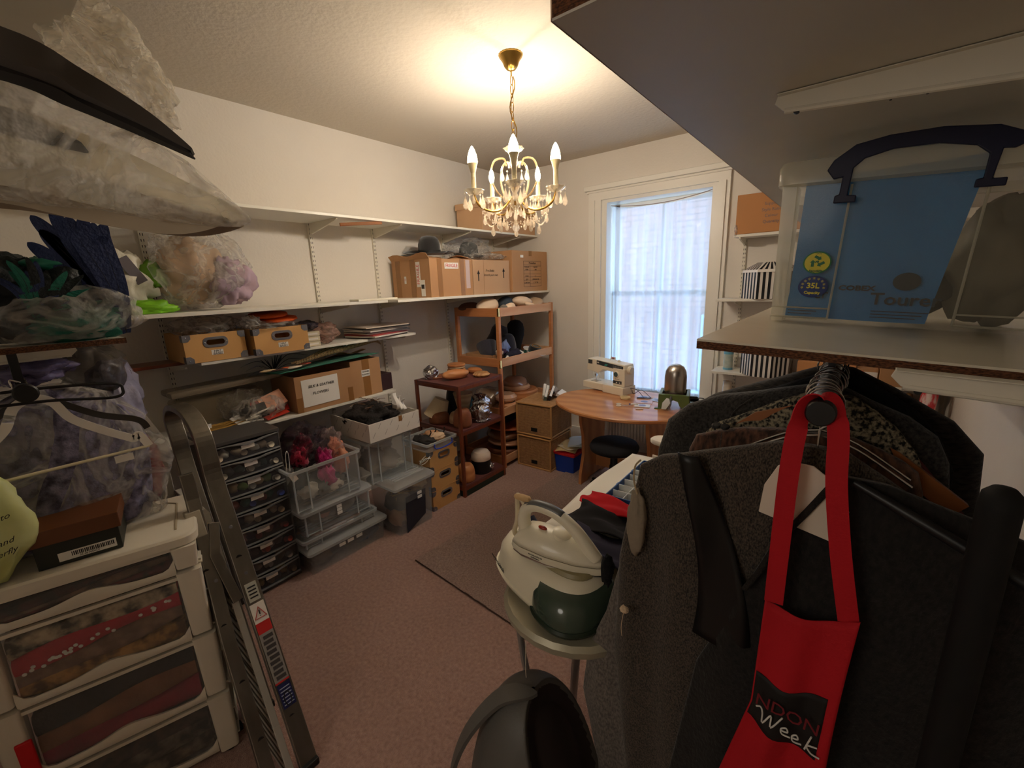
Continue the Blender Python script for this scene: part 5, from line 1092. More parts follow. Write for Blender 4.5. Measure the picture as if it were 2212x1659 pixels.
# ================================================================== deep shelves on the right wall
tilt = 0.05
def tz(x, z0): return z0 - tilt * (x + .237)
sh = thing('deep_shelf', 'deep white chipboard shelf on the right wall carrying the clear tub', 'shelf', (-.237, .89, 1.63))
MB().add([(0, 0, 0), (XR + .235, 0, -tilt * (XR + .235)), (XR + .235, 1.75, -tilt * (XR + .235)), (0, 1.75, 0), (0, 0, -.004), (XR + .235, 0, -tilt * (XR + .235) - .004), (XR + .235, 1.75, -tilt * (XR + .235) - .004), (0, 1.75, -.004)],
         [(0, 1, 2, 3), (7, 6, 5, 4), (0, 4, 5, 1), (1, 5, 6, 2), (2, 6, 7, 3), (3, 7, 4, 0)]).build('laminate', M('worn_cream_laminate', (226, 220, 202), .25, var=(4, (214, 206, 186), .3)), sh)
MB().add([(0, 0, -.004), (XR + .235, 0, -tilt * (XR + .235) - .004), (XR + .235, 1.75, -tilt * (XR + .235) - .004), (0, 1.75, -.004), (0, 0, -.019), (XR + .235, 0, -tilt * (XR + .235) - .019), (XR + .235, 1.75, -tilt * (XR + .235) - .019), (0, 1.75, -.019)],
         [(0, 1, 2, 3), (7, 6, 5, 4), (0, 4, 5, 1), (1, 5, 6, 2), (2, 6, 7, 3), (3, 7, 4, 0)]).build('chipboard_core', m_chip, sh)
s2 = thing('overhead_shelf', 'deep white overhead shelf seen from below on the right wall', 'shelf', (-.32, .505, 2.05))
MB().box(0, XR + .315, 0, 2.9, .003, .035).build('chipboard_core', m_chip, s2); MB().box(-.001, XR + .315, -.0, 2.9, 0, .003).build('underside_laminate', M('grey_white_laminate', (214, 208, 196), .5, var=(3, (200, 194, 182), .3)), s2)
MB().box(-.002, .0, 0, 2.9, .0, .033).build('edge_strip', M('chipped_edge_strip', (214, 196, 170), .5, var=(12, (176, 110, 74), .12, (1, 1, 1))), s2)
for p in ((.12, 1.55), (.16, 1.2), (.33, .62), (.38, .63), (.06, 1.9)): MB().lathe([(.002, -.0012), (.002, .0)], 8, RT((p[0], p[1], 0))).build('screw_hole', m_black, s2)
def wbracket(x, y, z, L, h, lab):
    pts = [(0, 0), (-L + .0, 0), (-L - .004, -.012), (-L + .01, -.026), (-L * .55, -.05 if h > .1 else -.03), (0, -h)]
    o = MB(); n = len(pts)
    o.add([(a, -.002, b) for a, b in pts] + [(a, .002, b) for a, b in pts], [tuple(range(n)), tuple(range(2 * n - 1, n - 1, -1))] + [(i, (i + 1) % n, n + (i + 1) % n, n + i) for i in range(n)])
    o.box(-L, 0, -.014, .014, -.002, 0.0)
    b = o.build('shelf_bracket', m_upr, bevel=.001); b.location = (x, y, z)
    q = MB().tube([(-L + .012, 0, -.026), (-L * .55, 0, -.052 if h > .1 else -.03), (0, 0, -h)], .005, 8).build('folded_flange', m_upr, b, smooth=True)
    for xx in (-L + .03, -L * .55): MB().lathe([(.005, -.003), (.005, .003)], 12, RT((xx, 0, -.03 if xx < -L * .7 else -.045), (PI / 2, 0, 0))).build('bolt_hole', m_black, b)
    return tag(b, lab, 'bracket')
wbracket(XR, .955, 2.049, .705, .16, 'large white pressed steel bracket under the overhead right shelf')
b_ = wbracket(XR, .86, 1.578, .50, .05, 'white steel bracket under the deep right shelf near its chipboard edge'); b_.rotation_euler = (0, .05, 0)
# clear 35 litre tub
tbx = thing('storage_tub', 'large clear tub with a navy carry handle and 35L sticker on the deep right shelf', 'storage box', (-.19, 1.30, 1.632), rot=(0, tilt, 0))
w_, d_, h_ = .52, .40, .375
def rr(ins, z, r=.03): return [(x + w_ / 2, y + d_ / 2, z) for x, y in rrect(w_ - 2 * ins, d_ - 2 * ins, r, 5)]
m_t35 = clear('clear_tub_wall', (220, 214, 196), .10, .12); m_rim35 = film('milky_rim', (236, 232, 214), .6, .2)
MB().loft([rr(.022, 0), rr(.006, h_ - .03), rr(.009, h_ - .03), rr(.025, .004)]).build('body', m_t35, tbx, smooth=True)
MB().loft([rr(.004, h_ - .055), rr(-.008, h_ - .05), rr(-.010, h_ - .012), rr(-.004, h_), rr(.012, h_ + .004), rr(.03, h_ + .004)], False, True).build('lid', m_rim35, tbx, smooth=True)
rb = MB()
for xa, xb in ((.018, .14), (.36, .50)):
    y0 = .020
    rb.tube([(xb if xa < .1 else xa, .004, h_ - .06), (xb if xa < .1 else xa, .017, .012)], .0028, 6)
    rb.tube([(xa, .018, .012), (xb, .018, .012)], .0028, 6).tube([(xa, .016, .036), (xb, .016, .036)], .0022, 6)
rb.build('moulded_rib', m_rim35, tbx, smooth=True, kind='stuff')
MB().loft([[(.020, .022, .0), (.020, .10, .0), (.046, .10, 0), (.046, .020, 0)], [(.004, .006, h_ - .05), (.004, .09, h_ - .05), (.034, .09, h_ - .05), (.034, .004, h_ - .05)]]).build('corner_post', m_rim35, tbx, smooth=True)
hp = [(.105, .325), (.09, .345), (.10, .365), (.135, .392), (.19, .402), (.27, .404), (.35, .394), (.388, .376), (.392, .358), (.378, .350), (.362, .352), (.358, .30), (.378, .300), (.378, .285), (.335, .285), (.335, .300), (.345, .302), (.345, .345), (.325, .362), (.27, .374), (.20, .374), (.155, .362), (.138, .345), (.136, .290), (.152, .288), (.152, .274), (.112, .274), (.112, .29), (.120, .292), (.121, .328)]
MB().prism(hp, .012, .020, RT((0, -.002, 0), (PI / 2, 0, 0))).build('carry_handle', M('navy_handle', (22, 26, 58), .45), tbx, bevel=.002)
for x_, z_ in ((.103, .345), (.378, .368)): MB().lathe([(.006, 0), (.006, .003)], 14, RT((x_, -.0, z_), (PI / 2, 0, 0))).build('pivot', m_rim35, tbx) 
# contents
m_bcl = M('blue_nonwoven', (40, 140, 210), .8, var=(9, (34, 126, 196), .3), bump=(240, .2))
def bl(u, v):
    x = .05 + u * (.27 + .035 * v); return (x, .042 - .012 * v + .006 * math.sin(u * 7 + v * 3), .01 + v * (.325 + .02 * u))
fb = MB().sheet(bl, 10, 10, .06).build('blue_fabric_bag', m_bcl, tbx, smooth=True)
m_pr = M('dark_teal_print', (14, 40, 60), .8)
text('lettering', 'Tourer', .038, m_pr, fb, (.275, .026, .062), FY, sx=1.1, off=.0006); text('lettering', 'COBEX', .016, m_pr, fb, (.185, .0265, .086), FY, sx=1.3, off=.0006); text('lettering', 'er', .034, m_pr, fb, (.118, .027, .07), FY)
MB().lathe([(.024, 0), (.024, .001)], 30, RT((.272, .026, .103), (PI / 2, 0, 0), (1, .82, 1))).build('round_print', m_pr, fb)
for i, (x_, w2) in enumerate(((.09, .07), (.27, .10))):
    for k in range(3): MB().box(x_ - w2 / 2, x_ + w2 / 2 - .01 * k, .0265, .0275, .034 - k * .007, .036 - k * .007).build('small_print', m_pr, fb)
MB().blob((.42, .20, .15), (.085, .15, .14), 51, .35, 1.8, 16, crease=.2).build('grey_cloth', M('grey_olive_cloth', (120, 112, 92), .8), tbx, smooth='all'); MB().blob((.30, .22, .09), (.10, .12, .085), 52, .4, 2, 14, crease=.2).build('black_cloth', M('black_cloth', (26, 26, 28), .85), tbx, smooth='all')
def stk(z, col, rim, sx):
    o = MB().lathe([(.0285, 0), (.0285, .0008), (.001, .001)], 36, RT((.10, .0135, z), (PI / 2 + .045, 0, 0), (sx, .92, 1))).build('round_sticker', M('sticker_%s' % rim[0], rim[1], .35), tbx)
    MB().lathe([(.0255, 0), (.0255, .0006), (.001, .0008)], 36, RT((.10, .0125, z), (PI / 2 + .045, 0, 0), (sx, .92, 1))).build('sticker_face', M('stickerf_%s' % rim[0], col, .35), o); return o
o = stk(.145, (226, 214, 60), ('green', (20, 120, 60)), 1.0); mg = M('recycle_green', (20, 110, 60), .4)
for i in range(3):
    a_ = PI / 2 + i * 2 * PI / 3; c_ = (.10 + .010 * math.cos(a_), .0112, .147 + .0095 * math.sin(a_))
    MB().prism([(-.007, -.003), (.003, -.003), (.003, -.006), (.009, 0), (.003, .006), (.003, .003), (-.007, .003)], 0, .0004, Matrix.Translation(c_) @ Euler((PI / 2, 0, 0)).to_matrix().to_4x4() @ Matrix.Rotation(a_ - PI / 2 - .5, 4, 'Z')).build('arrow', mg, o)
text('lettering', 'PP', .007, mg, o, (.10, .011, .146), FY, off=.0003); text('lettering', 'Recyclable', .0065, mg, o, (.10, .0112, .1255), FY, off=.0002); text('lettering', '100%', .006, mg, o, (.10, .0112, .166), FY)
o = stk(.088, (24, 52, 120), ('blue', (20, 44, 110)), 1.08); my = M('sticker_yellow', (236, 222, 80), .4)
text('lettering', '35L', .018, my, o, (.10, .0108, .090), FY, off=.0006); text('lettering', 'Capacity', .0095, my, o, (.10, .011, .0735), FY, off=.0003)
for i in range(9):
    a_ = PI * (-.05 + 1.1 * i / 8); text('star', '*', .014, my, o, (.10 + .0225 * math.cos(a_), .011, .088 + .019 * math.sin(a_) - .002), FY)

# ================================================================== hanging rail, coats, apron
RX, RZ = -.021, 1.55
rl = thing('hanging_rail', 'dark tube hanging rail with a round black end cap under the deep right shelf', 'clothes rail', (RX, .74, RZ))
MB().tube([(0, .012, 0), (0, 1.75, 0)], .0165, 24).build('tube', M('taped_grey_tube', (60, 60, 66), .25, .5, bump=(30, .5)), rl, smooth=True)
MB().lathe([(.001, 0), (.0175, .0), (.0195, .003), (.0195, .03), (.0175, .032)], 30, RT((0, 0, 0), (-PI / 2, 0, 0))).build('end_cap', m_black, rl, smooth=True)
for y in (.30, 1.4): MB().box(-.006, .006, y - .006, y + .006, .0, .055).build('rail_hanger', m_black, rl)
m_wire = M('hook_wire', (190, 188, 186), .2, 1.0)
def hook(parent, y, drop=.075, seed=0, up=.0):
    r_ = .024; dx = .004 * math.sin(seed)
    P = [(r_ * math.cos(a_), 0, r_ * math.sin(a_)) for a_ in [math.radians(d) for d in range(215, -35, -18)]]
    P = [(p[0] + dx, p[1], p[2] - .001) for p in P] + [(.012 + dx, 0, -.030), (0, 0, -.045), (0, 0, -drop)]
    return MB().tube(P, .0017, 7).build('hook', m_wire, parent, smooth=True)
def garment(name, lab, y, prof, mat, th=.05, n=60, fold=.007, seed=0, cat='coat', hookdrop=.09, sq=.75, nohook=False, yshift=None):
    """prof: (z, xl, xr, thickness factor) from the neck down; loft of horizontal rings"""
    t = thing(name, lab, cat, (RX, y, RZ)); rings = []
    P = [Vector((a, b, c, d)) for a, b, c, d in prof]; Q = []
    for i in range(len(P) - 1):
        for k in range(5): Q.append(P[i].lerp(P[i + 1], k / 5))
    Q.append(P[-1])
    z0 = P[0][0]
    for z, xl, xr, tf_ in Q:
        ring = []; cx_ = (xl + xr) / 2 - RX; a = (xr - xl) / 2; dn = min(1, (z0 - z) / .25); ys = (yshift(z) if yshift else 0)
        for j in range(n):
            q = 2 * PI * j / n; c, s_ = math.cos(q), math.sin(q)
            x = cx_ + a * math.copysign(abs(c) ** sq, c); f_ = fold * dn * (math.sin(x * 55 + seed + z * 2) + .6 * math.sin(x * 23 + seed * 2 - z * 5)) + .004 * mnoise.noise(Vector((x * 18, z * 18, seed)))
            ring.append((x, ys + th * tf_ * math.copysign(abs(s_) ** .8, s_) + f_, z - RZ))
        rings.append(ring)
    MB().loft(rings).build('body', mat, t, smooth='all')
    if not nohook: hook(t, y, hookdrop, seed)
    return t
def tweed(name, c1, c2, sc=130, st=(1, 1, .25), b=.6): return M(name, c1, .95, var=(sc, c2, .16, st), bump=(sc * 1.2, b, st, .004), sheen=.25)
m_tA = tweed('light_herringbone', (92, 80, 68), (20, 17, 16), 420, (1, 1, .5)); m_tB = tweed('brown_tweed', (104, 70, 52), (40, 26, 20), 110, (1, 1, .4)); m_tC = tweed('charcoal_knit', (64, 60, 56), (20, 19, 19), 170, (1, 1, 1))
m_tD = M('black_fleece', (14, 14, 15), 1.0, bump=(120, .5)); m_tE = M('speckled_boucle', (24, 23, 23), .95, var=(150, (150, 140, 116), .09), bump=(110, 1.0, (1, 1, 1), .01)); m_tF = tweed('dark_wavy_knit', (58, 52, 46), (14, 13, 13), 60, (1, 1, 3))
m_tN = tweed('black_flecked_tweed', (10, 9, 9), (30, 26, 24), 150, (1, 1, .5)); m_tG = tweed('pale_grey_tweed', (128, 120, 112), (84, 78, 74), 220, (1, 1, .5), .3)
# far to near
t = garment('knitted_cardigan', 'dark wavy knitted cardigan, furthest on the right hand rail', 1.22, [(1.535, -.05, .02, .5), (1.50, -.13, .09, .7), (1.44, -.27, .19, .9), (1.38, -.35, .24, 1), (1.1, -.38, .26, 1.1), (.5, -.36, .25, 1.2)], m_tF, seed=1)
t = garment('black_fleece_coat', 'black fleece coat with a bulky right shoulder near the white corner wall', 1.08, [(1.545, -.04, .03, .6), (1.525, -.08, .06, .8), (1.49, -.15, .115, 1.0), (1.44, -.20, .155, 1.15), (1.38, -.24, .18, 1.2), (1.30, -.25, .185, 1.2), (.45, -.25, .20, 1.2)], m_tD, th=.042, seed=2)
t = garment('charcoal_knit_coat', 'charcoal knit coat with a rounded shoulder seam beside the pine table', 1.0, [(1.535, -.06, .01, .5), (1.515, -.13, .05, .7), (1.495, -.21, .10, .9), (1.465, -.275, .14, 1), (1.42, -.32, .16, 1), (1.34, -.34, .17, 1), (.5, -.35, .19, 1.1)], m_tC, th=.034, seed=3)
MB().tube(catmull([(-.12, -.034, -.045), (-.15, -.037, -.075), (-.165, -.037, -.12), (-.17, -.037, -.2)]), .0012, 5).build('shoulder_seam', m_tF, t)
t = garment('speckled_jacket', 'black and cream speckled boucle jacket between the charcoal coat and brown tweed', .937, [(1.535, -.05, .02, .6), (1.515, -.09, .05, .8), (1.49, -.13, .08, 1), (1.45, -.20, .11, 1), (1.40, -.24, .13, 1), (.6, -.25, .16, 1)], m_tE, th=.024, seed=4)
MB().ribbon([(-.20, -.01, -.165), (-.10, -.012, -.075), (-.03, -.012, -.045), (.10, -.012, -.11), (.19, -.01, -.18)], .03, .012, (0, 0, 1)).build('wooden_hanger', M('hanger_wood', (150, 92, 50), .4), t)
t = garment('brown_tweed_jacket', 'brown tweed jacket with a squared shoulder and black buttons on the rail', .887, [(1.475, -.08, .03, .6), (1.465, -.14, .06, .8), (1.45, -.19, .09, .9), (1.435, -.225, .11, 1), (1.40, -.238, .12, 1), (.6, -.25, .14, 1)], m_tB, th=.02, seed=5)
for x in (-.165, -.150): MB().lathe([(.008, 0), (.009, .003), (.007, .005)], 16, RT((x, -.012, -.088), (.3, 0, 0))).build('button', m_black, t, smooth=True)
MB().tube([(-.15, -.036, -.09), (-.153, -.037, -.18), (-.152, -.038, -.3)], .001, 5).build('panel_seam', m_tA, t)
t = garment('grey_tweed_coat', 'pale grey tweed coat hanging lowest behind the light herringbone coat', .855, [(1.30, -.28, .05, .5), (1.15, -.36, .08, .7), (.95, -.40, .1, .8), (.80, -.455, .1, .9), (.66, -.47, .1, 1), (.45, -.42, .1, 1), (.10, -.40, .1, 1)], m_tG, th=.016, seed=6, nohook=True)
t = garment('herringbone_coat', 'light herringbone coat with a white shoulder pad hanging in front', .812, [(1.475, -.075, .02, .5), (1.455, -.13, .05, .7), (1.43, -.20, .09, .85), (1.405, -.27, .12, .95), (1.375, -.312, .15, 1), (1.30, -.325, .17, 1), (1.15, -.352, .19, 1), (.90, -.365, .2, 1), (.60, -.32, .2, 1), (.20, -.30, .2, 1)], m_tA, th=.022, seed=7, fold=.008, hookdrop=.10)
hc = MB().prism([(-.068, -.115), (-.083, -.165), (-.083, -.20), (.02, -.205), (.018, -.14), (-.002, -.11), (-.03, -.092), (-.05, -.094)], -.046, -.040, RT((.01, 0, 0), (PI / 2, 0, 0))); 
hc2 = MB().prism([(-.058, -.098), (-.074, -.135), (-.078, -.185), (.022, -.205), (.038, -.15), (.016, -.108), (-.012, -.088), (-.042, -.087)], .052, .055, RT((.012, 0, 0), (PI / 2, 0, 0))).build('white_hanger_plate', M('hanger_white', (226, 214, 196), .5), t, bevel=.001)
bs = MB()
def sat(u, v):
    x = -.205 + .035 * u + .07 * v * u + .05 * math.sin(v * 2.0); return (x + .0, -.040 - .008 * math.sin(v * 6 + u * 3), -.115 - .37 * v)
bs.sheet(sat, 6, 24, .002).build('black_satin_lining', M('black_satin', (9, 9, 11), .4), t, smooth='all')
MB().blob((-.288, -.018, -.30), (.020, .016, .075), 7, .25, 2.2, 16).build('felt_shoulder_pad', M('cream_felt_pad', (140, 126, 108), .95, bump=(60, .5)), t, smooth='all')
MB().tube(catmull([(-.282, -.024, -.155), (-.292, -.026, -.17), (-.294, -.026, -.20), (-.286, -.026, -.23)]), .002, 6).build('frayed_edge', M('frayed_cream', (170, 150, 120), .9), t, smooth=True)
MB().blob((-.352, -.02, -.44), (.014, .02, .04), 9, .3, 3, 12, crease=.2).build('torn_cuff', m_tD, t, smooth='all')
MB().blob((-.30, -.045, -.50), (.010, .008, .008), 9, .6, 3, 8, crease=.3).tube(catmull([(-.30, -.045, -.505), (-.303, -.05, -.54), (-.301, -.05, -.565)]), .0008, 4).build('loose_threads', M('thread_cream', (206, 180, 150), .9), t)
# nearest black coat
t = garment('black_tweed_coat', 'black flecked tweed coat, nearest on the right hand rail, behind the red apron', .772, [(1.45, .0, .07, .5), (1.435, -.02, .12, .7), (1.415, -.045, .19, .85), (1.385, -.05, .27, 1), (1.33, -.055, .34, 1.05), (1.20, -.10, .38, 1.1), (1.0, -.17, .40, 1.1), (.6, -.22, .42, 1.1), (.2, -.25, .44, 1.1)], m_tN, th=.014, seed=8, fold=.004, nohook=True)
MB().tube(catmull([(.03, -.018, -.10), (.0, -.02, -.16), (-.03, -.02, -.22), (-.055, -.02, -.29), (-.075, -.02, -.335)]), .005, 7).build('fur_edge', M('black_fur_edge', (40, 34, 30), 1.0, bump=(160, 1)), t, smooth='all')
t = garment('black_strap_hanger', 'padded black hanger arm sloping down to the right edge', .755, [(1.455, .0, .04, .3), (1.44, .0, .10, .3)], m_black, th=.01, nohook=True, cat='hanger'); bpy.data.objects.remove(t.children[0]); 
MB().tube([(.05, 0, -.10), (.11, -.02, -.122), (.22, -.05, -.165)], [.006, .008, .009], 10).build('arm', m_black, t, smooth=True)
t2 = thing('maroon_garment', 'maroon cloth edge sloping between dark coats towards the right wall', 'coat', (RX, .97, RZ)); MB().ribbon([(.06, 0, -.06), (.13, -.02, -.13), (.19, -.04, -.20), (.20, -.05, -.55)], .03, .012, (0, 0, 1)).build('cloth', M('maroon_cloth', (96, 34, 34), .8), t2); hook(t2, .97, .07, 3)
post = thing('rail_upright', 'black round topped garment rail upright at the right edge', 'clothes rail', (.155, .68, 0))
MB().tube([(0, 0, 0.0), (0, 0, 1.485)], .0185, 20).lathe([(.0185, 1.485), (.017, 1.50), (.010, 1.508), (.001, 1.51)], 20).build('post', M('matt_black_tube', (9, 9, 10), .8), post, smooth=True)
MB().tube([(-.10, .0, .02), (.10, 0, .02)], .012, 10).build('foot', m_black, post, smooth=True)
for i, (y, s_) in enumerate(((1.04, 2), (1.15, 5), (.985, 1), (.86, 4), (.83, 0))):
    k = thing('wire_hanger', ('third', 'furthest', 'fourth', 'second', 'nearest')[i] + ' bare hanger hook counted from the black rail end cap', 'hanger', (RX, y, RZ)); hook(k, y, .06, s_)
    MB().tube(catmull([(0, 0, -.06), (-.05, 0, -.075), (-.12, 0, -.12)]), .002, 6).tube(catmull([(0, 0, -.06), (.05, 0, -.075), (.12, 0, -.12)]), .002, 6).build('arm', m_wire, k, smooth=True)
# red apron
m_apr = M('red_cotton', (196, 14, 30), .8, var=(5, (176, 10, 26), .3), bump=(300, .15))
ap = thing('apron', 'red apron with a black printed panel hanging by its neck strap over the rail end', 'apron', (RX, .745, RZ))
hR = [(-.026 + .0, .012, -.30)]
L_ = catmull([(-.028, -.024, -.318), (-.028, -.028, -.20), (-.028, -.024, -.10), (-.026, -.008, -.035), (-.020, .012, .006), (-.004, .014, .023), (.014, .012, .014), (.024, .0, -.03), (.030, -.016, -.10), (.046, -.024, -.20), (.067, -.024, -.306)], 6)
MB().ribbon(L_, .026, .0022, [(1, .1, 0)] * 20 + [(.75, .65, 0)] * 20 + [(1, .1, 0)] * (len(L_) - 40)).build('neck_strap', m_apr, ap, smooth=True)
def bib(u, v):
    xl = -.040 - .012 * v - .115 * max(0, v - .33); xr = .080 - .020 * v - .004 * math.sin(v * 5)
    x = xl + (xr - xl) * u; z = -.318 - .018 * math.sin(PI * u) * (1 - v) - .62 * v + .022 * u
    return (x, -.024 + .010 * math.sin(u * 11 + v * 2) * (.3 + v) - .012 * v, z)
MB().sheet(bib, 30, 36, .002).build('bib', m_apr, ap, smooth='all')
def patch(u, v):
    u2, v2 = .02 + .86 * u, .225 + .150 * v + .045 * u * v + .006 * math.sin(u * 5) + .01 * u ; p = Vector(bib(u2, v2)); p.y -= .0025; return p
pt = MB().sheet(patch, 14, 10, .0008).build('printed_panel', M('apron_black_print', (26, 22, 22), .7), ap, smooth='all')
pc = [patch(.45, .35), patch(.5, .62)]
text('lettering', 'NDON', .033, M('dark_red_print', (120, 24, 34), .7), pt, (pc[0].x + .006, pc[0].y - .0065, pc[0].z + .002), (PI / 2, .06, .0), sx=.9, sp=.95)
# handwritten 'Week' as brush strokes
W1 = [[(0, .028), (.006, .031), (.009, .022), (.010, .004), (.020, .026), (.021, .004), (.034, .034)], [(.033, .011), (.042, .014), (.040, .020), (.034, .014), (.036, .006), (.046, .008)], [(.047, .010), (.055, .013), (.053, .019), (.048, .013), (.050, .005), (.060, .008)], [(.070, .032), (.064, .004)], [(.078, .018), (.066, .012), (.072, .003), (.082, .003)]]
wk = MB()
for s_ in W1:
    wk.tube(catmull([(x * 1.12, 0, z * 1.1 - x * .16) for x, z in s_], 5), .0013, 6)
wk.build('brush_lettering', M('white_print', (226, 222, 216), .7), pt, smooth=True, loc=(pc[1].x - .040, pc[1].y - .0085, pc[1].z - .012))
# small text bits
# ================================================================== ironing corner
ib = thing('ironing_board', 'ironing board with a silver grey padded cover on folding tube legs', 'ironing board', (-.56, .762, 0))
def outl(k):
    L = 1.20; pts = []
    for i in range(13):
        a_ = PI + PI * i / 12; pts.append((.195 * k * math.cos(a_), .17 + .17 * k * math.sin(a_)))
    return pts + [(.19 * k, .9), (.12 * k, L), (0, L + .03 * k), (-.12 * k, L), (-.19 * k, .9)]
MB().loft([[(x, y, .815) for x, y in outl(.9)], [(x, y, .818) for x, y in outl(1.0)], [(x, y, .838) for x, y in outl(1.02)], [(x, y, .85) for x, y in outl(.96)]]).build('padded_cover', M('silvered_cover', (178, 172, 150), .42, .35, bump=(10, .2)), ib, smooth=True)
m_lt = M('grey_tube_legs', (168, 168, 166), .35, .7)
MB().tube(catmull([(-.175, .15, .81), (-.18, .17, .60), (-.17, .20, .40), (-.13, .26, .03)]), .011, 10).build('leg', m_lt, ib, smooth=True)
MB().tube(catmull([(-.195, .17, .81), (-.20, .19, .60), (-.195, .22, .40), (-.16, .29, .03)]), .011, 10).build('leg', m_lt, ib, smooth=True)
MB().tube([(.02, .20, .80), (-.13, .40, .05)], .014, 10).build('leg', m_lt, ib, smooth=True)
MB().tube([(-.20, .28, .02), (.20, .28, .02)], .012, 10).build('foot_bar', m_lt, ib, smooth=True)
MB().tube([(.12, .9, .80), (.16, .06, .02)], .012, 10).build('leg', m_lt, ib, smooth=True)
MB().tube([(.0, .20, .81), (.10, .24, .76), (.14, .34, .70)], .005, 8).build('release_lever', m_lt, ib, smooth=True)
MB().tube(catmull([(-.03, .0, .82), (-.03, -.005, .74), (-.028, -.006, .70)]), .0012, 4).blob((-.027, -.006, .695), (.005, .005, .009), 3, .5, 3, 6).build('frayed_string', M('thread_cream2', (206, 196, 176), .9), ib)
m_cw = M('cream_appliance', (232, 224, 200), .35, coat=.3); m_seam = M('seam_brown', (90, 70, 44), .5)
sg = thing('steam_generator', 'cream steam generator base with a smoky green water tank on the ironing board', 'steam iron station', (-.625, .945, .852), math.radians(-17))
def eg(w, d, z, cx=0, cy=0, n=40, sq=.8): return [(cx + w / 2 * math.copysign(abs(math.cos(q)) ** sq, math.cos(q)), cy + d / 2 * math.copysign(abs(math.sin(q)) ** sq, math.sin(q)), z) for q in [2 * PI * i / n for i in range(n)]]
MB().loft([eg(.38, .21, .012), eg(.415, .235, .018), eg(.425, .245, .032), eg(.405, .23, .045), eg(.385, .215, .09, .0), eg(.35, .19, .118, .0, .005), eg(.30, .15, .128, .0, .01)]).build('body', m_cw, sg, smooth='all')
MB().loft([eg(.418, .238, .034), eg(.428, .248, .036), eg(.418, .238, .039)]).build('seam', m_cw, sg, smooth=True)
MB().loft([eg(.205, .232, .016, .115, -.012), eg(.21, .24, .03, .115, -.012), eg(.20, .225, .07, .112, -.011), eg(.17, .19, .105, .105, -.006)]).build('water_tank', M('smoky_green_tank', (62, 78, 66), .12, alpha=.93, coat=.6), sg, smooth='all')
MB().loft([eg(.215, .245, .018, .115, -.012), eg(.22, .25, .026, .115, -.012), eg(.212, .242, .034, .115, -.012)]).build('tank_rim', M('dark_green_rim', (34, 48, 36), .3), sg, smooth=True)
MB().loft([eg(.30, .135, .122, .01, .005), eg(.31, .145, .131, .01, .005), eg(.30, .135, .140, .01, .005), eg(.27, .11, .141, .01, .005)]).build('iron_rest', M('khaki_rest', (150, 138, 100), .4), sg, smooth=True)
MB().loft([eg(.06, .03, .138, .03, -.045), eg(.05, .022, .146, .03, -.045)]).build('rest_pad', M('navy_pad', (24, 32, 62), .5), sg, smooth=True)
MB().lathe([(.022, 0), (.022, .03), (.001, .034)], 18, RT((-.165, .06, .10), (0, -.9, 0))).build('hose_socket', M('navy_pad2', (40, 44, 66), .5), sg, smooth=True)
for i, s_ in enumerate(('morphyrichards', 'intellisteam')): text('lettering', s_, .0125 if i == 0 else .010, m_ink, sg, (-.115 + .012 * i, -.1165 + .002 * i, .072 - .014 * i), (PI / 2 - .2, .16, -.12))
for x in (-.12, .10): MB().lathe([(.012, 0), (.010, .012)], 12, RT((x, -.07, 0))).build('foot', m_cw, sg, smooth=True)
ir = thing('steam_iron', 'cream steam iron with a looped handle parked on the steam generator', 'iron', (-.575, .915, .985), math.radians(-2), rot=(0, .06, math.radians(4)))
def sole(z, k, dx=0): return [(x * k + dx, y * k, z) for x, y in catmull2] if False else [(x * k + dx, y * k, z) for x, y in [(-.13, -.045), (-.10, -.055), (-.02, -.055), (.06, -.042), (.115, -.018), (.138, 0), (.115, .018), (.06, .042), (-.02, .055), (-.10, .055), (-.13, .045), (-.137, 0)]]
MB().loft([sole(0, .96), sole(.005, 1.0), sole(.008, 1.0)]).build('soleplate', m_chrome, ir, smooth=True)
MB().loft([sole(.009, 1.0), sole(.022, 1.04), sole(.030, 1.03)]).build('lower_shell', m_cw, ir, smooth=True)
MB().loft([sole(.030, 1.0), sole(.032, 1.0)]).build('seam', m_seam, ir)
MB().loft([sole(.0325, 1.03), sole(.045, 1.0), sole(.062, .80, -.012), sole(.078, .50, -.02), sole(.083, .2, -.03)]).build('upper_shell', m_cw, ir, smooth='all')
HP = catmull([(.105, 0, .040), (.075, 0, .075), (.035, 0, .112), (-.02, 0, .138), (-.08, 0, .140), (-.115, 0, .120), (-.123, 0, .08), (-.11, 0, .040)], 6)
MB().tube(HP, [.022 - .006 * abs(math.sin(PI * i / (len(HP) - 1))) for i in range(len(HP))], 14).build('handle', m_cw, ir, smooth='all')
MB().tube([(p.x, 0, p.z + .004) for p in HP[16:32]], .0145, 12).build('grip', M('grey_soft_grip', (96, 98, 98), .35), ir, smooth='all')
MB().lathe([(.026, .0), (.027, .012), (.022, .016), (.001, .017)], 24, RT((.0, 0, .074), (0, .25, 0))).build('dial', m_cw, ir, smooth=True)
MB().blob((-.055, -.01, .085), (.014, .006, .006), 2, .1, 1, 8).build('indicator_lamp', M('amber_lamp', (150, 40, 20), .2), ir, smooth='all')
for i, s_ in enumerate(('morphyrichards', 'intellisteam')): text('lettering', s_, .007 if i == 0 else .006, m_ink, ir, (-.05, -.0575, .023 - i * .0075), (PI / 2, 0, 0))
MB().tube(catmull([(-.118, 0, .125), (-.14, 0, .15), (-.155, .01, .14), (-.16, .02, .06), (-.175, .03, .0), (-.15, .05, -.03)]), .007, 8).build('steam_hose', M('hose_cream', (214, 200, 170), .6), ir, smooth=True)
MB().blob((-.13, 0, .150), (.03, .011, .010), 5, .3, 2, 10).build('hose_tape', M('masking_tape', (214, 178, 130), .7), ir, smooth='all')
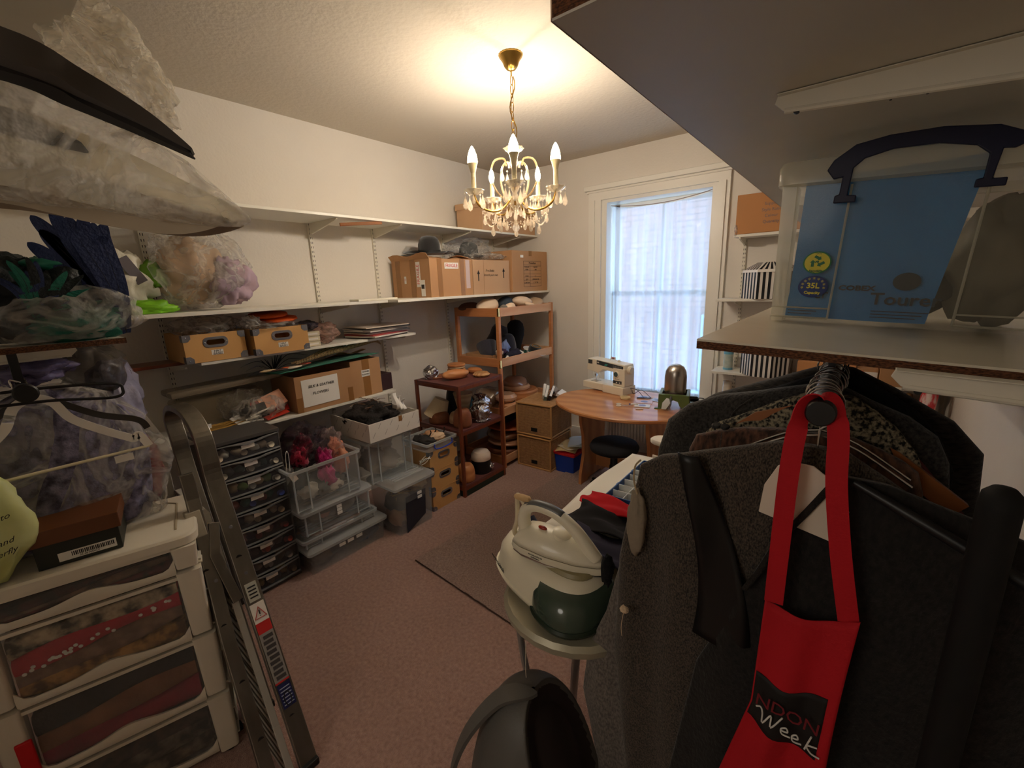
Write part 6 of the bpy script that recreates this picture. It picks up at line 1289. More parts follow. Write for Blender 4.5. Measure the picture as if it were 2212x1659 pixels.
# cloths on the board
def cloth(name, lab, x0, x1, y0, y1, z, mat, seed, amp=.006, cat='cloth', th=.004, rz=0, hang=None):
    def fn(u, v):
        x = (x1 - x0) * (u - .5) + .01 * math.sin(v * 7 + seed); y = (y1 - y0) * (v - .5) + .008 * math.sin(u * 5 + seed)
        zz_ = amp * (1 + mnoise.noise(Vector((u * 3, v * 3, seed)))) + amp * .6 * math.sin(u * 9 + v * 4 + seed)
        if hang and u < hang: zz_ -= ((hang - u) / hang) ** 2 * hang * (x1 - x0) * .9
        return (x, y, max(zz_, -.3))
    o = MB().sheet(fn, 22, 22, th).build(name, mat, smooth='all'); o.location = ((x0 + x1) / 2, (y0 + y1) / 2, z + .006); o.rotation_euler = (0, 0, rz); return tag(o, lab, cat)
cloth('white_cloth', 'plain white cloth spread over the far half of the ironing board', -.835, -.42, 1.20, 2.02, .856, M('white_cotton', (236, 230, 216), .85), 1, .002)
cloth('red_cloth', 'folded red felted cloth with a black edge heaped on the ironing board', -.775, -.42, 1.36, 1.47, .885, M('red_felt', (190, 16, 30), .95), 2, .012)
cloth('black_cloth', 'black cloth piled below the red felt on the ironing board', -.76, -.42, 1.22, 1.385, .875, M('soft_black', (20, 17, 20), .95), 3, .02)
cloth('navy_cloth', 'dark navy folded trousers behind the iron on the ironing board', -.69, -.36, 1.08, 1.24, .87, M('navy_cotton', (36, 32, 52), .9), 4, .02)
og = thing('organiser_box', 'white compartment organiser with a blue rim lying on the white cloth', 'organiser', (-.705, 1.478, .872))
m_org = M('organiser_white', (222, 224, 222), .4); MB().box(0, .20, 0, .40, 0, .003).build('base', m_org, og)
MB().box(-.004, .0, 0, .40, 0, .033).box(.20, .204, 0, .40, 0, .033).box(0, .2, -.004, 0, 0, .033).box(0, .2, .40, .404, 0, .033).build('rim', M('organiser_blue', (40, 86, 150), .4), og)
for i in range(1, 7): MB().box(.002, .198, i * .0575 - .0015, i * .0575 + .0015, .003, .030).build('divider', m_org, og)
for i in (1, 2): MB().box(i * .066 - .0015, i * .066 + .0015, .002, .398, .003, .029).build('divider', m_org, og)
for y in (.12, .28): MB().box(-.010, -.004, y - .012, y + .012, .01, .03).build('catch', _mats['organiser_blue'], og, bevel=.002)
sb_ = thing('sleeve_board', 'small cream sleeve ironing board standing behind the coats by the pine table', 'sleeve board', (-.80, 2.47, 0), -.25)
MB().loft([[(x, y, z) for x, y in rrect(.42 * k, .12 * k, .055 * k, 6, cx=.12)] for z, k in ((.775, .96), (.78, 1), (.797, 1.0), (.803, .96))]).build('padded_top', M('cream_pad', (226, 216, 200), .8), sb_, smooth=True)
MB().tube([(.10, 0, .0), (.10, 0, .775)], .018, 12).build('post', m_beech, sb_, smooth=True)
MB().tube([(-.02, -.10, .72), (.10, -.05, .70), (.2, 0, .70)], .011, 10).build('peg_arm', M('cream_peg', (232, 222, 204), .6), sb_, smooth=True)
MB().cbox((.10, 0, .015), (.30, .22, .03)).build('base', m_beech, sb_, bevel=.004)
o = MB().cbox((0, 0, .012), (.34, .05, .022)).build('floor_batten', M('cream_batten', (222, 206, 180), .6), bevel=.003); o.location = (-1.22, 2.75, 0); o.rotation_euler = (0, 0, .35); tag(o, 'cream batten lying on the carpet under the far end of the ironing board', 'batten')

# grey hooded bin
m_gp = M('grey_bin_plastic', (92, 90, 86), .5, bump=(200, .1)); bn = thing('waste_bin', 'dark grey hooded plastic bin with a scooped opening in front of the ironing board', 'bin', (-.552, .738, 0), math.radians(-22))
def bring(z, rx, ry, cx=0, cy=0): return [(cx + rx * math.cos(q), cy + ry * math.sin(q), z) for q in [2 * PI * i / 48 for i in range(48)]]
DD = Vector((.62, .30, .92)).normalized()
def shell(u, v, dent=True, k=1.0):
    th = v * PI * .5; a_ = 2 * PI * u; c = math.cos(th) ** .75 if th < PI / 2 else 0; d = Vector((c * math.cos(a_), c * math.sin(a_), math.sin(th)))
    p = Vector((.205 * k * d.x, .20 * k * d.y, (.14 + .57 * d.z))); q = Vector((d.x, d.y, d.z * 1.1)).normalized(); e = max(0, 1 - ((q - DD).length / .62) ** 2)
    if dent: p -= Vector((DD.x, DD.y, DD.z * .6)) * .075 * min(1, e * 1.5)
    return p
MB().loft([[Vector((x * (.92 + .08 * z / .14), y * (.92 + .08 * z / .14), z)) for x, y in [(.205 * math.cos(2 * PI * i / 64), .20 * math.sin(2 * PI * i / 64)) for i in range(64)]] for z in (0, .05, .14)], True, False).build('bucket', m_gp, bn, smooth=True)
hs = MB(); nu, nv = 120, 48; vs = [shell(i / nu, j / nv * .995) for j in range(nv + 1) for i in range(nu)]; hs.add(vs, [])
for j in range(nv):
    for i in range(nu):
        a_, b_, c_, d_ = j * nu + i, j * nu + (i + 1) % nu, (j + 1) * nu + (i + 1) % nu, (j + 1) * nu + i
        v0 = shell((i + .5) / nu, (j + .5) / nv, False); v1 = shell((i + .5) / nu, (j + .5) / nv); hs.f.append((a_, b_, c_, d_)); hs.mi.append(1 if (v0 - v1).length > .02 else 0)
hs.build('hood', [m_gp, M('bin_dark_inner_shade', (46, 38, 36), .6)], bn, smooth='all')  # dent faces darker: own inner tone plus recess shade put into the colour
MB().ribbon(catmull([(.02, .0, .712), (-.04, -.08, .69), (-.095, -.175, .54), (-.118, -.22, .32), (-.115, -.21, .02)]), [.004, .02, .035, .045] + [.05] * 30, .010, (.87, -.49, 0)).build('side_loop', m_gp, bn, smooth=True)
MB().sheet(lambda u, v: (-.15 + .06 * u, -.24 + .08 * v, .30 + .10 * u * v + .02 * math.sin(u * 6)), 6, 6, .002).build('crumpled_paper', m_paper, bn, smooth='all')

# ================================================================== near left corner: back-wall shelves and rail
board('deep_shelf', XL + .01, -1.93, YB + .005, .34, 1.600, .018, 'deep chipboard edged shelf at the near left carrying the feathers', m_shelf)
o = MB().box(-.004, 0, YB + .005, .34, 0, .018).build('chipboard_edge', m_chip, [q for q in bpy.data.objects if q.get('label', '').startswith('deep chipboard edged')][0]); o.location = (0, 0, 0)
for v_ in o.data.vertices: v_.co.x += -1.926; v_.co.z += 1.600
board('top_shelf', XL + .01, -1.62, YB + .005, .35, 2.48, .02, 'overhead white shelf seen from below in the near left top corner', M('grey_white_laminate', (214, 208, 196), .5))
o = wbracket(-1.99, YB + .01, 1.599, .66, .07, 'white steel bracket under the deep near left shelf'); o.rotation_euler = (0, 0, -PI / 2)
o = wbracket(-1.80, YB + .01, 2.479, .66, .10, 'white steel bracket under the overhead near left shelf'); o.rotation_euler = (0, 0, -PI / 2)
r2 = thing('hanging_rail', 'dark hanging rail with a black end cap under the near left shelf', 'clothes rail', (-1.78, .078, 1.50))
MB().tube([(-.01, 0, 0), (-1.40, 0, 0)], .016, 20).build('tube', M('taped_grey_tube', (60, 60, 66), .3), r2, smooth=True)
MB().lathe([(.001, 0), (.022, 0), (.026, .004), (.024, .05), (.020, .052)], 26, RT((0, 0, 0), (0, -PI / 2, 0))).build('end_cap', m_black, r2, smooth=True)
for x in (-.15, -1.2): MB().box(x - .012, x + .012, -.01, .01, 0, .10).build('rail_hanger', m_black, r2)
# black wire rack
k = thing('trouser_hanger', 'black wire loop hanger jutting out beside the rail end cap', 'hanger', (-1.88, .078, 1.50))
MB().tube(catmull([(0, -.15, .0), (0, .04, -.005), (0, .19, -.022), (0, .215, -.045), (0, .19, -.068), (0, .04, -.045), (0, -.15, -.035)]), .0045, 8).build('wire_loop', m_black, k, smooth=True)
MB().tube(catmull([(0, .0, .02), (0, -.02, .03), (0, -.015, .0), (0, 0, -.02)]), .0025, 6).build('hook', m_wire, k, smooth=True)
# hangers
wh = thing('clothes_hanger', 'white plastic hanger with notched arms hanging from the near left rail', 'hanger', (-1.905, .09, 1.50))
PL = catmull([(0, .0, -.03), (0, .04, -.055), (0, .07, -.115), (0, .13, -.17), (0, .19, -.215), (0, .205, -.225), (0, .215, -.215), (0, .225, -.225), (0, .24, -.262)], 6)
for s_ in (1, -1): MB().ribbon([(p.x, s_ * p.y, p.z) for p in PL], .024, .008, (0, .4, 1)).build('arm', m_white, wh, smooth=True)
MB().tube([(0, -.24, -.262), (0, .24, -.262)], .005, 8).build('bar', M('hanger_cream', (220, 210, 176), .5), wh, smooth=True); hook(wh, 0, .045, 2)
bh = thing('clothes_hanger', 'dark grey plastic hanger behind the white one on the near left rail', 'hanger', (-1.96, .09, 1.50))
PB = catmull([(0, .0, -.03), (0, .06, -.07), (0, .14, -.13), (0, .22, -.165), (0, .245, -.185), (0, .255, -.21)], 5)
for s_ in (1, -1): MB().ribbon([(p.x, s_ * p.y, p.z) for p in PB], .020, .012, (0, .4, 1)).build('arm', M('dark_grey_plastic', (58, 54, 50), .4), bh, smooth=True)
hook(bh, 0, .045, 1)
MB().box(.004, .006, .15, .20, -.31, -.285).build('barcode_label', m_paper, bh)
# bagged lilac floral garment
gb_ = thing('bagged_garment', 'lilac floral garment in a clear bag hanging from the near left rail', 'garment', (-2.05, .12, 1.45))
m_lil = M('lilac_floral', (150, 146, 176), .8, var=(26, (66, 60, 78), .14), bump=(22, .9, (1, 1, 1), .02))
def gar(k, x):
    return [(x + .03 * math.sin(q * 5) + .04 * k * math.cos(q) * 0 + .05 * math.sin(q), .28 * k * math.cos(q), 0) for q in [2 * PI * i / 30 for i in range(30)]]
def gring(z, yl, yr, th, s_): return [(th * math.sin(q) + .012 * math.sin(q * 6 + z * 9 + s_), (yl + yr) / 2 + (yr - yl) / 2 * math.cos(q), z) for q in [2 * PI * i / 40 for i in range(40)]]
MB().loft([gring(.02, -.05, .04, .02, 1), gring(-.02, -.14, .12, .04, 1), gring(-.08, -.2, .19, .05, 1), gring(-.22, -.24, .24, .055, 1), gring(-.40, -.25, .22, .06, 1), gring(-.49, -.25, .2, .06, 1)]).build('fabric', m_lil, gb_, smooth='all')
MB().loft([gring(.03, -.06, .06, .03, 3), gring(-.02, -.16, .16, .055, 3), gring(-.12, -.24, .24, .065, 3), gring(-.25, -.28, .29, .07, 3), gring(-.31, -.29, .30, .07, 3), gring(-.42, -.3, .26, .075, 3), gring(-.50, -.3, .25, .07, 3)]).build('clear_cover', m_bag, gb_, smooth='all')
o = MB().blob((0, 0, 0), (.05, .10, .10), 55, .4, 2, 14, crease=.3).build('pink_bag', M('dusty_pink_bag', (186, 140, 130), .4), smooth='all'); o.location = (-2.02, .40, 1.12); bpy.data.objects.remove(o)
# other bags hanging further along the rail
for i, (c_, p, r_, l_, m__) in enumerate(((0, (-2.45, .30, 1.46), (.14, .10, .12), 'dark grey bag of trimmings hanging behind the near left rail', clear('smoky_bag', (70, 64, 60), .6, .15, bump=(10, 1, (1, 1, 1), .02))), (1, (-2.15, .12, 1.53), (.16, .10, .05), 'lilac plastic bag squashed under the near left shelf', M('lilac_poly2', (120, 112, 150), .2, bump=(10, 1, (1, 1, 1), .03))), (2, (-2.65, .38, 1.28), (.12, .10, .20), 'clear crinkled bag with lilac tissue hanging behind the floral garment', clear('lilac_clear', (170, 168, 196), .6, .1, bump=(12, 1, (1, 1, 1), .03))), (3, (-2.30, .36, 1.05), (.10, .07, .16), 'dark red packet behind the ladder top', M('dark_red_packet', (130, 26, 36), .3)))):
    o = MB().blob((0, 0, 0), r_, 130 + i, .35, 2.0, 18, crease=.25).build('hanging_bag', m__, smooth='all'); o.location = p; tag(o, l_, 'plastic bag')
    
# drawers tower
m_tw = M('white_drawer_plastic', (226, 218, 200), .5)
dtw = thing('drawer_cart', 'white plastic cart of four drawers stuffed with patterned fabrics, nearest on the left', 'drawer unit', (-1.735, .36, 0), math.radians(-15.8))
# local: x=0 front, y from -.57 to 0
Wd = .57
MB().loft([[(x - .19, y - Wd / 2, z) for x, y in rrect(.40 - e, Wd + .02 - e, .05, 5)] for z, e in ((.905, .03), (.908, 0.0), (.935, 0), (.942, .012))]).build('top', m_tw, dtw, smooth=True)
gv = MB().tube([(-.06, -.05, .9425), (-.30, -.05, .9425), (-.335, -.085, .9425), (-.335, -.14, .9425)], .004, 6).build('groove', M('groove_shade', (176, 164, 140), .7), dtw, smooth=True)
for sx in (-.015, -.355):
    for sy in (-.035, -Wd + .035):
        for k in range(4):
            z0 = .012 + k * .27 if k else 0.012; z1 = min(.905, .27 * (k + 1))
            MB().loft([[(sx + x, sy + y, z) for x, y in rrect(w, w * 1.1, .012, 3)] for z, w in ((z0 + .002, .056), (z1 - .02, .064), (z1 - .001, .066))]).build('post', m_tw, dtw, smooth=True)
        MB().lathe([(.02, 0), (.024, .004), (.024, .012)], 14, RT((sx, sy, 0))).build('foot', m_black, dtw, smooth=True)
m_dwc = clear('clear_drawer_side', (200, 206, 210), .22, .15)
fabs = [[((70, 26, 30), (30, 24, 26)), ((120, 90, 70), (60, 44, 36)), ((110, 30, 40), (40, 20, 24))], [((200, 180, 150), (60, 54, 40)), ((190, 30, 50), (180, 24, 44)), ((140, 108, 84), (110, 80, 60)), ((190, 140, 70), (90, 60, 30))], [((30, 22, 26), (24, 18, 20)), ((150, 100, 66), (120, 76, 50)), ((150, 30, 56), (120, 24, 44))], [((80, 62, 50), (30, 24, 20)), ((120, 108, 90), (40, 34, 28)), ((60, 50, 44), (130, 116, 96))]]
for k in range(4):
    z0 = .545 + .0; zb = .905 - .27 * k - (0 if k == 0 else 0); zt = .91 - .27 * k + (0 if k == 0 else .0)
    zt = (.908, .795, .525, .255)[k]; zb = (.80, .53, .262, .015)[k]
    # drawer front frame with a wavy lower lip: outer rect minus opening
    n = 24; yl, yr = -Wd + .068, -.068
    top = []; bot = []
    for i in range(n + 1):
        u = i / n; y = yl + (yr - yl) * u
        low = zb + .028 + .022 * (math.exp(-((u - .5) / .16) ** 2) * 1.0) + .035 * (max(0, (abs(u - .5) - .42) / .08)) ** 2
        top.append((y, zt - .012)); bot.append((y, low))
    fm = MB(); e = .012
    vs = []; fs_ = []
    for i in range(n + 1):
        y = top[i][0]
        for x in (0.0, -.014): vs += [(x, y, zb + .004), (x, bot[i][0] and y, bot[i][1]), ]
    fm.sheet(lambda u, v: (0.004 * math.sin(v * PI) + .002, yl + (yr - yl) * u, zb + .003 + (bot[min(n, int(round(u * n)))][1] - zb - .003) * v), n, 4, .014)
    fm.box(-.012, .002, yl, yr, zt - .014, zt - .002)
    dr = fm.build('drawer', m_tw, dtw, smooth=True)
    MB().box(-.36, -.03, yl + .004, yl + .007, zb + .01, zt - .03).box(-.36, -.03, yr - .007, yr - .004, zb + .01, zt - .03).box(-.36, -.012, yl, yr, zb + .006, zb + .010).build('clear_sides', m_dwc, dr)
    MB().box(-.36, -.02, -.010, .004, zb + .02, zb + .028).box(-.36, -.02, -.010, .006, zt - .10, zt - .095).build('side_runner', m_tw, dr, bevel=.002)
    MB().box(-.006, -.004, yl, yr, zb + .02, zt - .02).build('clear_window', clear('clear_window_plastic', (190, 190, 186), .10, .08), dr)
    cols = fabs[k]; q = len(cols); hz = (zt - zb - .05)
    for i, (c1, c2) in enumerate(cols[::-1]):
        za = zb + .016 + hz * i / q; zc = zb + .016 + hz * (i + 1) / q + .006
        nm = 'fabric_%d_%d' % (k, i); mt_ = M(nm, c1, .9, var=(26 if k != 2 else 8, c2, .12, (1, 1, 1)), bump=(40, .5))
        def fold(u, v, za=za, zc=zc, i=i, k=k):
            y = yl + .01 + (yr - yl - .02) * u; a_ = v * PI; s_ = .25 * math.sin(u * 5 + i * 2 + k); th = (zc - za) * (.55 + .12 * math.sin(u * 7 + i * 3)); cz = (za + zc) / 2 + (zc - za) * s_ * .5 + (u - .5) * .04 * (1 if i else .2)
            return (-.03 + .018 * math.sin(a_) - .30 * (v > .98 or v < .02), y, max(zb + .011, min(zt - .03, cz + th * math.cos(a_))))
        MB().sheet(fold, 26, 14).build('folded_fabric', mt_, dr, smooth='all')
    MB().blob((-.20, -Wd / 2, (zb + zt) / 2 - .01), (.14, .21, (zt - zb) / 2 - .035), 140 + k, .2, 2, 14).build('folded_fabric', M('fabric_back_%d' % k, fabs[k][0][0], .9), dr, smooth='all')
sp = MB()
for i in range(26): 
    u, v = rnd.uniform(.05, .95), rnd.uniform(.2, .8); sp.lathe([(.006, 0), (.005, .0015), (.001, .002)], 8, RT((-.009, -.50 + .42 * u, .662 + .05 * (u - .3) * 1.6 + .03 * (v - .5)), (0, PI / 2, 0)))
sp.build('polka_dot', m_paper, [c for c in dtw.children if c.name.startswith('drawer')][1] if len([c for c in dtw.children if c.name.startswith('drawer')]) > 1 else dtw, kind='stuff')
MB().box(.010, .022, -.53, -.492, .30, .432).build('red_tag', M('red_plastic_tag', (214, 20, 28), .4), dtw, bevel=.004)
# boot box on it
bb = thing('shoe_box', 'dark green shoe box with a brown lid and barcode label on the white drawer cart', 'shoe box', (-1.845, .095, .944), math.radians(-13.5))
MB().box(-.36, 0, -.098, .098, 0, .10).build('body', M('bottle_green_card', (30, 34, 26), .5), bb, bevel=.002)
MB().box(-.368, .008, -.106, .106, .078, .128).build('lid', M('brown_lid_card', (112, 66, 34), .55, var=(4, (98, 56, 28), .3)), bb, bevel=.002)
lb = MB().box(0, .0015, -.05, .085, .012, .040).build('barcode_label', m_paper, bb)
bc = MB()
for i in range(24): bc.box(.0016, .002, -.02 + i * .0042, -.018 + i * .0042 + (i % 3) * .0006, .022, .036)
bc.build('barcode', m_ink, lb, kind='stuff'); text('lettering', '55 48 HANOI', .008, m_ink, lb, (.002, .02, .0175), FX)
# yellow green bag with scribble
yg = thing('carrier_bag', 'yellow green carrier bag with black scribbled writing at the left edge', 'carrier bag', (-1.88, -.115, .945), -.2)
MB().blob((0, 0, .19), (.075, .13, .20), 61, .25, 1.8, 22, flat=-.185, crease=.15).build('bag', M('yellow_green_poly', (196, 206, 84), .35, var=(3, (226, 226, 190), .2), bump=(9, .6)), yg, smooth='all')
for i, (s_, z) in enumerate((('and', .27), ('Amaretto', .22), ('soul and', .15), ('butterfly', .12))): text('scribble', s_, .022, m_ink, yg, (.083, .07, z), (PI / 2, -.15, PI / 2 + .25), shear=.5)
# feathers and tulle on the deep shelf
m_bluef = M('navy_feather', (34, 50, 96), .6, bump=(90, .4)); m_teal = M('teal_tulle', (16, 104, 88), .55, bump=(30, .8)); m_dk = M('dark_teal_feather', (14, 26, 30), .5, bump=(60, .6))
ft = thing('feather_bunch', 'bunch of navy blue feathers fanned upward on the deep near left shelf', 'feathers', (-1.98, .315, 1.62), .0)
tips = [(-.10, .38), (-.06, .40), (-.03, .385), (.0, .39), (.02, .37), (.035, .33), (-.09, .34), (-.05, .36), (.045, .37), (-.12, .30)]
for i, (y, z) in enumerate(tips): feather('feather', [(.0, .04, .01), (.01 * (i % 3), .03 + y * .3, z * .45), (.0, y * .8, z * .85), (.012 * (i % 2), y * 1.15, z)], .05, m_bluef, '', parent=ft, side=(0, 1, .1))
dkf = thing('dark_plume', 'heap of dark teal and black plumes on the deep near left shelf', 'feathers', (-2.02, .17, 1.62))
MB().blob((-.02, -.02, .125), (.11, .17, .135), 71, .35, 2.2, 20, flat=-.12, crease=.25).build('plumage', m_dk, dkf, smooth='all')
for i in range(22):
    a_ = rnd.uniform(.1, PI - .4); L_ = rnd.uniform(.12, .22); feather('barb', [(.08, -.02, .08), (.09, L_ * .5 * math.cos(a_), .08 + L_ * .5 * math.sin(a_)), (.07, L_ * math.cos(a_), .06 + L_ * math.sin(a_) * .9)], .022, [m_dk, m_bluef, m_teal][i % 3] if i % 5 else m_teal, '', parent=dkf, side=(0, 1, .2))
o = MB().blob((0, 0, 0), (.06, .12, .05), 73, .35, 2.4, 18, crease=.3).build('teal_tulle', m_teal, smooth='all'); o.location = (-1.97, .24, 1.665); tag(o, 'bright teal tulle in a clear bag below the navy feathers', 'tulle')
o = MB().blob((0, 0, 0), (.08, .19, .085), 74, .3, 2.0, 20, flat=-.075, crease=.2).build('clear_bag', m_bag, smooth='all'); o.location = (-1.97, .22, 1.70); tag(o, 'clear bag over the teal tulle on the deep near left shelf', 'plastic bag')
o = MB().blob((0, 0, 0), (.03, .05, .022), 75, .4, 2.4, 12, crease=.3).build('green_foil', M('bright_teal_satin', (26, 110, 90), .3), smooth='all'); o.location = (-2.0, .20, 1.86); tag(o, 'shiny green satin scrap on top of the dark plumes', 'fabric scrap')
# overhanging bags of brims above
def sec(c, a, b_, th, up=(0, 0, 1), tiltv=(0, 0, 0)):
    """ring around centre c; vertical half size b_, depth half size a"""
    c = Vector(c); out = []
    for i in range(28):
        q = 2 * PI * i / 28; out.append(c + Vector((.80, -.55, 0)) * (a * math.cos(q)) + Vector((-.15, -.1, .98)) * (b_ * math.sin(q)))
    return out
C_ = [(-1.23, .12, 2.05), (-1.22, .20, 2.04), (-1.12, .28, 1.985), (-1.03, .34, 1.94), (-.985, .38, 1.905), (-.967, .40, 1.893)]
R_ = [(.10, .125), (.10, .115), (.09, .088), (.065, .058), (.035, .026), (.006, .006)]
bgx = thing('bagged_brims', 'large clear bag of grey and dark hat brims jutting from the upper left', 'plastic bag', (-1.2, .1, 2.0))
def shiftb(mb, t):
    L = Vector(t.location); mb.v = [tuple(Vector(v) - L) for v in mb.v]; return mb
pre = [(-1.50, -.30, 2.12), (-1.33, -.05, 2.08)]
shiftb(MB().loft([sec(pre[0], .1, .13, 0), sec(pre[1], .1, .13, 0)] + [sec(c, a * 1.05, b_ * 1.05, 0) for c, (a, b_) in zip(C_, R_)]), bgx).build('clear_bag', m_bag, bgx, smooth='all')
m_bg = M('grey_felt_brim', (150, 134, 112), .9); m_bp = film('pale_tissue_brim', (240, 234, 216), 1.0, .6, (8, .5), .6); m_bk = M('near_black_brim', (34, 30, 28), .85)
def brim(pts, w, t, mat, nm, parent):
    P = catmull(pts, 6); shiftb(MB_ := MB().ribbon(P, [w * (1 - .9 * (i / (len(P) - 1)) ** 2.2) for i in range(len(P))], t, (-.15, -.1, .98)), parent); MB_.build(nm, mat, parent, smooth=True)
brim([(-1.33, -.05, 2.05), (-1.27, .12, 2.03), (-1.20, .24, 1.985), (-1.08, .33, 1.93), (-.985, .39, 1.90)], .15, .004, m_bp, 'pale_brim', bgx)
brim([(-1.40, -.08, 1.99), (-1.34, .12, 1.985), (-1.24, .24, 1.94), (-1.12, .33, 1.90), (-1.01, .385, 1.89)], .11, .05, m_bg, 'grey_brim', bgx)
brim([(-1.28, -.05, 2.075), (-1.235, .12, 2.065), (-1.22, .17, 2.05), (-1.2, .22, 2.03)], .03, .06, m_bk, 'dark_brim', bgx)
dk = thing('dark_hat_brim', 'long dark grey folded brim pointing out above the bagged brims, upper left', 'hat brim', (-1.1, .1, 2.1))
brim([(-1.13, -.10, 2.155), (-1.04, .12, 2.118), (-1.05, .20, 2.096), (-1.035, .28, 2.055), (-1.008, .335, 2.010)], .048, .03, M('dark_taupe_felt', (74, 68, 62), .85), 'fold', dk)
brim([(-1.14, -.10, 2.125), (-1.065, .12, 2.098), (-1.07, .20, 2.077), (-1.045, .28, 2.040), (-1.012, .335, 2.004)], .026, .034, m_bk, 'lower_fold', dk)
sf = thing('middle_shelf', 'pale shelf end hidden under the bagged brims at the upper left', 'shelf', (-1.75, YB + .01, 1.93)); MB().box(-.9, .30, 0, .52, 0, .018).build('board', m_shelf, sf, bevel=.002)
MB().prism([(0, 0), (.50, 0), (.52, -.03), (.46, -.16), (.36, -.24), (0, -.28)], -.003, .003, RT((.28, 0, 0), (PI / 2, 0, PI / 2))).build('support_plate', m_upr, sf, bevel=.001)
o = MB().blob((0, 0, 0), (.085, .13, .38), 77, .35, 1.9, 34, crease=.30).build('clear_bag', film('crumpled_clear', (240, 232, 214), .30, .05, (14, 1, (1, 1, 1), .05)), smooth='all')
o.location = (-1.80, .42, 2.44); o.rotation_euler = (0, -.80, 0); tag(o, 'crumpled clear plastic bag drooping off the overhead near left shelf', 'plastic bag')
# ladder
ld = thing('step_ladder', 'worn folded aluminium step ladder leaning beside the white drawer cart', 'ladder', (-1.42, .48, 0))
Wv = Vector((-1, .01, 0)).normalized(); o0 = Vector((-1.42, .48, 0))
def rel(p): return Vector(p) - o0
F = [Vector((-1.42, .48, 0.0)), Vector((-1.66, .49, .5)), Vector((-1.90, .50, .99)), Vector((-1.93, .50, 1.12))]
ax = (F[2] - F[0]).normalized(); Dv = ax.cross(Wv).normalized()
if Dv.y > 0: Dv = -Dv
w_l = .38
hoopf = catmull([F[0], F[1], F[2], F[3], F[3] + Vector((-.03, .0, .10)), F[3] + Wv * .10 + Vector((-.04, 0, .165)), F[3] + Wv * .28 + Vector((-.04, 0, .165)), F[3] + Wv * (w_l) + Vector((-.03, 0, .10)), F[3] + Wv * w_l, F[2] + Wv * w_l, F[1] + Wv * w_l, F[0] + Wv * w_l], 6)
rs = MB(); rs.ribbon([rel(p) for p in hoopf], .062, .024, Dv); rs.build('front_frame', m_alu, ld, bevel=.003)
G_ = [p + Dv * .115 + Vector((0, 0, 0)) for p in F[:3]]; G_[0] = F[0] + Dv * .125; G_[0].z = 0; G_[2] = F[2] + Dv * .085
for k, wv in enumerate((0, w_l)): MB().ribbon([rel(p + Wv * (wv + .0)) for p in (G_[0], G_[1], G_[2], G_[2] + Vector((-.02, 0, .10)))], .045, .022, Dv).build('rear_rail', m_alu, ld, bevel=.003)
for k in range(5):
    t_ = .08 + k * .19; c = F[0].lerp(F[2], t_) + Dv * .055 + Wv * (w_l / 2)
    Rm = Matrix((ax * 1.0, Wv, Dv)).transposed().to_4x4()
    st = MB().box(-.105, .105, -w_l / 2 + .014, w_l / 2 - .012, -.011, .013, Matrix.Translation(rel(c)) @ Rm).build('tread', M('ridged_tread', (206, 204, 196), .45, .4), ld, bevel=.002)
    for q in range(6): MB().box(-.10 + q * .038, -.092 + q * .038, -w_l / 2 + .016, w_l / 2 - .014, .013, .016, Matrix.Translation(rel(c)) @ Rm).build('ridge', m_alu, st)
    for s_ in (-.05, .06): MB().tube([rel(c - Wv * (w_l / 2 - .012) + ax * (-.09) + Dv * s_), rel(c - Wv * (w_l / 2 + .012) + ax * (-.09) + Dv * s_)], .011, 10).build('rubber_end', m_black, st, smooth=True)
def onrail(nm, t0, t1, w, mat, off=.0165, sh=0.0):
    a_, b_ = F[0].lerp(F[2], t0) - Wv * off + Dv * sh, F[0].lerp(F[2], t1) - Wv * off + Dv * sh
    return MB().ribbon([rel(a_), rel(b_)], w, .0015, Dv).build(nm, mat, ld)
onrail('silver_label', .60, .665, .040, M('silver_label', (190, 190, 176), .4)); 
for k in range(4): onrail('label_print', .612 + k * .012, .617 + k * .012, .028, m_ink, .0178)
onrail('warning_label', .525, .592, .050, m_paper); onrail('red_panel', .487, .525, .050, m_red); onrail('instruction_label', .315, .487, .050, M('label_grey', (150, 146, 140), .5))
for k in range(9): onrail('instruction_row', .322 + k * .018, .334 + k * .018, .034, M('pictogram_dark', (70, 66, 66), .6), .0178, .002 if k % 2 else -.002)
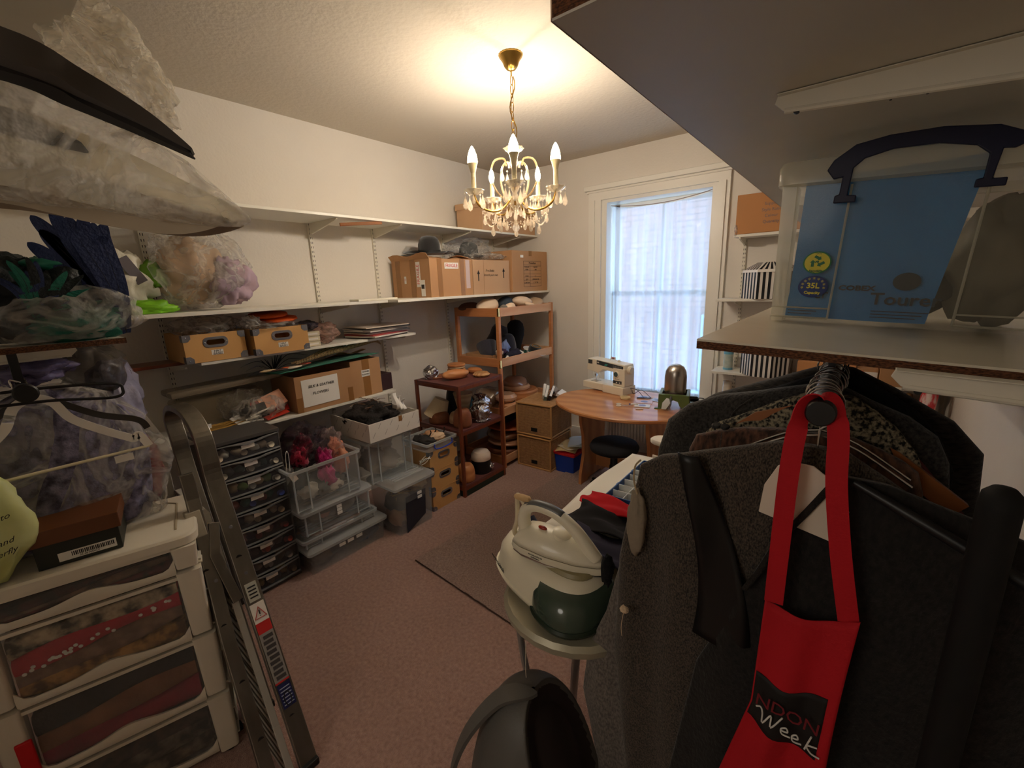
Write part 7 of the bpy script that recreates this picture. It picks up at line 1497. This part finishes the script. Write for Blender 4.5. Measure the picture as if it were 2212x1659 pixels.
onrail('red_line', .310, .315, .050, m_red, .0178); onrail('blue_label', .225, .305, .046, M('navy_label', (30, 34, 84), .5))
for k in range(6): onrail('label_line', .235 + k * .011, .238 + k * .011, .036, M('label_white2', (170, 176, 200), .5), .0178)
tc_ = F[0].lerp(F[2], .558) - Wv * .0179
tri = [(-.020, -.019), (.020, -.019), (0, .022)]
TR = Matrix.Translation(rel(tc_)) @ Matrix((-Dv, ax, -Wv)).transposed().to_4x4()
MB().tube([TR @ Vector((x, y, .0004)) for x, y in tri], .0022, 5, closed=True).build('warning_triangle', m_red, ld)
MB().tube([TR @ Vector((0, .010, .0005)), TR @ Vector((0, -.006, .0005))], .002, 5).tube([TR @ Vector((0, -.0105, .0005)), TR @ Vector((0, -.0125, .0005))], .002, 5).build('exclamation_mark', m_ink, ld)
MB().tube([TR @ Vector((.012 * math.cos(q * .52), -.335 + .026 * math.sin(q * .52), .0)) for q in range(12)], .002, 5, closed=True).build('embossed_oval', m_black, ld)
MB().ribbon([rel(F[0].lerp(F[2], .62) + Dv * .05), rel(F[0].lerp(F[2], .78) + Dv * .075 + Vector((0, 0, .02))), rel(F[0].lerp(F[2], .90) + Dv * .045)], .035, .02, Dv).build('hinge_strut', m_alu, ld, bevel=.002)
for p_, k in ((F[0].lerp(F[2], .87), 1), (F[0].lerp(F[2], .70), 2), (G_[0].lerp(G_[2], .72), 3)): MB().lathe([(.007, 0), (.006, .003), (.001, .0035)], 12, Matrix.Translation(rel(p_ - Wv * .0125)) @ Matrix((ax, Dv, -Wv)).transposed().to_4x4()).build('rivet', m_steel, ld, smooth=True)
MB().cbox((0, 0, 0), (.03, .05, .10), Matrix.Translation(rel(F[0].lerp(F[2], .92) + Dv * .10)) @ Matrix((Wv, Dv, ax)).transposed().to_4x4()).build('plastic_clamp', M('grey_beige_plastic', (170, 160, 140), .5), ld, bevel=.004)
for wv in (0, w_l):
    for p in (F[0], G_[0]): MB().cbox(rel(p + Wv * wv + Vector((0, 0, .015))), (.03, .064, .03)).build('rubber_foot', m_black, ld, bevel=.004)
